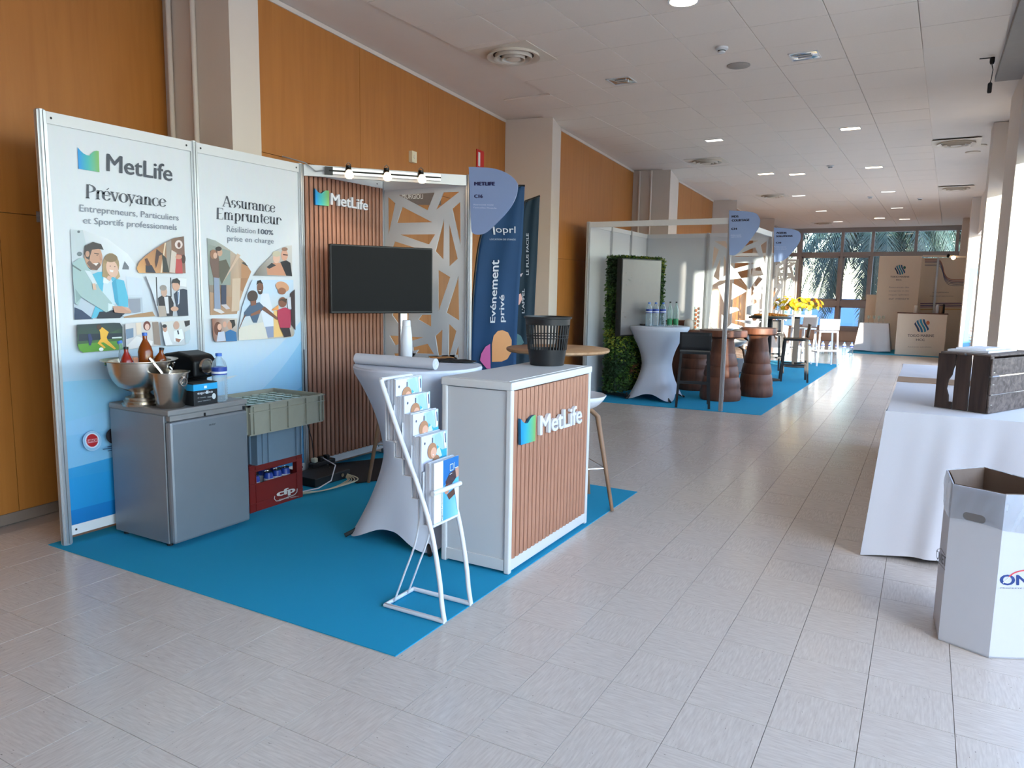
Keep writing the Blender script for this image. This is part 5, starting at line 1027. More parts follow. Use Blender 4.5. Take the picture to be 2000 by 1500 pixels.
def brochures(i, x, z0, front):
    st = 'brochures in the white rack'
    n = 5
    for k in range(n):
        th = .0085; xa = x-.046+k*.0098; h_ = .293+R_.uniform(-.004, .004); dy = R_.uniform(-.003, .003)
        y0 = RY0+.02+dy; y1 = y0+.205
        lab = ('front brochure with a blue cover, lowest tier of the white rack' if front and k == n-1 else ('front brochure with a couple photo, tier %s of the white rack' % ('topmost second middle fourth'.split()[i]) if k == n-1 else None))
        b = thing('brochure', lab or 'white brochure behind the front one, %s tier of the rack' % 'topmost second middle fourth lowest'.split()[i], 'brochure', (xa, y0, z0), st)
        MB().box(xa, y0, z0, xa+th, y1, z0+h_, .0).build('pages', M['card'], b)
        if k == n-1:
            X = xa+th; g = lambda u, v, X=X, y0=y0, y1=y1, z0=z0, h_=h_: Vector((X, y0+(y1-y0)*u, z0+h_*(1-v)))
            pr = Print(g, (1, 0, 0))
            if front:
                pr.poly([(0, 0), (.36, 0), (.36, 1), (0, 1)], (232, 236, 240)); pr.poly([(.36, 0), (1, 0), (1, .3), (.36, .42)], (34, 110, 180)); pr.poly([(.36, .42), (1, .3), (1, 1), (.36, 1)], [(60, 160, 214), (80, 180, 226), (150, 208, 236), (60, 160, 214)])
                pr.poly([(.45, .36), (.62, .24), (.95, .2), (.98, .32), (.7, .44), (.5, .5)], (70, 52, 58)); pr.poly([(.85, .2), (1, .18), (1, .34), (.9, .36)], (196, 150, 130)); pr.ell(.5, .50, .1, .07, (196, 138, 112)); pr.poly([(.42, .42), (.56, .40), (.6, .48), (.45, .48)], (120, 70, 50)); pr.poly([(.5, .58), (.8, .52), (.85, .62), (.6, .68)], (90, 60, 50)); pr.poly([(.8, .5), (1, .5), (1, .92), (.95, .92)], (226, 226, 234)); pr.text('Magazine Prévoyance', [(.27, .98), (.27, .5), (.33, .5), (.33, .98)], (60, 66, 76), .005); pr.line([(.62, .1), (.62, .2), (.75, .2), (.75, .1), (.62, .1)], .012, (210, 226, 240)); pr.line([(.8, .08), (.8, .18), (.95, .18)], .012, (210, 226, 240)); pr.line([(.6, .26), (.7, .25)], .01, (210, 226, 240))
            else:
                pr.poly([(0, 0), (.5, 0), (.45, 1), (0, 1)], (216, 220, 236)); pr.poly([(.42, .02), (1, 0), (1, 1), (.42, 1)], (176, 206, 212)); pr.ell(.12, .12, .03, .022, (80, 86, 110)); pr.poly([(.4, .06), (.44, .06), (.44, .14), (.4, .14)], (70, 76, 100))
                pr.poly([(.5, .04), (.7, .0), (.8, .1), (.86, .3), (.7, .4), (.55, .2)], (160, 196, 200)); pr.poly([(.6, .2), (.8, .3), (1, .3), (1, .6), (.6, .62), (.5, .4)], (60, 168, 200)); pr.poly([(.55, .28), (.7, .24), (.8, .4), (.62, .42)], (200, 220, 230)); pr.poly([(.84, .02), (.92, .0), (.98, .26), (.9, .3)], (234, 236, 242)); pr.poly([(.9, .04), (.94, .04), (.96, .2), (.92, .2)], (70, 72, 110))
                for (u, v, s__) in ((.40, .27, 1.15), (.56, .46, .9)):
                    pr.ell(u, v, .16*s__, .115*s__, (120, 88, 66) if s__ == 1 else (176, 128, 96)); pr.ell(u+.05, v+.035, .10*s__, .075*s__, (222, 170, 144)); pr.poly([(u+.0, v+.06), (u+.07, v+.06), (u+.04, v+.085)], (238, 226, 220))
                pr.text('MetLife', [(.06, .9), (.06, .76), (.12, .76), (.12, .9)], (60, 120, 190), .01)
            pr.build('cover_print', b)
for i, (x, z0, z1) in enumerate(FX): brochures(i, x, z0, i == 4)

# ================================================================== stand 2
tag(MB().prism([(-4.36, 9.52, .0005), (-1.745, 9.72, .0005), (-1.58, 17.8, .0005), (-4.36, 17.8, .0005)], (0, 0, .005)).build('carpet', M['carpet']), 'long turquoise carpet under the middle stands', 'carpet')
X2, Y2, Y3, XR2 = -4.22, 9.72, 12.2, -2.26
s2 = thing('exhibition_stand', 'plain white walled exhibition stand with green plant wall, second along the hall', 'exhibition stand', (X2, 11, .005))
yy2 = [9.72, 10.56, 11.40, 12.2]; xx2 = [X2, -3.18, -2.20]
for y in yy2: post(X2, y, 2.5, s2)
for x in xx2[1:]: post(x, Y3, 2.5, s2)
post(XR2, Y2, 2.5, s2)
for a, b in zip(yy2, yy2[1:]):
    rail((X2, a), (X2, b), 2.435, 2.5, s2); rail((X2, a), (X2, b), .055, .115, s2); MB().box(X2-.004, a+.02, .115, X2+.004, b-.02, 2.435).build('infill_panel', M['white'], s2)
for a, b in zip(xx2, xx2[1:]):
    rail((a, Y3), (b, Y3), 2.435, 2.5, s2); rail((a, Y3), (b, Y3), .055, .115, s2)
MB().box(X2+.02, Y3-.004, .115, xx2[1]-.02, Y3+.004, 2.435).build('infill_panel', M['white'], s2)
lattice(s2, (xx2[1], Y3, 0), (1, 0), xx2[2]-xx2[1], .115, 2.435, .014, True)
rail((X2, Y2), (XR2, Y2), 2.425, 2.5, s2, .034); rail((XR2, Y2), (xx2[2], Y3), 2.425, 2.5, s2, .034)
def plane_at(P, N): return lambda x, y: rp(x, y, P, N)
q2 = lambda x, y: (1415+x/15, 400+y/15); PS = (XR2+.03, Y2-.03, 2.4); NS = (.25, -1, 0)
signboard('stand_sign', 'pale blue rounded sign reading MDS COURTAGE C14 on the corner post of the second stand', PS, NS, [q2(135, 165)]+outline([q2(500, 180), q2(800, 215), q2(960, 280), q2(1040, 420), q2(1040, 540), q2(1000, 680), q2(880, 860), q2(700, 1100), q2(480, 1340), q2(330, 1460), q2(230, 1480), q2(140, 1460)]),
 [('MDS', [q2(205, 312), q2(415, 305), q2(418, 372), q2(208, 380)], (16, 22, 50), .06), ('COURTAGE', [q2(208, 428), q2(735, 405), q2(735, 475), q2(210, 498)], (16, 22, 50), .06), ('C14', [q2(195, 672), q2(375, 668), q2(375, 735), q2(197, 742)], (16, 22, 50), .06), ('Rendez-vous sur', [q2(185, 875), q2(490, 870), q2(490, 895), q2(185, 900)], (196, 204, 226), 0), ('votre stand', [q2(185, 930), q2(490, 925), q2(490, 950), q2(185, 955)], (196, 204, 226), 0)])
q3 = lambda x, y: (1500+x/18.75, 435+y/18.75)
signboard('stand_sign', 'pale blue rounded sign reading AGEDIS SOLUTIONS C10, farthest of the three', (xx2[2]+.04, Y3-.04, 2.4), (.25, -1, 0), [q3(215, 175)]+outline([q3(600, 195), q3(900, 240), q3(1120, 320), q3(1200, 440), q3(1185, 640), q3(1090, 820), q3(960, 1000), q3(760, 1230), q3(560, 1380), q3(400, 1430), q3(220, 1440)]),
 [('AGEDIS', [q3(300, 330), q3(685, 335), q3(685, 408), q3(300, 405)], (20, 24, 56), .06), ('SOLUTIONS', [q3(295, 460), q3(905, 450), q3(905, 520), q3(295, 535)], (20, 24, 56), .06), ('C10', [q3(285, 700), q3(485, 700), q3(485, 765), q3(285, 770)], (20, 24, 56), .06), ('Rendez-vous sur', [q3(235, 870), q3(670, 870), q3(670, 895), q3(235, 895)], (200, 204, 222), 0), ('votre stand', [q3(235, 945), q3(670, 945), q3(670, 970), q3(235, 970)], (200, 204, 222), 0)])
# living wall with a screen in front
a = Vector((-3.86, 9.98, 0)); dg_ = Vector((.42, .9, 0)).normalized(); ng = Vector((dg_.y, -dg_.x, 0))
t = thing('plant_divider', 'free-standing wall of artificial green foliage on small feet with rusty spiky tufts', 'plant wall', (a.x, a.y, .006))
Wg, Tg, Hg = .95, .22, 2.02
def GW(u, n, z): return a+dg_*u+ng*n+Vector((0, 0, z))
mb = MB(); mb.prism([GW(0, -Tg, .10), GW(Wg, -Tg, .10), GW(Wg, 0, .10), GW(0, 0, .10)], (0, 0, Hg-.1)); mb.build('moss_core', M['moss'], t)
for u in (.12, .8):
    mb = MB(); mb.bar(GW(u, .16, .05), GW(u, -.35, .05), .035, .05); mb.tube([GW(u, .14, .03), GW(u, .14, .10)], .014, 8); mb.tube([GW(u, -.33, .006), GW(u, -.33, .05)], .02, 8); mb.tube([GW(u, .14, .006), GW(u, .14, .05)], .02, 8); mb.build('foot', M['black'], t)
r = random.Random(11); LM = {k: MB() for k in ('leafd', 'leafm', 'leafy')}
def leaf(mb, p, d, n, l, w):
    s = d.cross(n).normalized()*w; mb.add([p, p+d*l*.5+s+n*.004, p+d*l, p+d*l*.5-s+n*.004], [(0, 1, 2, 3)])
for i in range(9000):
    f = r.random(); z = r.uniform(.1, Hg)
    if f < .62: p = GW(r.uniform(-.01, Wg), .0, z); n = ng
    elif f < .9: p = GW(-.0, r.uniform(-Tg, 0), z); n = -dg_
    else: p = GW(r.uniform(0, Wg), r.uniform(-Tg, 0), Hg); n = Vector((0, 0, 1))
    d = (n*r.uniform(.5, 1.1)+Vector((r.uniform(-1, 1), r.uniform(-1, 1), r.uniform(-.9, .6)))*.8).normalized()
    zone = math.sin(z*4+p.x*7)+math.sin(z*9-p.y*5)+r.uniform(-.8, .8)
    k = 'leafy' if (zone > 1.5 or (.55 < z < .95 and r.random() < .12)) else ('leafm' if zone > -.1 else 'leafd')
    leaf(LM[k], p, d, n if abs(d.dot(n)) < .95 else dg_, r.uniform(.025, .06), r.uniform(.007, .014))
for k, mb in LM.items(): mb.build('foliage', M[k], t, kind='stuff')
for u, n, z, mk in ((.02, .05, 1.22, 'leafr'), (.05, .04, 1.72, 'leafd'), (.3, .03, .42, 'leafr'), (.25, .04, .85, 'leafm')):
    mb = MB()
    for i in range(26):
        d = (ng*r.uniform(.2, 1)+dg_*r.uniform(-1.0, 1.0)+Vector((0, 0, r.uniform(-.6, .9)))).normalized(); leaf(mb, GW(u, n, z), d, Vector((0, 0, 1)), r.uniform(.12, .2), .007)
    mb.build('spiky_tuft', M[mk], t)
Pm = GW(.2, .16, 1.4); T4 = [rp(px, py, Pm, ng) for px, py in ((1216, 504), (1293, 511), (1290, 645), (1214, 657))]
u0 = (T4[0]-a).dot(dg_); u1 = (T4[1]-a).dot(dg_); z1 = T4[0].z; z0 = T4[3].z
t = thing('display_screen', 'large glossy screen with a pale reflection painted into its colour, on the plant wall', 'television', GW((u0+u1)/2, .05, 0))
mb = MB(); mb.prism([GW(u0, .06, z0), GW(u1, .06, z0), GW(u1, .155, z0), GW(u0, .155, z0)], (0, 0, z1-z0)); mb.build('housing', M['tvb'], t)
mb = MB(); mb.prism([GW(u0+.012, .155, z0+.02), GW(u1-.012, .155, z0+.02), GW(u1-.012, .159, z0+.02), GW(u0+.012, .159, z0+.02)], (0, 0, z1-z0-.035)); mb.build('screen', M['reflscreen'], t)  # pale reflection is painted as a lighter grey base colour
mb = MB(); mb.prism([GW((u0+u1)/2-.15, .0, 1.2), GW((u0+u1)/2+.15, .0, 1.2), GW((u0+u1)/2+.15, .06, 1.2), GW((u0+u1)/2-.15, .06, 1.2)], (0, 0, .4)); mb.build('bracket', M['black'], t)
tag(MB().box(-4.12, 9.62, .006, -3.94, 9.80, .10, .006).build('equipment_box', M['matte']), 'small black box on the carpet at the foot of the second stand wall', 'box')
# second cocktail table with bottles
c2 = Vector((-3.06, 9.98))
la = fl(1229, 638, 1.1); lb = fl(1348, 638, 1.1); c2 = Vector(((la.x+lb.x)/2, (la.y+lb.y)/2)); 
cc2 = Vector(fl(1288, 766, 0)); c2 = Vector((-3.35, 10.33)); r2 = (1348-1229)/2/F*(Vector((c2.x, c2.y, -.5)).dot(AF))
spandex_table('cocktail_table', 'white stretch-covered cocktail table carrying the water bottles at the second stand', (c2.x, c2.y), r2, 1.055, PI/4, True, .44)
for i, (px, py) in enumerate(((1268, 634), (1281, 635), (1295, 635))):
    p = rp(px, py, (0, 0, 1.11), (0, 0, 1)); dx = rp(px, 600, (c2.x, c2.y-.12+.03*i, 0), (.486, -.874, 0)); k = waterbottle('clear water bottle with a blue label, %s of three on the second cocktail table' % ['leftmost', 'middle', 'rightmost'][i], (dx.x, dx.y, 1.062), .335, .045, 'blue-labelled bottles on the second cocktail table')
for i, px in enumerate((1309, 1321)):
    dx = rp(px, 600, (c2.x, c2.y, 0), (.486, -.874, 0)); bottle('glass_bottle', 'tall clear glass bottle with a green label, the %s of the pair' % ('left' if i == 0 else 'right'), (dx.x, dx.y, 1.062), .35, .037, M['glassb'], M['black'], (.06, .3, M['green']), 'green-labelled bottles on the second cocktail table', neck=.32)
dx = rp(1257, 633, (c2.x, c2.y, 0), (.486, -.874, 0)); tag(MB().lathe([(.05, 0), (.055, .012), (.05, .024), (0, .026)], (dx.x, dx.y, 1.0625), 20).build('small_dish', M['black']), 'small black dish at the left edge of the second cocktail table', 'dish')
# turned wooden pedestals
def pedestal(label, px0, px1, pyb, pxt0, pxt1, ytop, h=1.03, Yd=None):
    A_ = fl((px0+px1)/2, pyb-8); dep = Vector((A_.x, A_.y, -H)).dot(AF); rb = (px1-px0)/2/F*dep*.98
    B_ = rp((pxt0+pxt1)/2, ytop, (A_.x, A_.y, 0), (.486, -.874, 0)); rt = (pxt1-pxt0)/2/F*dep; h = B_.z
    t = thing('pedestal_table', label, 'table', (A_.x, A_.y, .006), world=False)
    prof = [(rb*.96, 0), (rb, .03), (rb*.99, .12), (rb*.93, .17), (rb*.95, .2), (rb*.88, .32), (rb*.83, .34), (rb*.86, .37), (rb*.78, .48), (rb*.73, .5), (rb*.76, .53), (rb*.65, .66), (rb*.62, .68), (rb*.63, .7), (rb*.52, h-.16), (rb*.56, h-.12), (rt*.9, h-.1), (rt*.98, h-.095)]
    MB().lathe(prof, (0, 0, 0), 48).build('turned_base', M['turned'], t, True)
    MB().lathe([(rt*.96, h-.095), (rt, h-.085), (rt, h-.012), (rt*.985, h), (0, h)], (0, 0, 0), 56, caps=False).build('round_top', M['turned'], t, True)
    return t, A_, rt, h
pd1, A1, rt1, h1 = pedestal('turned brown wooden pedestal table right of the stand post, nearest of the three', 1366, 1446, 788, 1368, 1457, 645)
pd2, A2, rt2, h2 = pedestal('turned brown wooden pedestal table at the outer right of the second stand', 1441, 1508, 781, 1452, 1519, 641)
pd3, A3, rt3, h3 = pedestal('turned brown wooden pedestal table mostly hidden behind the black stool', 1318, 1388, 768, 1318, 1384, 644)
# bar stools
def barstool(label, loc, rot, mk, grp, h=.76):
    t = thing('bar_stool', label, 'stool', (*loc, .006), grp, world=False); t.rotation_euler = (0, 0, rot); m_ = M[mk]; s = .2
    MB().box(-s, -s, h-.035, s, s, h, .01).build('seat', m_, t)
    mb = MB(); mb.grid(lambda u, v: Vector(((u-.5)*.41, s+.0+.03*v-.012*(1-(2*u-1)**2), h+.02+.235*v)), 12, 6); o = mb.build('backrest', m_, t, True); o.modifiers.new('s', 'SOLIDIFY').thickness = .02
    for sx in (-1, 1):
        for sy in (-1, 1): MB().bar((sx*(s-.02), sy*(s-.02), h-.03), (sx*(s+.015), sy*(s+.02), 0), .032, .032).build('leg', m_, t)
    for sx in (-1, 1): MB().bar((sx*(s+.002), -s, .3), (sx*(s+.002), s, .3), .022, .03).build('side_stretcher', m_, t)
    MB().bar((-s, -s-.006, .3), (s, -s-.006, .3), .022, .03).build('foot_rest', m_, t); MB().bar((-s, s+.006, .34), (s, s+.006, .34), .022, .03).build('rear_stretcher', m_, t)
    return t
barstool('black bar stool with its back to the hall before the brown pedestal tables', (-2.70, 9.95), -2.86, 'matte', None)
barstool('black bar stool seen from the side at the snack table', (-1.98, 13.9), -1.35, 'matte', None)
barstool('black bar stool behind the snack table', (-2.62, 15.2), .35, 'matte', None)
barstool('white bar stool nearest the far windows on the carpet corner, catching the sun', (-1.85, 17.3), -2.75, 'wlac', None)
barstool('white bar stool half hidden behind the sunlit one', (-2.45, 18.3), -.6, 'wlac', None)
shell_stool('white shell stool seen between the two brown pedestal tables', (-2.62, 11.75, .006), .9)
# things on the pedestals
def atop(px, A_, z): p = rp(px, 600, (A_.x, A_.y, 0), (.486, -.874, 0)); return Vector((p.x, p.y, z))
p = atop(1362, A3, h3+.007)
t = thing('fruit_jar', 'tall glass cylinder filled with bright orange fruit on a brown pedestal', 'jar', p, world=False)
MB().lathe([(.0, .002), (.05, .002), (.05, .36)], (0, 0, 0), 20, caps=False).build('cylinder', M['glassb'], t, True)
for k in range(5):
    for j, (u, v) in enumerate(((-.02, .0), (.02, .012))):
        MB().lathe([(0, -.026), (.018, -.018), (.026, 0), (.018, .018), (0, .026)], (u, v, .034+k*.066+j*.03), 10).build('orange', M['orangej'], t, True)
p = atop(1347, A3, h3+.007); t = thing('metal_pot', 'small pale metal pot beside the orange fruit jar', 'pot', p, world=False); MB().lathe([(.06, 0), (.075, .03), (.07, .13), (.05, .15), (.03, .16), (0, .17)], (0, 0, 0), 20).build('body', M['vent'], t, True); MB().tube([(.07, 0, .05), (.12, 0, .07), (.12, 0, .12), (.07, 0, .13)], .007, 6).build('handle', M['vent'], t, True)
p = atop(1333, A3, h3-.02); p = rp(1342, 640, (-3.5, 11.7, 0), (.486, -.874, 0)); t = thing('wooden_tray_box', 'brown wooden box with a pale top behind the water bottles', 'box', (p.x-.1, p.y, .006)); MB().box(p.x-.3, p.y-.15, .006, p.x+.08, p.y+.2, 1.07, .006).build('box', M['turned'], t); MB().box(p.x-.31, p.y-.16, 1.07, p.x+.09, p.y+.21, 1.095, .004).build('top', M['turned'], t)
for i, (px, A_, hh, col) in enumerate(((1425, A1, h1, 'card'), (1440, A1, h1, 'tvb'))):
    p = atop(px, A_, hh+.0065); b = thing('leaflet_pile', ['low stack of white leaflets on the nearest brown pedestal', 'small dark tablet on the nearest brown pedestal'][i], ['leaflets', 'tablet'][i], p, world=False); b.rotation_euler = (0, 0, .4*i); MB().box(-.07, -.1, 0, .07, .1, .02-.01*i).build('sheets', M[col], b)
# snack table and flower table
def ped_table(label, loc, R, h, top, colm, base=.25):
    t = thing('high_table', label, 'table', (*loc, .006), world=False)
    MB().lathe([(R, h-.03), (R, h), (0, h+.001)], (0, 0, 0), 48).build('tabletop', M[top], t, True); MB().box(-.05, -.05, .02, .05, .05, h-.03).build('column', M[colm], t); MB().lathe([(base, 0), (base, .012), (.05, .02)], (0, 0, 0), 32).build('base', M[colm], t, True); return t
ped_table('black high table with a bowlful of snacks before the black bar stools', (-2.42, 13.75), .36, 1.13, 'matte', 'matte')
r = random.Random(5)
mb = MB(); t = thing('snack_platter', 'round platter heaped with orange and yellow snacks on the black high table', 'platter', (-2.42, 13.75, 1.138), world=False); MB().lathe([(.3, 0), (.33, .02), (.29, .012), (0, .01)], (0, 0, 0), 32, caps=False).build('plate', M['bone'], t, True)
for i in range(420):
    a = r.uniform(0, 2*PI); q = r.random()**.5*.29; x, y, z = q*math.cos(a), q*math.sin(a), .015+.04*(1-q/.3)*r.random()+.012; s_2 = .014; mb.lathe([(0, -s_2), (s_2, 0), (0, s_2)], (x, y, z), 5)
mb.build('snacks', M['food'], t, kind='stuff')
ped_table('high table with a thin pale top carrying the yellow flowers', (-2.36, 16.6), .38, 1.10, 'wlac', 'matte')
t = thing('flower_arrangement', 'wide arrangement of bright yellow flowers in low glass vases', 'flowers', (-2.36, 16.6, 1.108), world=False)
for i, (x, y) in enumerate(((-.22, -.05), (0, .0), (.2, .04))): MB().lathe([(.05, 0), (.07, .02), (.075, .15), (.07, .15)], (x, y, 0), 20, caps=False).build('vase', M['glassb'], t, True)
YB = MB(); OB = MB(); GB = MB()
for i in range(90):
    a = r.uniform(0, 2*PI); e_ = r.uniform(.0, 1.3); cx = r.choice((-.22, -.05, .08, .22)); l = r.uniform(.16, .3)
    d = Vector((math.cos(a)*math.cos(e_), math.sin(a)*math.cos(e_)*.8, math.sin(e_)*.85+.02)); tip = Vector((cx, 0, .12))+d*l; GB.tube([(cx, 0, .08), tip], .003, 4)
    B = OB if (i % 5 == 0 or (e_ > .9 and cx < 0 and i % 2)) else YB
    for k in range(16):
        a2 = 2*PI*k/16; s_3 = d.orthogonal().normalized(); t3 = d.cross(s_3); dd = (s_3*math.cos(a2)+t3*math.sin(a2)+d*.35).normalized(); leaf(B, tip, dd, d, .06, .009)
GB.build('stems', M['leafm'], t, kind='stuff'); YB.build('yellow_blooms', M['yel'], t, kind='stuff'); OB.build('orange_blooms', M['oran'], t, kind='stuff')
# third stand behind: posts and lattice panels
s3_ = thing('exhibition_stand', 'pale framed stand with lattice panels beyond the flower table, against the far glazing', 'exhibition stand', (-3.6, 19, 0))
for x, y in ((-4.2, 18.6), (-3.25, 18.6), (-4.2, 20.4), (-3.25, 20.4), (-4.2, 22.2), (-3.25, 22.2)): post(x, y, 2.5, s3_)
rail((-4.2, 18.6), (-3.25, 18.6), 2.43, 2.5, s3_); rail((-4.2, 20.4), (-3.25, 20.4), 2.43, 2.5, s3_); rail((-4.2, 22.2), (-3.25, 22.2), 2.43, 2.5, s3_)
lattice(s3_, (-4.2, 20.4, 0), (1, 0), .95); lattice(s3_, (-4.2, 22.2, 0), (1, 0), .95, flip=True)
bb = None
for i in range(9):
    x = -2.95+i*.17; y = 20.6+.05*(i % 3)
    if not bb:
        bb = waterbottle('large clear water bottle in the row on the floor behind the white bar stools', (x, y, .001), .33, .045, 'water bottles in a row on the floor by the far windows')
    else: dup(bb, (x, y, .0015))
tag(MB().box(-3.05, 20.45, .0, -1.45, 20.85, .002).build('floor_mat', M['bone']), 'thin pale sheet under the row of floor bottles', 'mat') if False else None

# ================================================================== cream stand at the end
c3 = tag(MB().box(-1.75, 21.5, .0005, .6, 24.6, .005).build('carpet', M['carpet']), 'turquoise carpet under the cream stand at the end of the hall', 'carpet')
t = thing('exhibition_stand', 'cream stand with round striped emblem on its tall panel and wavy printed walls', 'exhibition stand', (-.5, 24, .005))
Yp = 23.6; A_ = ony(1718, 500, Yp); B_ = ony(1801, 500, Yp)
MB().box(A_.x, Yp, .006, B_.x, Yp+.5, A_.z, .004).build('logo_panel', M['beige'], t)
Yq = 24.22; C_ = ony(1893, 505, Yq); C_.x = .74; MB().box(B_.x-.05, Yq, .006, .86, Yq+.03, C_.z+.02).build('back_panel', M['beige'], t); MB().box(A_.x-.3, Yq+.03, .006, B_.x, Yq+.06, 1.55).build('back_panel', M['beige'], t)
post(C_.x-.55, Yq-.03, C_.z+.05, t)
v3 = lambda x, y: (1680+x/6.817, 480+y/6.817)
def emblem(pr, g, cx, cy, rx, ry):
    cols = [(28, 52, 90), (24, 110, 150), (34, 140, 170), (24, 80, 130), (200, 110, 60)]
    for k, off in enumerate((-.72, -.32, .1, .5)):
        pts = []
        for i in range(9):
            s_ = -1+i*.25; x = off+.28*s_+.08*math.sin(s_*3); pts.append((x-.13, s_))
        for i in range(9):
            s_ = 1-i*.25; x = off+.28*s_+.08*math.sin(s_*3); pts.append((x+.13, s_))
        out = []
        for x, y in pts:
            l = math.hypot(x, y); 
            if l > 1: x, y = x/l, y/l
            out.append(g(cx+x*rx, cy+y*ry))
        pr.poly(out, cols[k])
    pr.ell(*g(cx+rx*.72, cy-ry*.45), rx*.22/6.8, ry*.3/6.8, cols[4] if rx > 90 else (40, 110, 100))
pr = Print(lambda x, y: ony(x, y, Yp), (0, -1, 0), .001, .002)
emblem(pr, v3, 535, 320, 78, 66); BR = (112, 100, 96); pr.build('striped_emblem', t); pr = Print(lambda x, y: ony(x, y, Yp), (0, -1, 0), .001, .002)
pr.text('TOKIO MARINE', [v3(400, 402), v3(655, 402), v3(655, 424), v3(400, 424)], BR, .02); pr.text('HCC', [v3(478, 444), v3(552, 444), v3(552, 464), v3(478, 464)], BR, .02)
for i, s_t in enumerate(('Assurances des', 'entreprises et des', 'risques spéciaux', 'sur mesure')): pr.text(s_t, [v3(380, 540+i*52), v3(650, 540+i*52), v3(650, 562+i*52), v3(380, 562+i*52)], (150, 140, 138), .0)
pr.build('panel_print', t)
pr = Print(lambda x, y: ony(x, y, Yq), (0, -1, 0), .001, .002)
for k, (yy_, col, w_) in enumerate(((205, (150, 120, 130), 2.2), (225, (90, 90, 120), 1.2), (245, (70, 74, 110), 1), (265, (60, 66, 110), .8), (185, (176, 120, 100), 1.6))):
    pr.line([v3(*p) for p in outline([(860, yy_), (980, yy_), (1060, yy_+10), (1100, yy_+90), (1125, yy_+190), (1200, yy_+260), (1400, yy_+265), (1520, yy_+265)], 5)], w_, col)
for k, (yy_, col, w_) in enumerate(((770, (120, 100, 130), 2), (795, (70, 74, 130), 1.5), (815, (150, 120, 150), 1.5), (850, (206, 170, 120), 2.4))): pr.line([v3(800, yy_), v3(1150, yy_-5), v3(1490, yy_)], w_, col)
for k in range(6): pr.line([v3(1420, 180+k*45), v3(1470, 215+k*45), v3(1540, 200+k*45)], 3, [(150, 70, 50), (40, 70, 110), (190, 150, 110), (60, 40, 60), (160, 90, 90), (70, 80, 120)][k])
pr.text('votre partenaire', [v3(960, 610), v3(1180, 610), v3(1180, 632), v3(960, 632)], (140, 132, 130)); pr.text('risques et assurances', [v3(930, 660), v3(1240, 660), v3(1240, 684), v3(930, 684)], (140, 132, 130)); pr.build('wall_print', t)
ta = ony(1802, 500, 23.3); tb_ = ony(1905, 502, 23.3); MB().bar(ta, tb_, .05, .05).build('lighting_bar', M['beige'], t)
p = ony(1862, 504, 23.2); MB().lathe([(0, -.05), (.05, -.02), (.05, .04), (0, .06)], p, 12).build('spot_bulb', M['spot'], t, True); p = ony(1852, 500, 23.2); MB().lathe([(0, -.05), (.04, -.02), (.04, .04), (0, .06)], p, 12).build('spot_head', M['tvb'], t, True)
Yc = 21.85; A_ = fl(1747, 692); B_ = fl(1843, 697)
t = thing('counter', 'cream reception counter with a round blue striped emblem at the end of the hall', 'counter', (0, Yc, .0)); MB().box(A_.x, Yc, .0, B_.x, Yc+.5, 1.08, .006).build('body', M['beige'], t); MB().box(A_.x-.02, Yc-.02, 1.08, B_.x+.02, Yc+.52, 1.10, .003).build('top', M['turned'], t)
pr = Print(lambda x, y: ony(x, y, Yc), (0, -1, 0), .001, .002); emblem(pr, v3, 825, 1065, 108, 88); pr.build('striped_emblem', t); pr = Print(lambda x, y: ony(x, y, Yc), (0, -1, 0), .001, .002)
pr.text('TOKIO MARINE', [v3(632, 1178), v3(985, 1180), v3(985, 1216), v3(632, 1214)], BR, .015); pr.text('HCC', [v3(745, 1236), v3(860, 1238), v3(860, 1268), v3(745, 1266)], BR, .015); pr.text('Assurances spécialisées', [v3(630, 1335), v3(950, 1340), v3(950, 1362), v3(630, 1358)], (170, 150, 140)); pr.build('front_print', t)
for i, (px, w_, h_, mk, nm, lab) in enumerate(((1789, .1, .2, 'vent', 'tin', 'small grey tin on the cream counter'), (1831, .09, .22, 'card', 'cup_stack', 'white stack of cups on the cream counter'), (1838, .1, .2, 'kraft', 'paper_bag', 'brown paper bag on the cream counter'), (1843, .06, .24, 'matte', 'flask', 'black flask at the right end of the cream counter'))):
    p = ony(px, 600, Yc+.25); t = thing(nm, lab, nm.replace('_', ' '), (p.x, p.y, 1.101), world=False); MB().lathe([(w_*.5, 0), (w_*.55, .01), (w_*.5, h_*.9), (w_*.3, h_)], (0, 0, 0), 16).build('body', M[mk], t, True)
# draped table with glasses
la = fl(1690, 684); t = thing('draped_table', 'small table in a white floor-length cloth left of the cream counter', 'table', (-1.2, 22.5, .005), world=True)
def drape(x0, y0, x1, y1, h, flare, seed, zb=.03, n=120, sway=.02):
    def fn(u, v):
        s = u*4; k = int(s) % 4; f = s-int(s); c_ = [(x0, y0), (x1, y0), (x1, y1), (x0, y1)]; a = Vector(c_[k]); b = Vector(c_[(k+1) % 4]); p = a.lerp(b, f); ctr = Vector(((x0+x1)/2, (y0+y1)/2)); z = h-(h-zb)*v
        edge = (abs(f-.5)*2)**6; d = Vector(((b-a).y, -(b-a).x)).normalized(); dg__ = (p-ctr).normalized()
        out = d*(flare*v*(.5+.5*math.sin(u*38+seed))*(1-edge)+.008*math.sin(u*90+seed)*v)+dg__*edge*flare*1.6*v
        return Vector((p.x+out.x, p.y+out.y, z+.012*math.sin(u*25+seed)*v))
    return fn
MB().grid(drape(-1.55, 22.3, -.85, 22.9, .78, .09, 1), 120, 10, True).build('tablecloth', M['cloth'], t, True); MB().box(-1.55, 22.3, .765, -.85, 22.9, .782).build('cloth_top', M['cloth'], t)
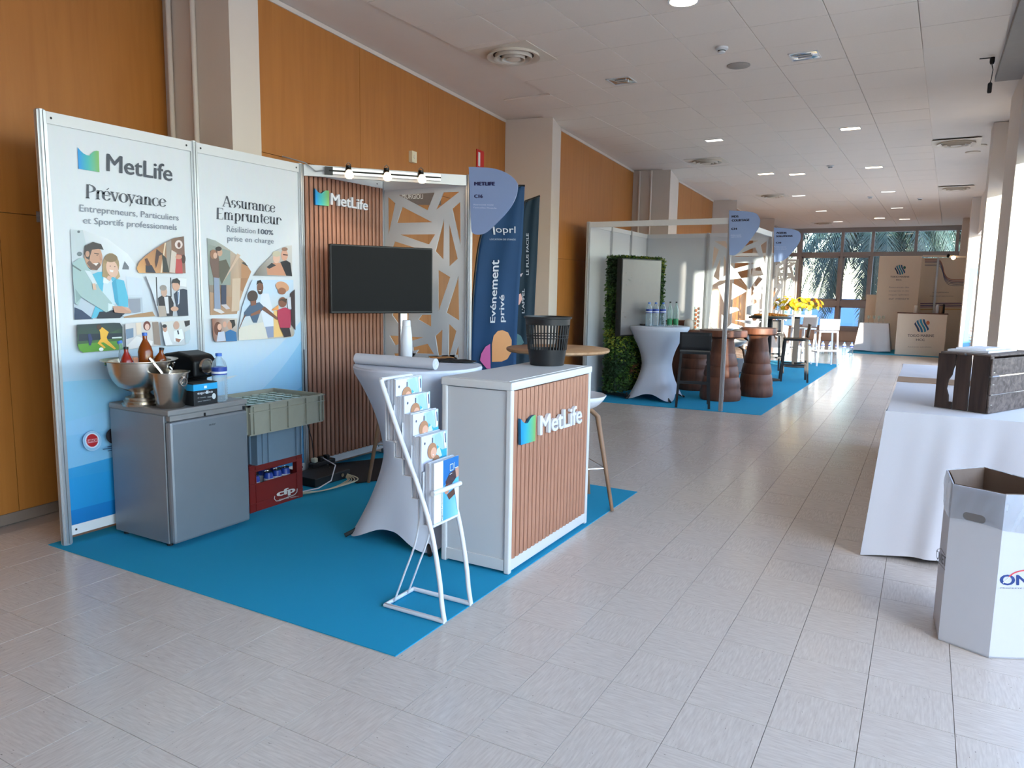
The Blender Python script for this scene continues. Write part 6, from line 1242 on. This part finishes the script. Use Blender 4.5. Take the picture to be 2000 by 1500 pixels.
for i, (x, y) in enumerate(((-1.35, 22.4), (-1.22, 22.5), (-1.1, 22.4), (-1.0, 22.6))):
    g = thing('wine_glass', 'stemmed glass on the small draped table', 'glass', (x, y, .783), 'stemmed glasses on the small draped table', world=False); MB().lathe([(.03, 0), (.004, .005), (.004, .1), (.035, .14), (.035, .2)], (0, 0, 0), 14, caps=False).build('glass', M['glassb'], g, True)
# blue framed panel with printed letters, near the windows
Yb = 15.2; a0 = ony(1897, 528, Yb); a1 = ony(1926, 528, Yb)
t = thing('banner_stand', 'narrow blue-edged banner stand between the cream stand and the lit pillar', 'banner', (a0.x, Yb, 0)); MB().box(a0.x-.02, Yb, .0, min(a1.x+.3, .84), Yb+.04, a0.z+.04, .003).build('board', M['blueb'], t); MB().box(a0.x+.05, Yb-.004, .9, min(a1.x+.3, .84), Yb, a0.z-.1).build('white_field', M['white'], t)
pr = Print(lambda x, y: ony(x, y, Yb-.004), (0, -1, 0), .001, .002)
for i, ch in enumerate('NMCP'): pr.text(ch, [(1918, 545+i*9.5), (1922, 545+i*9.5), (1922, 550+i*9.5), (1918, 550+i*9.5)], (40, 44, 60), .02)
for i in range(7): pr.line([(1895-.3*i, 640+i*6), (1903, 642+i*6), (1910, 639+i*6)], 2, [(150, 90, 60), (90, 60, 50), (190, 150, 120)][i % 3])
pr.build('banner_print', t)

# ================================================================== buffet table at the right, crate and bin
TY0, TY1, TX0, TX1, TH = 4.86, 8.3, -.155, .6, .885
t = thing('buffet_table', 'long buffet table under a white cloth along the windows', 'table', (.25, 6.8, .0))
MB().box(TX0+.01, TY0+.01, TH-.04, TX1-.01, TY1-.01, TH-.006).build('tabletop', M['wall'], t)
for x in (TX0+.06, TX1-.1):
    for y in (TY0+.1, (TY0+TY1)/2, TY1-.1): MB().box(x, y, .0, x+.035, y+.035, TH-.04).build('leg', M['matte'], t)
cl = thing('tablecloth', 'white tablecloth hanging almost to the floor over the buffet table', 'tablecloth', (.25, 6.8, TH)); 
def cfn(u, v):
    per = [(TX0, TY0), (TX1, TY0), (TX1, TY1), (TX0, TY1)]; L4 = [TX1-TX0, TY1-TY0, TX1-TX0, TY1-TY0]; tot = sum(L4); s = u*tot; k = 0
    while k < 3 and s > L4[k]: s -= L4[k]; k += 1
    f = min(1, s/L4[k]); a = Vector(per[k]); b = Vector(per[(k+1) % 4]); p = a.lerp(b, f); d = Vector(((b-a).y, -(b-a).x)).normalized()
    dc = min(s, L4[k]-s); corner = max(0, 1-dc/.22); z = TH-(TH-.035)*v
    di = (p-Vector(((TX0+TX1)/2, (TY0+TY1)/2))); dgn = Vector((math.copysign(1, di.x), math.copysign(1, di.y))).normalized()
    rp_ = .022*math.sin(s*8+k*2)*v+.012*math.sin(s*19+1+v*1.5)*v+.006*math.sin(s*41+v*3)*v**.5
    out = d*(.02*v**.5+rp_)*(1-corner)+dgn*corner**1.5*(.10*v+.01)
    return Vector((p.x+out.x, p.y+out.y, z-.03*corner*v))
MB().grid(cfn, 360, 26, True).build('skirt', M['cloth'], cl, True)
def tfn(u, v):
    x = TX0+(TX1-TX0)*u; y = TY0+(TY1-TY0)*v; return Vector((x, y, TH+.002*math.sin(x*23)*math.sin(y*9)*(u*(1-u)*v*(1-v)*16)**.5))
MB().grid(tfn, 16, 60).build('top_sheet', M['cloth'], cl, True)
tag(MB().box(TX0-.004, 6.55, TH+.0, TX1, 6.95, TH+.005, .0).build('runner', M['kraft']), 'narrow kraft-coloured runner across the white tablecloth', 'runner')
# wooden crate standing on its side
cz = TH+.005
K0 = rp(1925, 808, (0, 0, cz), (0, 0, 1)); K1 = rp(1816, 796, (0, 0, cz), (0, 0, 1)); K0 = Vector((K0.x, K0.y, cz)); K1 = Vector((K1.x, K1.y, cz))
if K0.y < TY0+.02: K0 = K0+Vector((0, 0.02, 0))
du = (K1-K0); Lk = du.length; du = Vector((-.89, .45, 0)).normalized(); dw = Vector((-du.y, du.x, 0)); 
if dw.x < 0: dw = -dw
topk = rp(1916, 699, K0, dw.cross(Vector((0, 0, 1)))) ; Hc = 0
best = min([i/200 for i in range(20, 90)], key=lambda h: abs((lambda v: 750+F*v.dot(AD)/v.dot(AF))(K0+Vector((0, 0, h))-Vector((0, 0, H)))-698)); Hc = best
Wk = .56
t = thing('apple_crate', 'old dark wooden slatted crate standing on end on the white tablecloth', 'crate', K0)
def KP(u, w_, z): return K0+du*u+dw*w_+Vector((0, 0, z))
def plank(name, u0, u1, w0, w1, z0, z1, mk, par=None):
    mb = MB(); mb.prism([KP(u0, w0, z0), KP(u1, w0, z0), KP(u1, w1, z0), KP(u0, w1, z0)], (0, 0, z1-z0)); o = mb.build(name, M[mk], par or t); b = o.modifiers.new('b', 'BEVEL'); b.width = .003; b.segments = 1; return o
# end face (towards the hall): three upright boards, the first pair leaving a hand-hole
e1, e2 = Lk*.36, Lk*.67
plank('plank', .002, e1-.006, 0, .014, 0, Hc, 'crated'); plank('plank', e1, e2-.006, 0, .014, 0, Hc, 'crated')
def hole_plank():
    pts = [(e2, 0), (Lk, 0), (Lk, Hc), (e2, Hc)]; cv_ = [(e2, Hc*.80), (e2+.012, Hc*.72), (e2+.02, Hc*.6), (e2+.05, Hc*.45), (e2+.042, Hc*.34), (e2+.028, Hc*.16), (e2, Hc*.13)]
    P_ = [(e2, 0), (Lk, 0), (Lk, Hc), (e2, Hc)]+cv_; mb = MB()
    strips = [(Lk-.0, e2+.052)]
    mb.prism([KP(Lk, 0, 0), KP(Lk, 0, Hc), KP(e2+.052, 0, Hc), KP(e2+.052, 0, 0)], dw*.014)
    seq = [(Hc, e2), (Hc*.80, e2), (Hc*.74, e2+.006), (Hc*.62, e2+.012), (Hc*.52, e2+.03), (Hc*.36, e2+.036), (Hc*.24, e2+.022), (Hc*.13, e2+.02), (Hc*.125, e2), (0, e2)]
    for (za_, ua), (zb3, ub) in zip(seq, seq[1:]):
        mb.prism([KP(ua, 0, za_), KP(e2+.053, 0, za_), KP(e2+.053, 0, zb3), KP(ub, 0, zb3)], dw*.014)
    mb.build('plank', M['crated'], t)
hole_plank()
for i in range(3):
    z0 = Hc*i/3; z1 = Hc*(i+1)/3-.006-.002*i
    plank('plank', -.012, .0, .0, Wk+.1, z0, z1, 'crate')           # long side towards the camera
    pass
plank('far_board', 0, Lk, Wk+.1, Wk+.112, Hc*.62, Hc, 'crate')
for i in range(2): plank('plank', .0+.0+i*Lk*.5, Lk*(i+1)*.5-.01, .0, Wk+.1, Hc, Hc+.012, 'crate')
for u in (.0, Lk-.03): plank('corner_batten', u, u+.03, .014, .044, .012, Hc, 'crate')
pr = Print(lambda x, y: Vector((0, 0, 0)), (0, 0, 1)); mb = MB()
for z in (.05, .11, .17, .24): 
    for w_ in (.02, .03): c_ = KP(-.0125, w_, z); mb.tube([c_, c_-du*.003], .003, 6)
mb.build('nail_heads', M['vent'], t)
ly = rp(1850, 690, (0, 0, cz+Hc+.014), (0, 0, 1))
t = thing('linen_pile', 'folded white linen laid on top of the wooden crate', 'linen', KP(.1, .25, Hc+.013)); mb = MB(); mb.prism([KP(.06, .1, Hc+.013), KP(Lk-.02, .06, Hc+.013), KP(Lk-.0, .5, Hc+.013), KP(.08, .52, Hc+.013)], (0, 0, .012)); mb.build('fold', M['cloth'], t); mb = MB(); mb.prism([KP(.1, .16, Hc+.026), KP(Lk-.05, .1, Hc+.026), KP(Lk-.04, .4, Hc+.026), KP(.1, .42, Hc+.026)], (0, 0, .01)); mb.build('fold', M['cloth'], t)

# hexagonal cardboard bin
b0_, b1_, b2_ = fl(1823, 1208), fl(1832, 1250), fl(1931, 1286)
HB = .735
e12 = (b2_-b1_); 
hexp = [Vector((b1_.x, b1_.y, 0)), Vector((b2_.x, b2_.y, 0))]
s = (e12).length; ang = math.atan2(e12.y, e12.x); p = hexp[-1]
for k, (l, da) in enumerate(((s*1.05, 50), (s*.95, 62), (s, 68), (s*1.05, 50))):
    ang += math.radians(da); p = p+Vector((math.cos(ang), math.sin(ang), 0))*l; hexp.append(p)
hexp[5] = Vector((b0_.x+.0, b0_.y+.0, 0))+Vector((-.0, .04, 0)); hexp[4] = Vector((hexp[5].x+.16, hexp[5].y+.17, 0)); 
ctr = sum(hexp, Vector())/6
t = thing('cardboard_bin', 'tall white six-sided cardboard bin with blue and red lettering, lined with a clear bag', 'bin', (ctr.x, ctr.y, .0))
n6 = len(hexp)
for k in range(n6):
    a_, b_ = hexp[k], hexp[(k+1) % n6]; inw = (ctr-(a_+b_)/2); inw.normalize(); th_ = inw*.005
    if k == 0:   # panel with the hand slot
        u = (b_-a_); L_ = u.length; u.normalize(); s0, s1, z0, z1 = L_*.24, L_*.68, HB-.148, HB-.112
        mb = MB()
        for (ua, ub, za_, zb3) in ((0, s0, .002, HB), (s1, L_, .002, HB), (s0, s1, .002, z0), (s0, s1, z1, HB)):
            q = [a_+u*ua+Vector((0, 0, za_)), a_+u*ub+Vector((0, 0, za_)), a_+u*ub+Vector((0, 0, zb3)), a_+u*ua+Vector((0, 0, zb3))]; mb.prism(q, th_)
        rr2 = (z1-z0)/2
        for (c0, sg) in ((s0+rr2, -1), (s1-rr2, 1)):
            for sz in (1, -1):
                pts = [a_+u*(c0+sg*rr2)+Vector((0, 0, (z0+z1)/2+sz*rr2))]+[a_+u*(c0+sg*rr2*math.cos(q_))+Vector((0, 0, (z0+z1)/2+sz*rr2*math.sin(q_))) for q_ in [PI/2*i/6 for i in range(7)]]
                mb.prism(pts, th_)
        mb.build('side_panel', M['card'], t)
    else:
        mb = MB(); q = [a_+Vector((0, 0, .002)), b_+Vector((0, 0, .002)), b_+Vector((0, 0, HB)), a_+Vector((0, 0, HB))]; mb.prism(q, th_); mb.build('side_panel', M['card'], t)
MB().prism([p+Vector((0, 0, .004)) for p in hexp], (0, 0, .004)).build('bottom', M['card'], t)
def bagfn(out, z0, z1, amp):
    def fn(u, v):
        s = u*n6; k = int(s) % n6; f = s-int(s); p = hexp[k].lerp(hexp[(k+1) % n6], f); d = (p-ctr).normalized()
        return p+d*(out+amp*(abs(math.sin(u*61+v*3))+.6*abs(math.sin(u*127+1+v*5)))*(.3+.7*math.sin(PI*v)))+Vector((0, 0, z0+(z1-z0)*v+.01*math.sin(u*19)*v))
    return fn
MB().grid(bagfn(.003, HB+.003, HB-.155, .006), 150, 8, True).build('bag_overhang', M['bag'], t, True)
MB().grid(lambda u, v: bagfn(-.010, HB+.003, .1, .0)(u, v)-((hexp[int(u*n6) % n6]-ctr).normalized()*(.02+.02*abs(math.sin(u*40+v*6)))*v), 120, 14, True).build('bag_lining', M['bagin'], t, True)
def onedge(k): 
    a_, b_ = hexp[k], hexp[(k+1) % n6]; nn = Vector(((b_-a_).y, -(b_-a_).x, 0)).normalized(); return a_, (nn if nn.dot(a_-ctr) > 0 else -nn)
o_ = lambda x, y: (1820+x/3.75, 900+y/3.75)
a_, nn = onedge(1); pr = Print(lambda x, y: rp(x, y, a_, nn), nn); BL = (30, 62, 132)
pr.text('ONET', [o_(497, 832), o_(880, 838), o_(880, 912), o_(497, 912)], BL, .02); pr.line([o_(*p) for p in outline([(565, 848), (600, 822), (650, 806), (720, 800), (800, 812)], 5)], 2.6, (214, 70, 80)); pr.line([o_(520, 895), o_(570, 850)], 1.6, (224, 228, 236)); pr.text('PROPRETÉ ET SERVICES', [o_(500, 924), o_(860, 930), o_(860, 940), o_(500, 934)], (60, 70, 110)); pr.build('bin_print', t)
a_, nn = onedge(5); pr = Print(lambda x, y: rp(x, y, a_, nn), nn)
try: pr.text('ONET', [o_(33, 645), o_(105, 705), o_(105, 780), o_(33, 715)], (40, 42, 56), .02); pr.line([o_(40, 650), o_(70, 642), o_(98, 690)], 1.2, (80, 70, 80)); pr.line([o_(36, 728), o_(100, 800)], .9, (70, 72, 84)); pr.build('bin_print', t)
except Exception: pass

# ================================================================== ceiling fittings
def vent(label, p, R=.24):
    t = thing('ceiling_vent', label, 'vent', (p.x, p.y, CZ-.012), 'round ceiling air vents', world=False); t.rotation_euler = (0, 0, -ca)
    MB().box(-.3, -.3, -.006, .3, .3, -.001, .002).build('plate', M['vent'], t)
    for k, (r0, z) in enumerate(((R, -.03), (R*.72, -.045), (R*.45, -.05))): MB().lathe([(r0*.98, -.004), (r0, z+.012), (r0*1.02, z), (r0*.9, z+.004), (r0*.76, -.004)], (0, 0, 0), 40, caps=False).build('ring', M['vent'], t, True)
    MB().lathe([(R*.98, -.007), (0, -.0075)], (0, 0, 0), 40, caps=False).build('dark_throat', M['ventd'], t); MB().lathe([(R*.25, -.02), (R*.28, -.045), (0, -.05)], (0, 0, 0), 30).build('centre_disc', M['vent'], t, True)
for lb, p in zip(('round ceiling air vent nearest the camera', 'round ceiling air vent above the second stand', 'round ceiling air vent third along the veneer wall', 'round ceiling air vent on the window side, first', 'round ceiling air vent on the window side, farther'), VENTS): vent(lb, p)
vent('round ceiling air vent farthest along by the glazing', Vector((-2.95, 24.6, CZ)))
def downlight(label, p, on, w_=.25, l_=.24):
    t = thing('ceiling_light', label, 'light', (p.x, p.y, CZ-.012), 'recessed ceiling lights', world=False); t.rotation_euler = (0, 0, -ca)
    f = MB(); e_ = .012
    f.box(-w_/2, -l_/2, -.006, w_/2, -l_/2+e_, 0); f.box(-w_/2, l_/2-e_, -.006, w_/2, l_/2, 0); f.box(-w_/2, -l_/2, -.006, -w_/2+e_, l_/2, 0); f.box(w_/2-e_, -l_/2, -.006, w_/2, l_/2, 0); f.build('frame', M['rail'], t)
    if on: MB().box(-w_/2+e_, -l_/2+e_, -.004, w_/2-e_, l_/2-e_, -.001).build('diffuser', M['lampon' if on == 1 else 'lampon2'], t)
    else:
        g = MB(); g.grid(lambda u, v: Vector(((u-.5)*(w_-2*e_), (v-.5)*(l_-2*e_), -.003+.0025*math.sin(u*PI*2)*math.cos(v*PI*2))), 12, 12); g.build('reflector', M['reflector'], t, True); MB().tube([(-.06, -.03, -.006), (.06, -.03, -.006)], .007, 8).build('lamp_tube', M['chrome'], t, True); MB().tube([(-.06, .03, -.006), (.06, .03, -.006)], .007, 8).build('lamp_tube', M['chrome'], t, True)
LI = [('unlit square ceiling light above the lattice side', 1214, 155, 0), ('unlit square ceiling light reflecting blue daylight', 1572, 106, 0), ('lit ceiling light, fourth row of the window side', 1661, 249, 1), ('dim ceiling light before the second pillar', 1395, 272, 2), ('lit ceiling light nearest the veneer wall over the second stand', 1496, 338, 1), ('small lit ceiling light beside the smoke detector', 1557, 338.5, 1), ('lit ceiling light on the window side over the hall middle', 1707, 325, 1), ('dim ceiling light over the third stand', 1560, 381, 2), ('dim ceiling light in mid hall', 1735, 373, 2), ('faint ceiling light far along the left', 1604, 411, 2), ('faint ceiling light far along the right', 1752, 405, 2), ('lit ceiling light before the far glazing, left of a pair', 1718, 425, 1), ('lit ceiling light before the far glazing, right of a pair', 1767, 427, 1), ('faint ceiling light at the far left corner', 1637, 432, 2)]
for lb, px, py, on in LI: downlight(lb, fl(px, py, CZ), on, .25 if py < 300 else .28, .24 if py < 200 else .16)
p = fl(1335, -2, CZ); t = thing('round_downlight', 'round lit downlight cut by the top of the picture', 'light', (p.x, p.y, CZ-.012), world=False)
MB().lathe([(.115, 0), (.115, -.006), (.1, -.008), (.1, 0)], (0, 0, 0), 32, caps=False).build('frame', M['rail'], t, True); MB().lathe([(.1, -.005), (0, -.006)], (0, 0, 0), 32, caps=False).build('diffuser', M['lampon'], t)
for lb, px, py, s_4 in (('smoke detector nearest the camera beside the round speaker', 1410, 90, 1), ('smoke detector over the second stand', 1622, 322, 1), ('smoke detector on the window side', 1797, 386, 1.3), ('smoke detector in the far ceiling', 1700, 383, 1)):
    p = fl(px, py, CZ); t = thing('smoke_detector', lb, 'smoke detector', (p.x, p.y, CZ-.012), 'smoke detectors', world=False); MB().lathe([(.055, 0), (.055, -.015), (.04, -.022)], (0, 0, 0), 24).build('base', M['rail'], t, True); MB().lathe([(.034, -.022), (.03, -.045), (0, -.048)], (0, 0, 0), 20).build('sensor', M['rail'], t, True); MB().lathe([(.0345, -.026), (.033, -.034)], (0, 0, 0), 20, caps=False).build('dark_slots', M['dark'], t)
p = fl(1443, 125, CZ); t = thing('ceiling_speaker', 'flat round ceiling speaker cover', 'speaker', (p.x, p.y, CZ-.012), world=False); MB().lathe([(.105, 0), (.105, -.006), (.098, -.01), (0, -.010)], (0, 0, 0), 36).build('grille', mat('grille_grey', (158, 150, 142), .7, scale=200, var=.2), t, True)
for i, (px, py) in enumerate(((1912, 284), (1900, 297))): p = fl(px, py, CZ); tag(MB().lathe([(.1, .004), (.1, -.012), (.08, -.016), (0, -.017)], (p.x, p.y, CZ), 28).build('ceiling_disc', M['vent']), ['flat grey disc in the plain ceiling by the windows, nearer one', 'flat grey disc in the plain ceiling by the windows, farther one'][i], 'ceiling disc')
p = fl(1939, 109, CZ); p.x = min(p.x, .38); t = thing('hanging_sensor', 'small dark socket dangling on a black wire from the ceiling edge', 'cable', (p.x, p.y, CZ)); MB().tube([(p.x-.1, p.y-.0, CZ-.014), (p.x, p.y, CZ-.016), (p.x, p.y, CZ-.03)], .005, 6).build('surface_wire', M['tvb'], t); MB().lathe([(.014, -.06), (.02, -.04), (.02, -.0)], (p.x, p.y, CZ-.012), 10).build('ceiling_clip', M['tvb'], t)
MB().tube([(p.x, p.y, CZ-.07), (p.x+.012, p.y, CZ-.12), (p.x+.006, p.y, CZ-.2), (p.x, p.y, CZ-.23)], .004, 6).build('wire', M['tvb'], t); MB().lathe([(.014, -.32), (.018, -.31), (.018, -.24), (.012, -.23)], (p.x, p.y, CZ), 10).build('socket', M['matte'], t)
for o in list(COL.objects):
    for k in ('worldbuilt', 'wloc'):
        if k in o: del o[k]
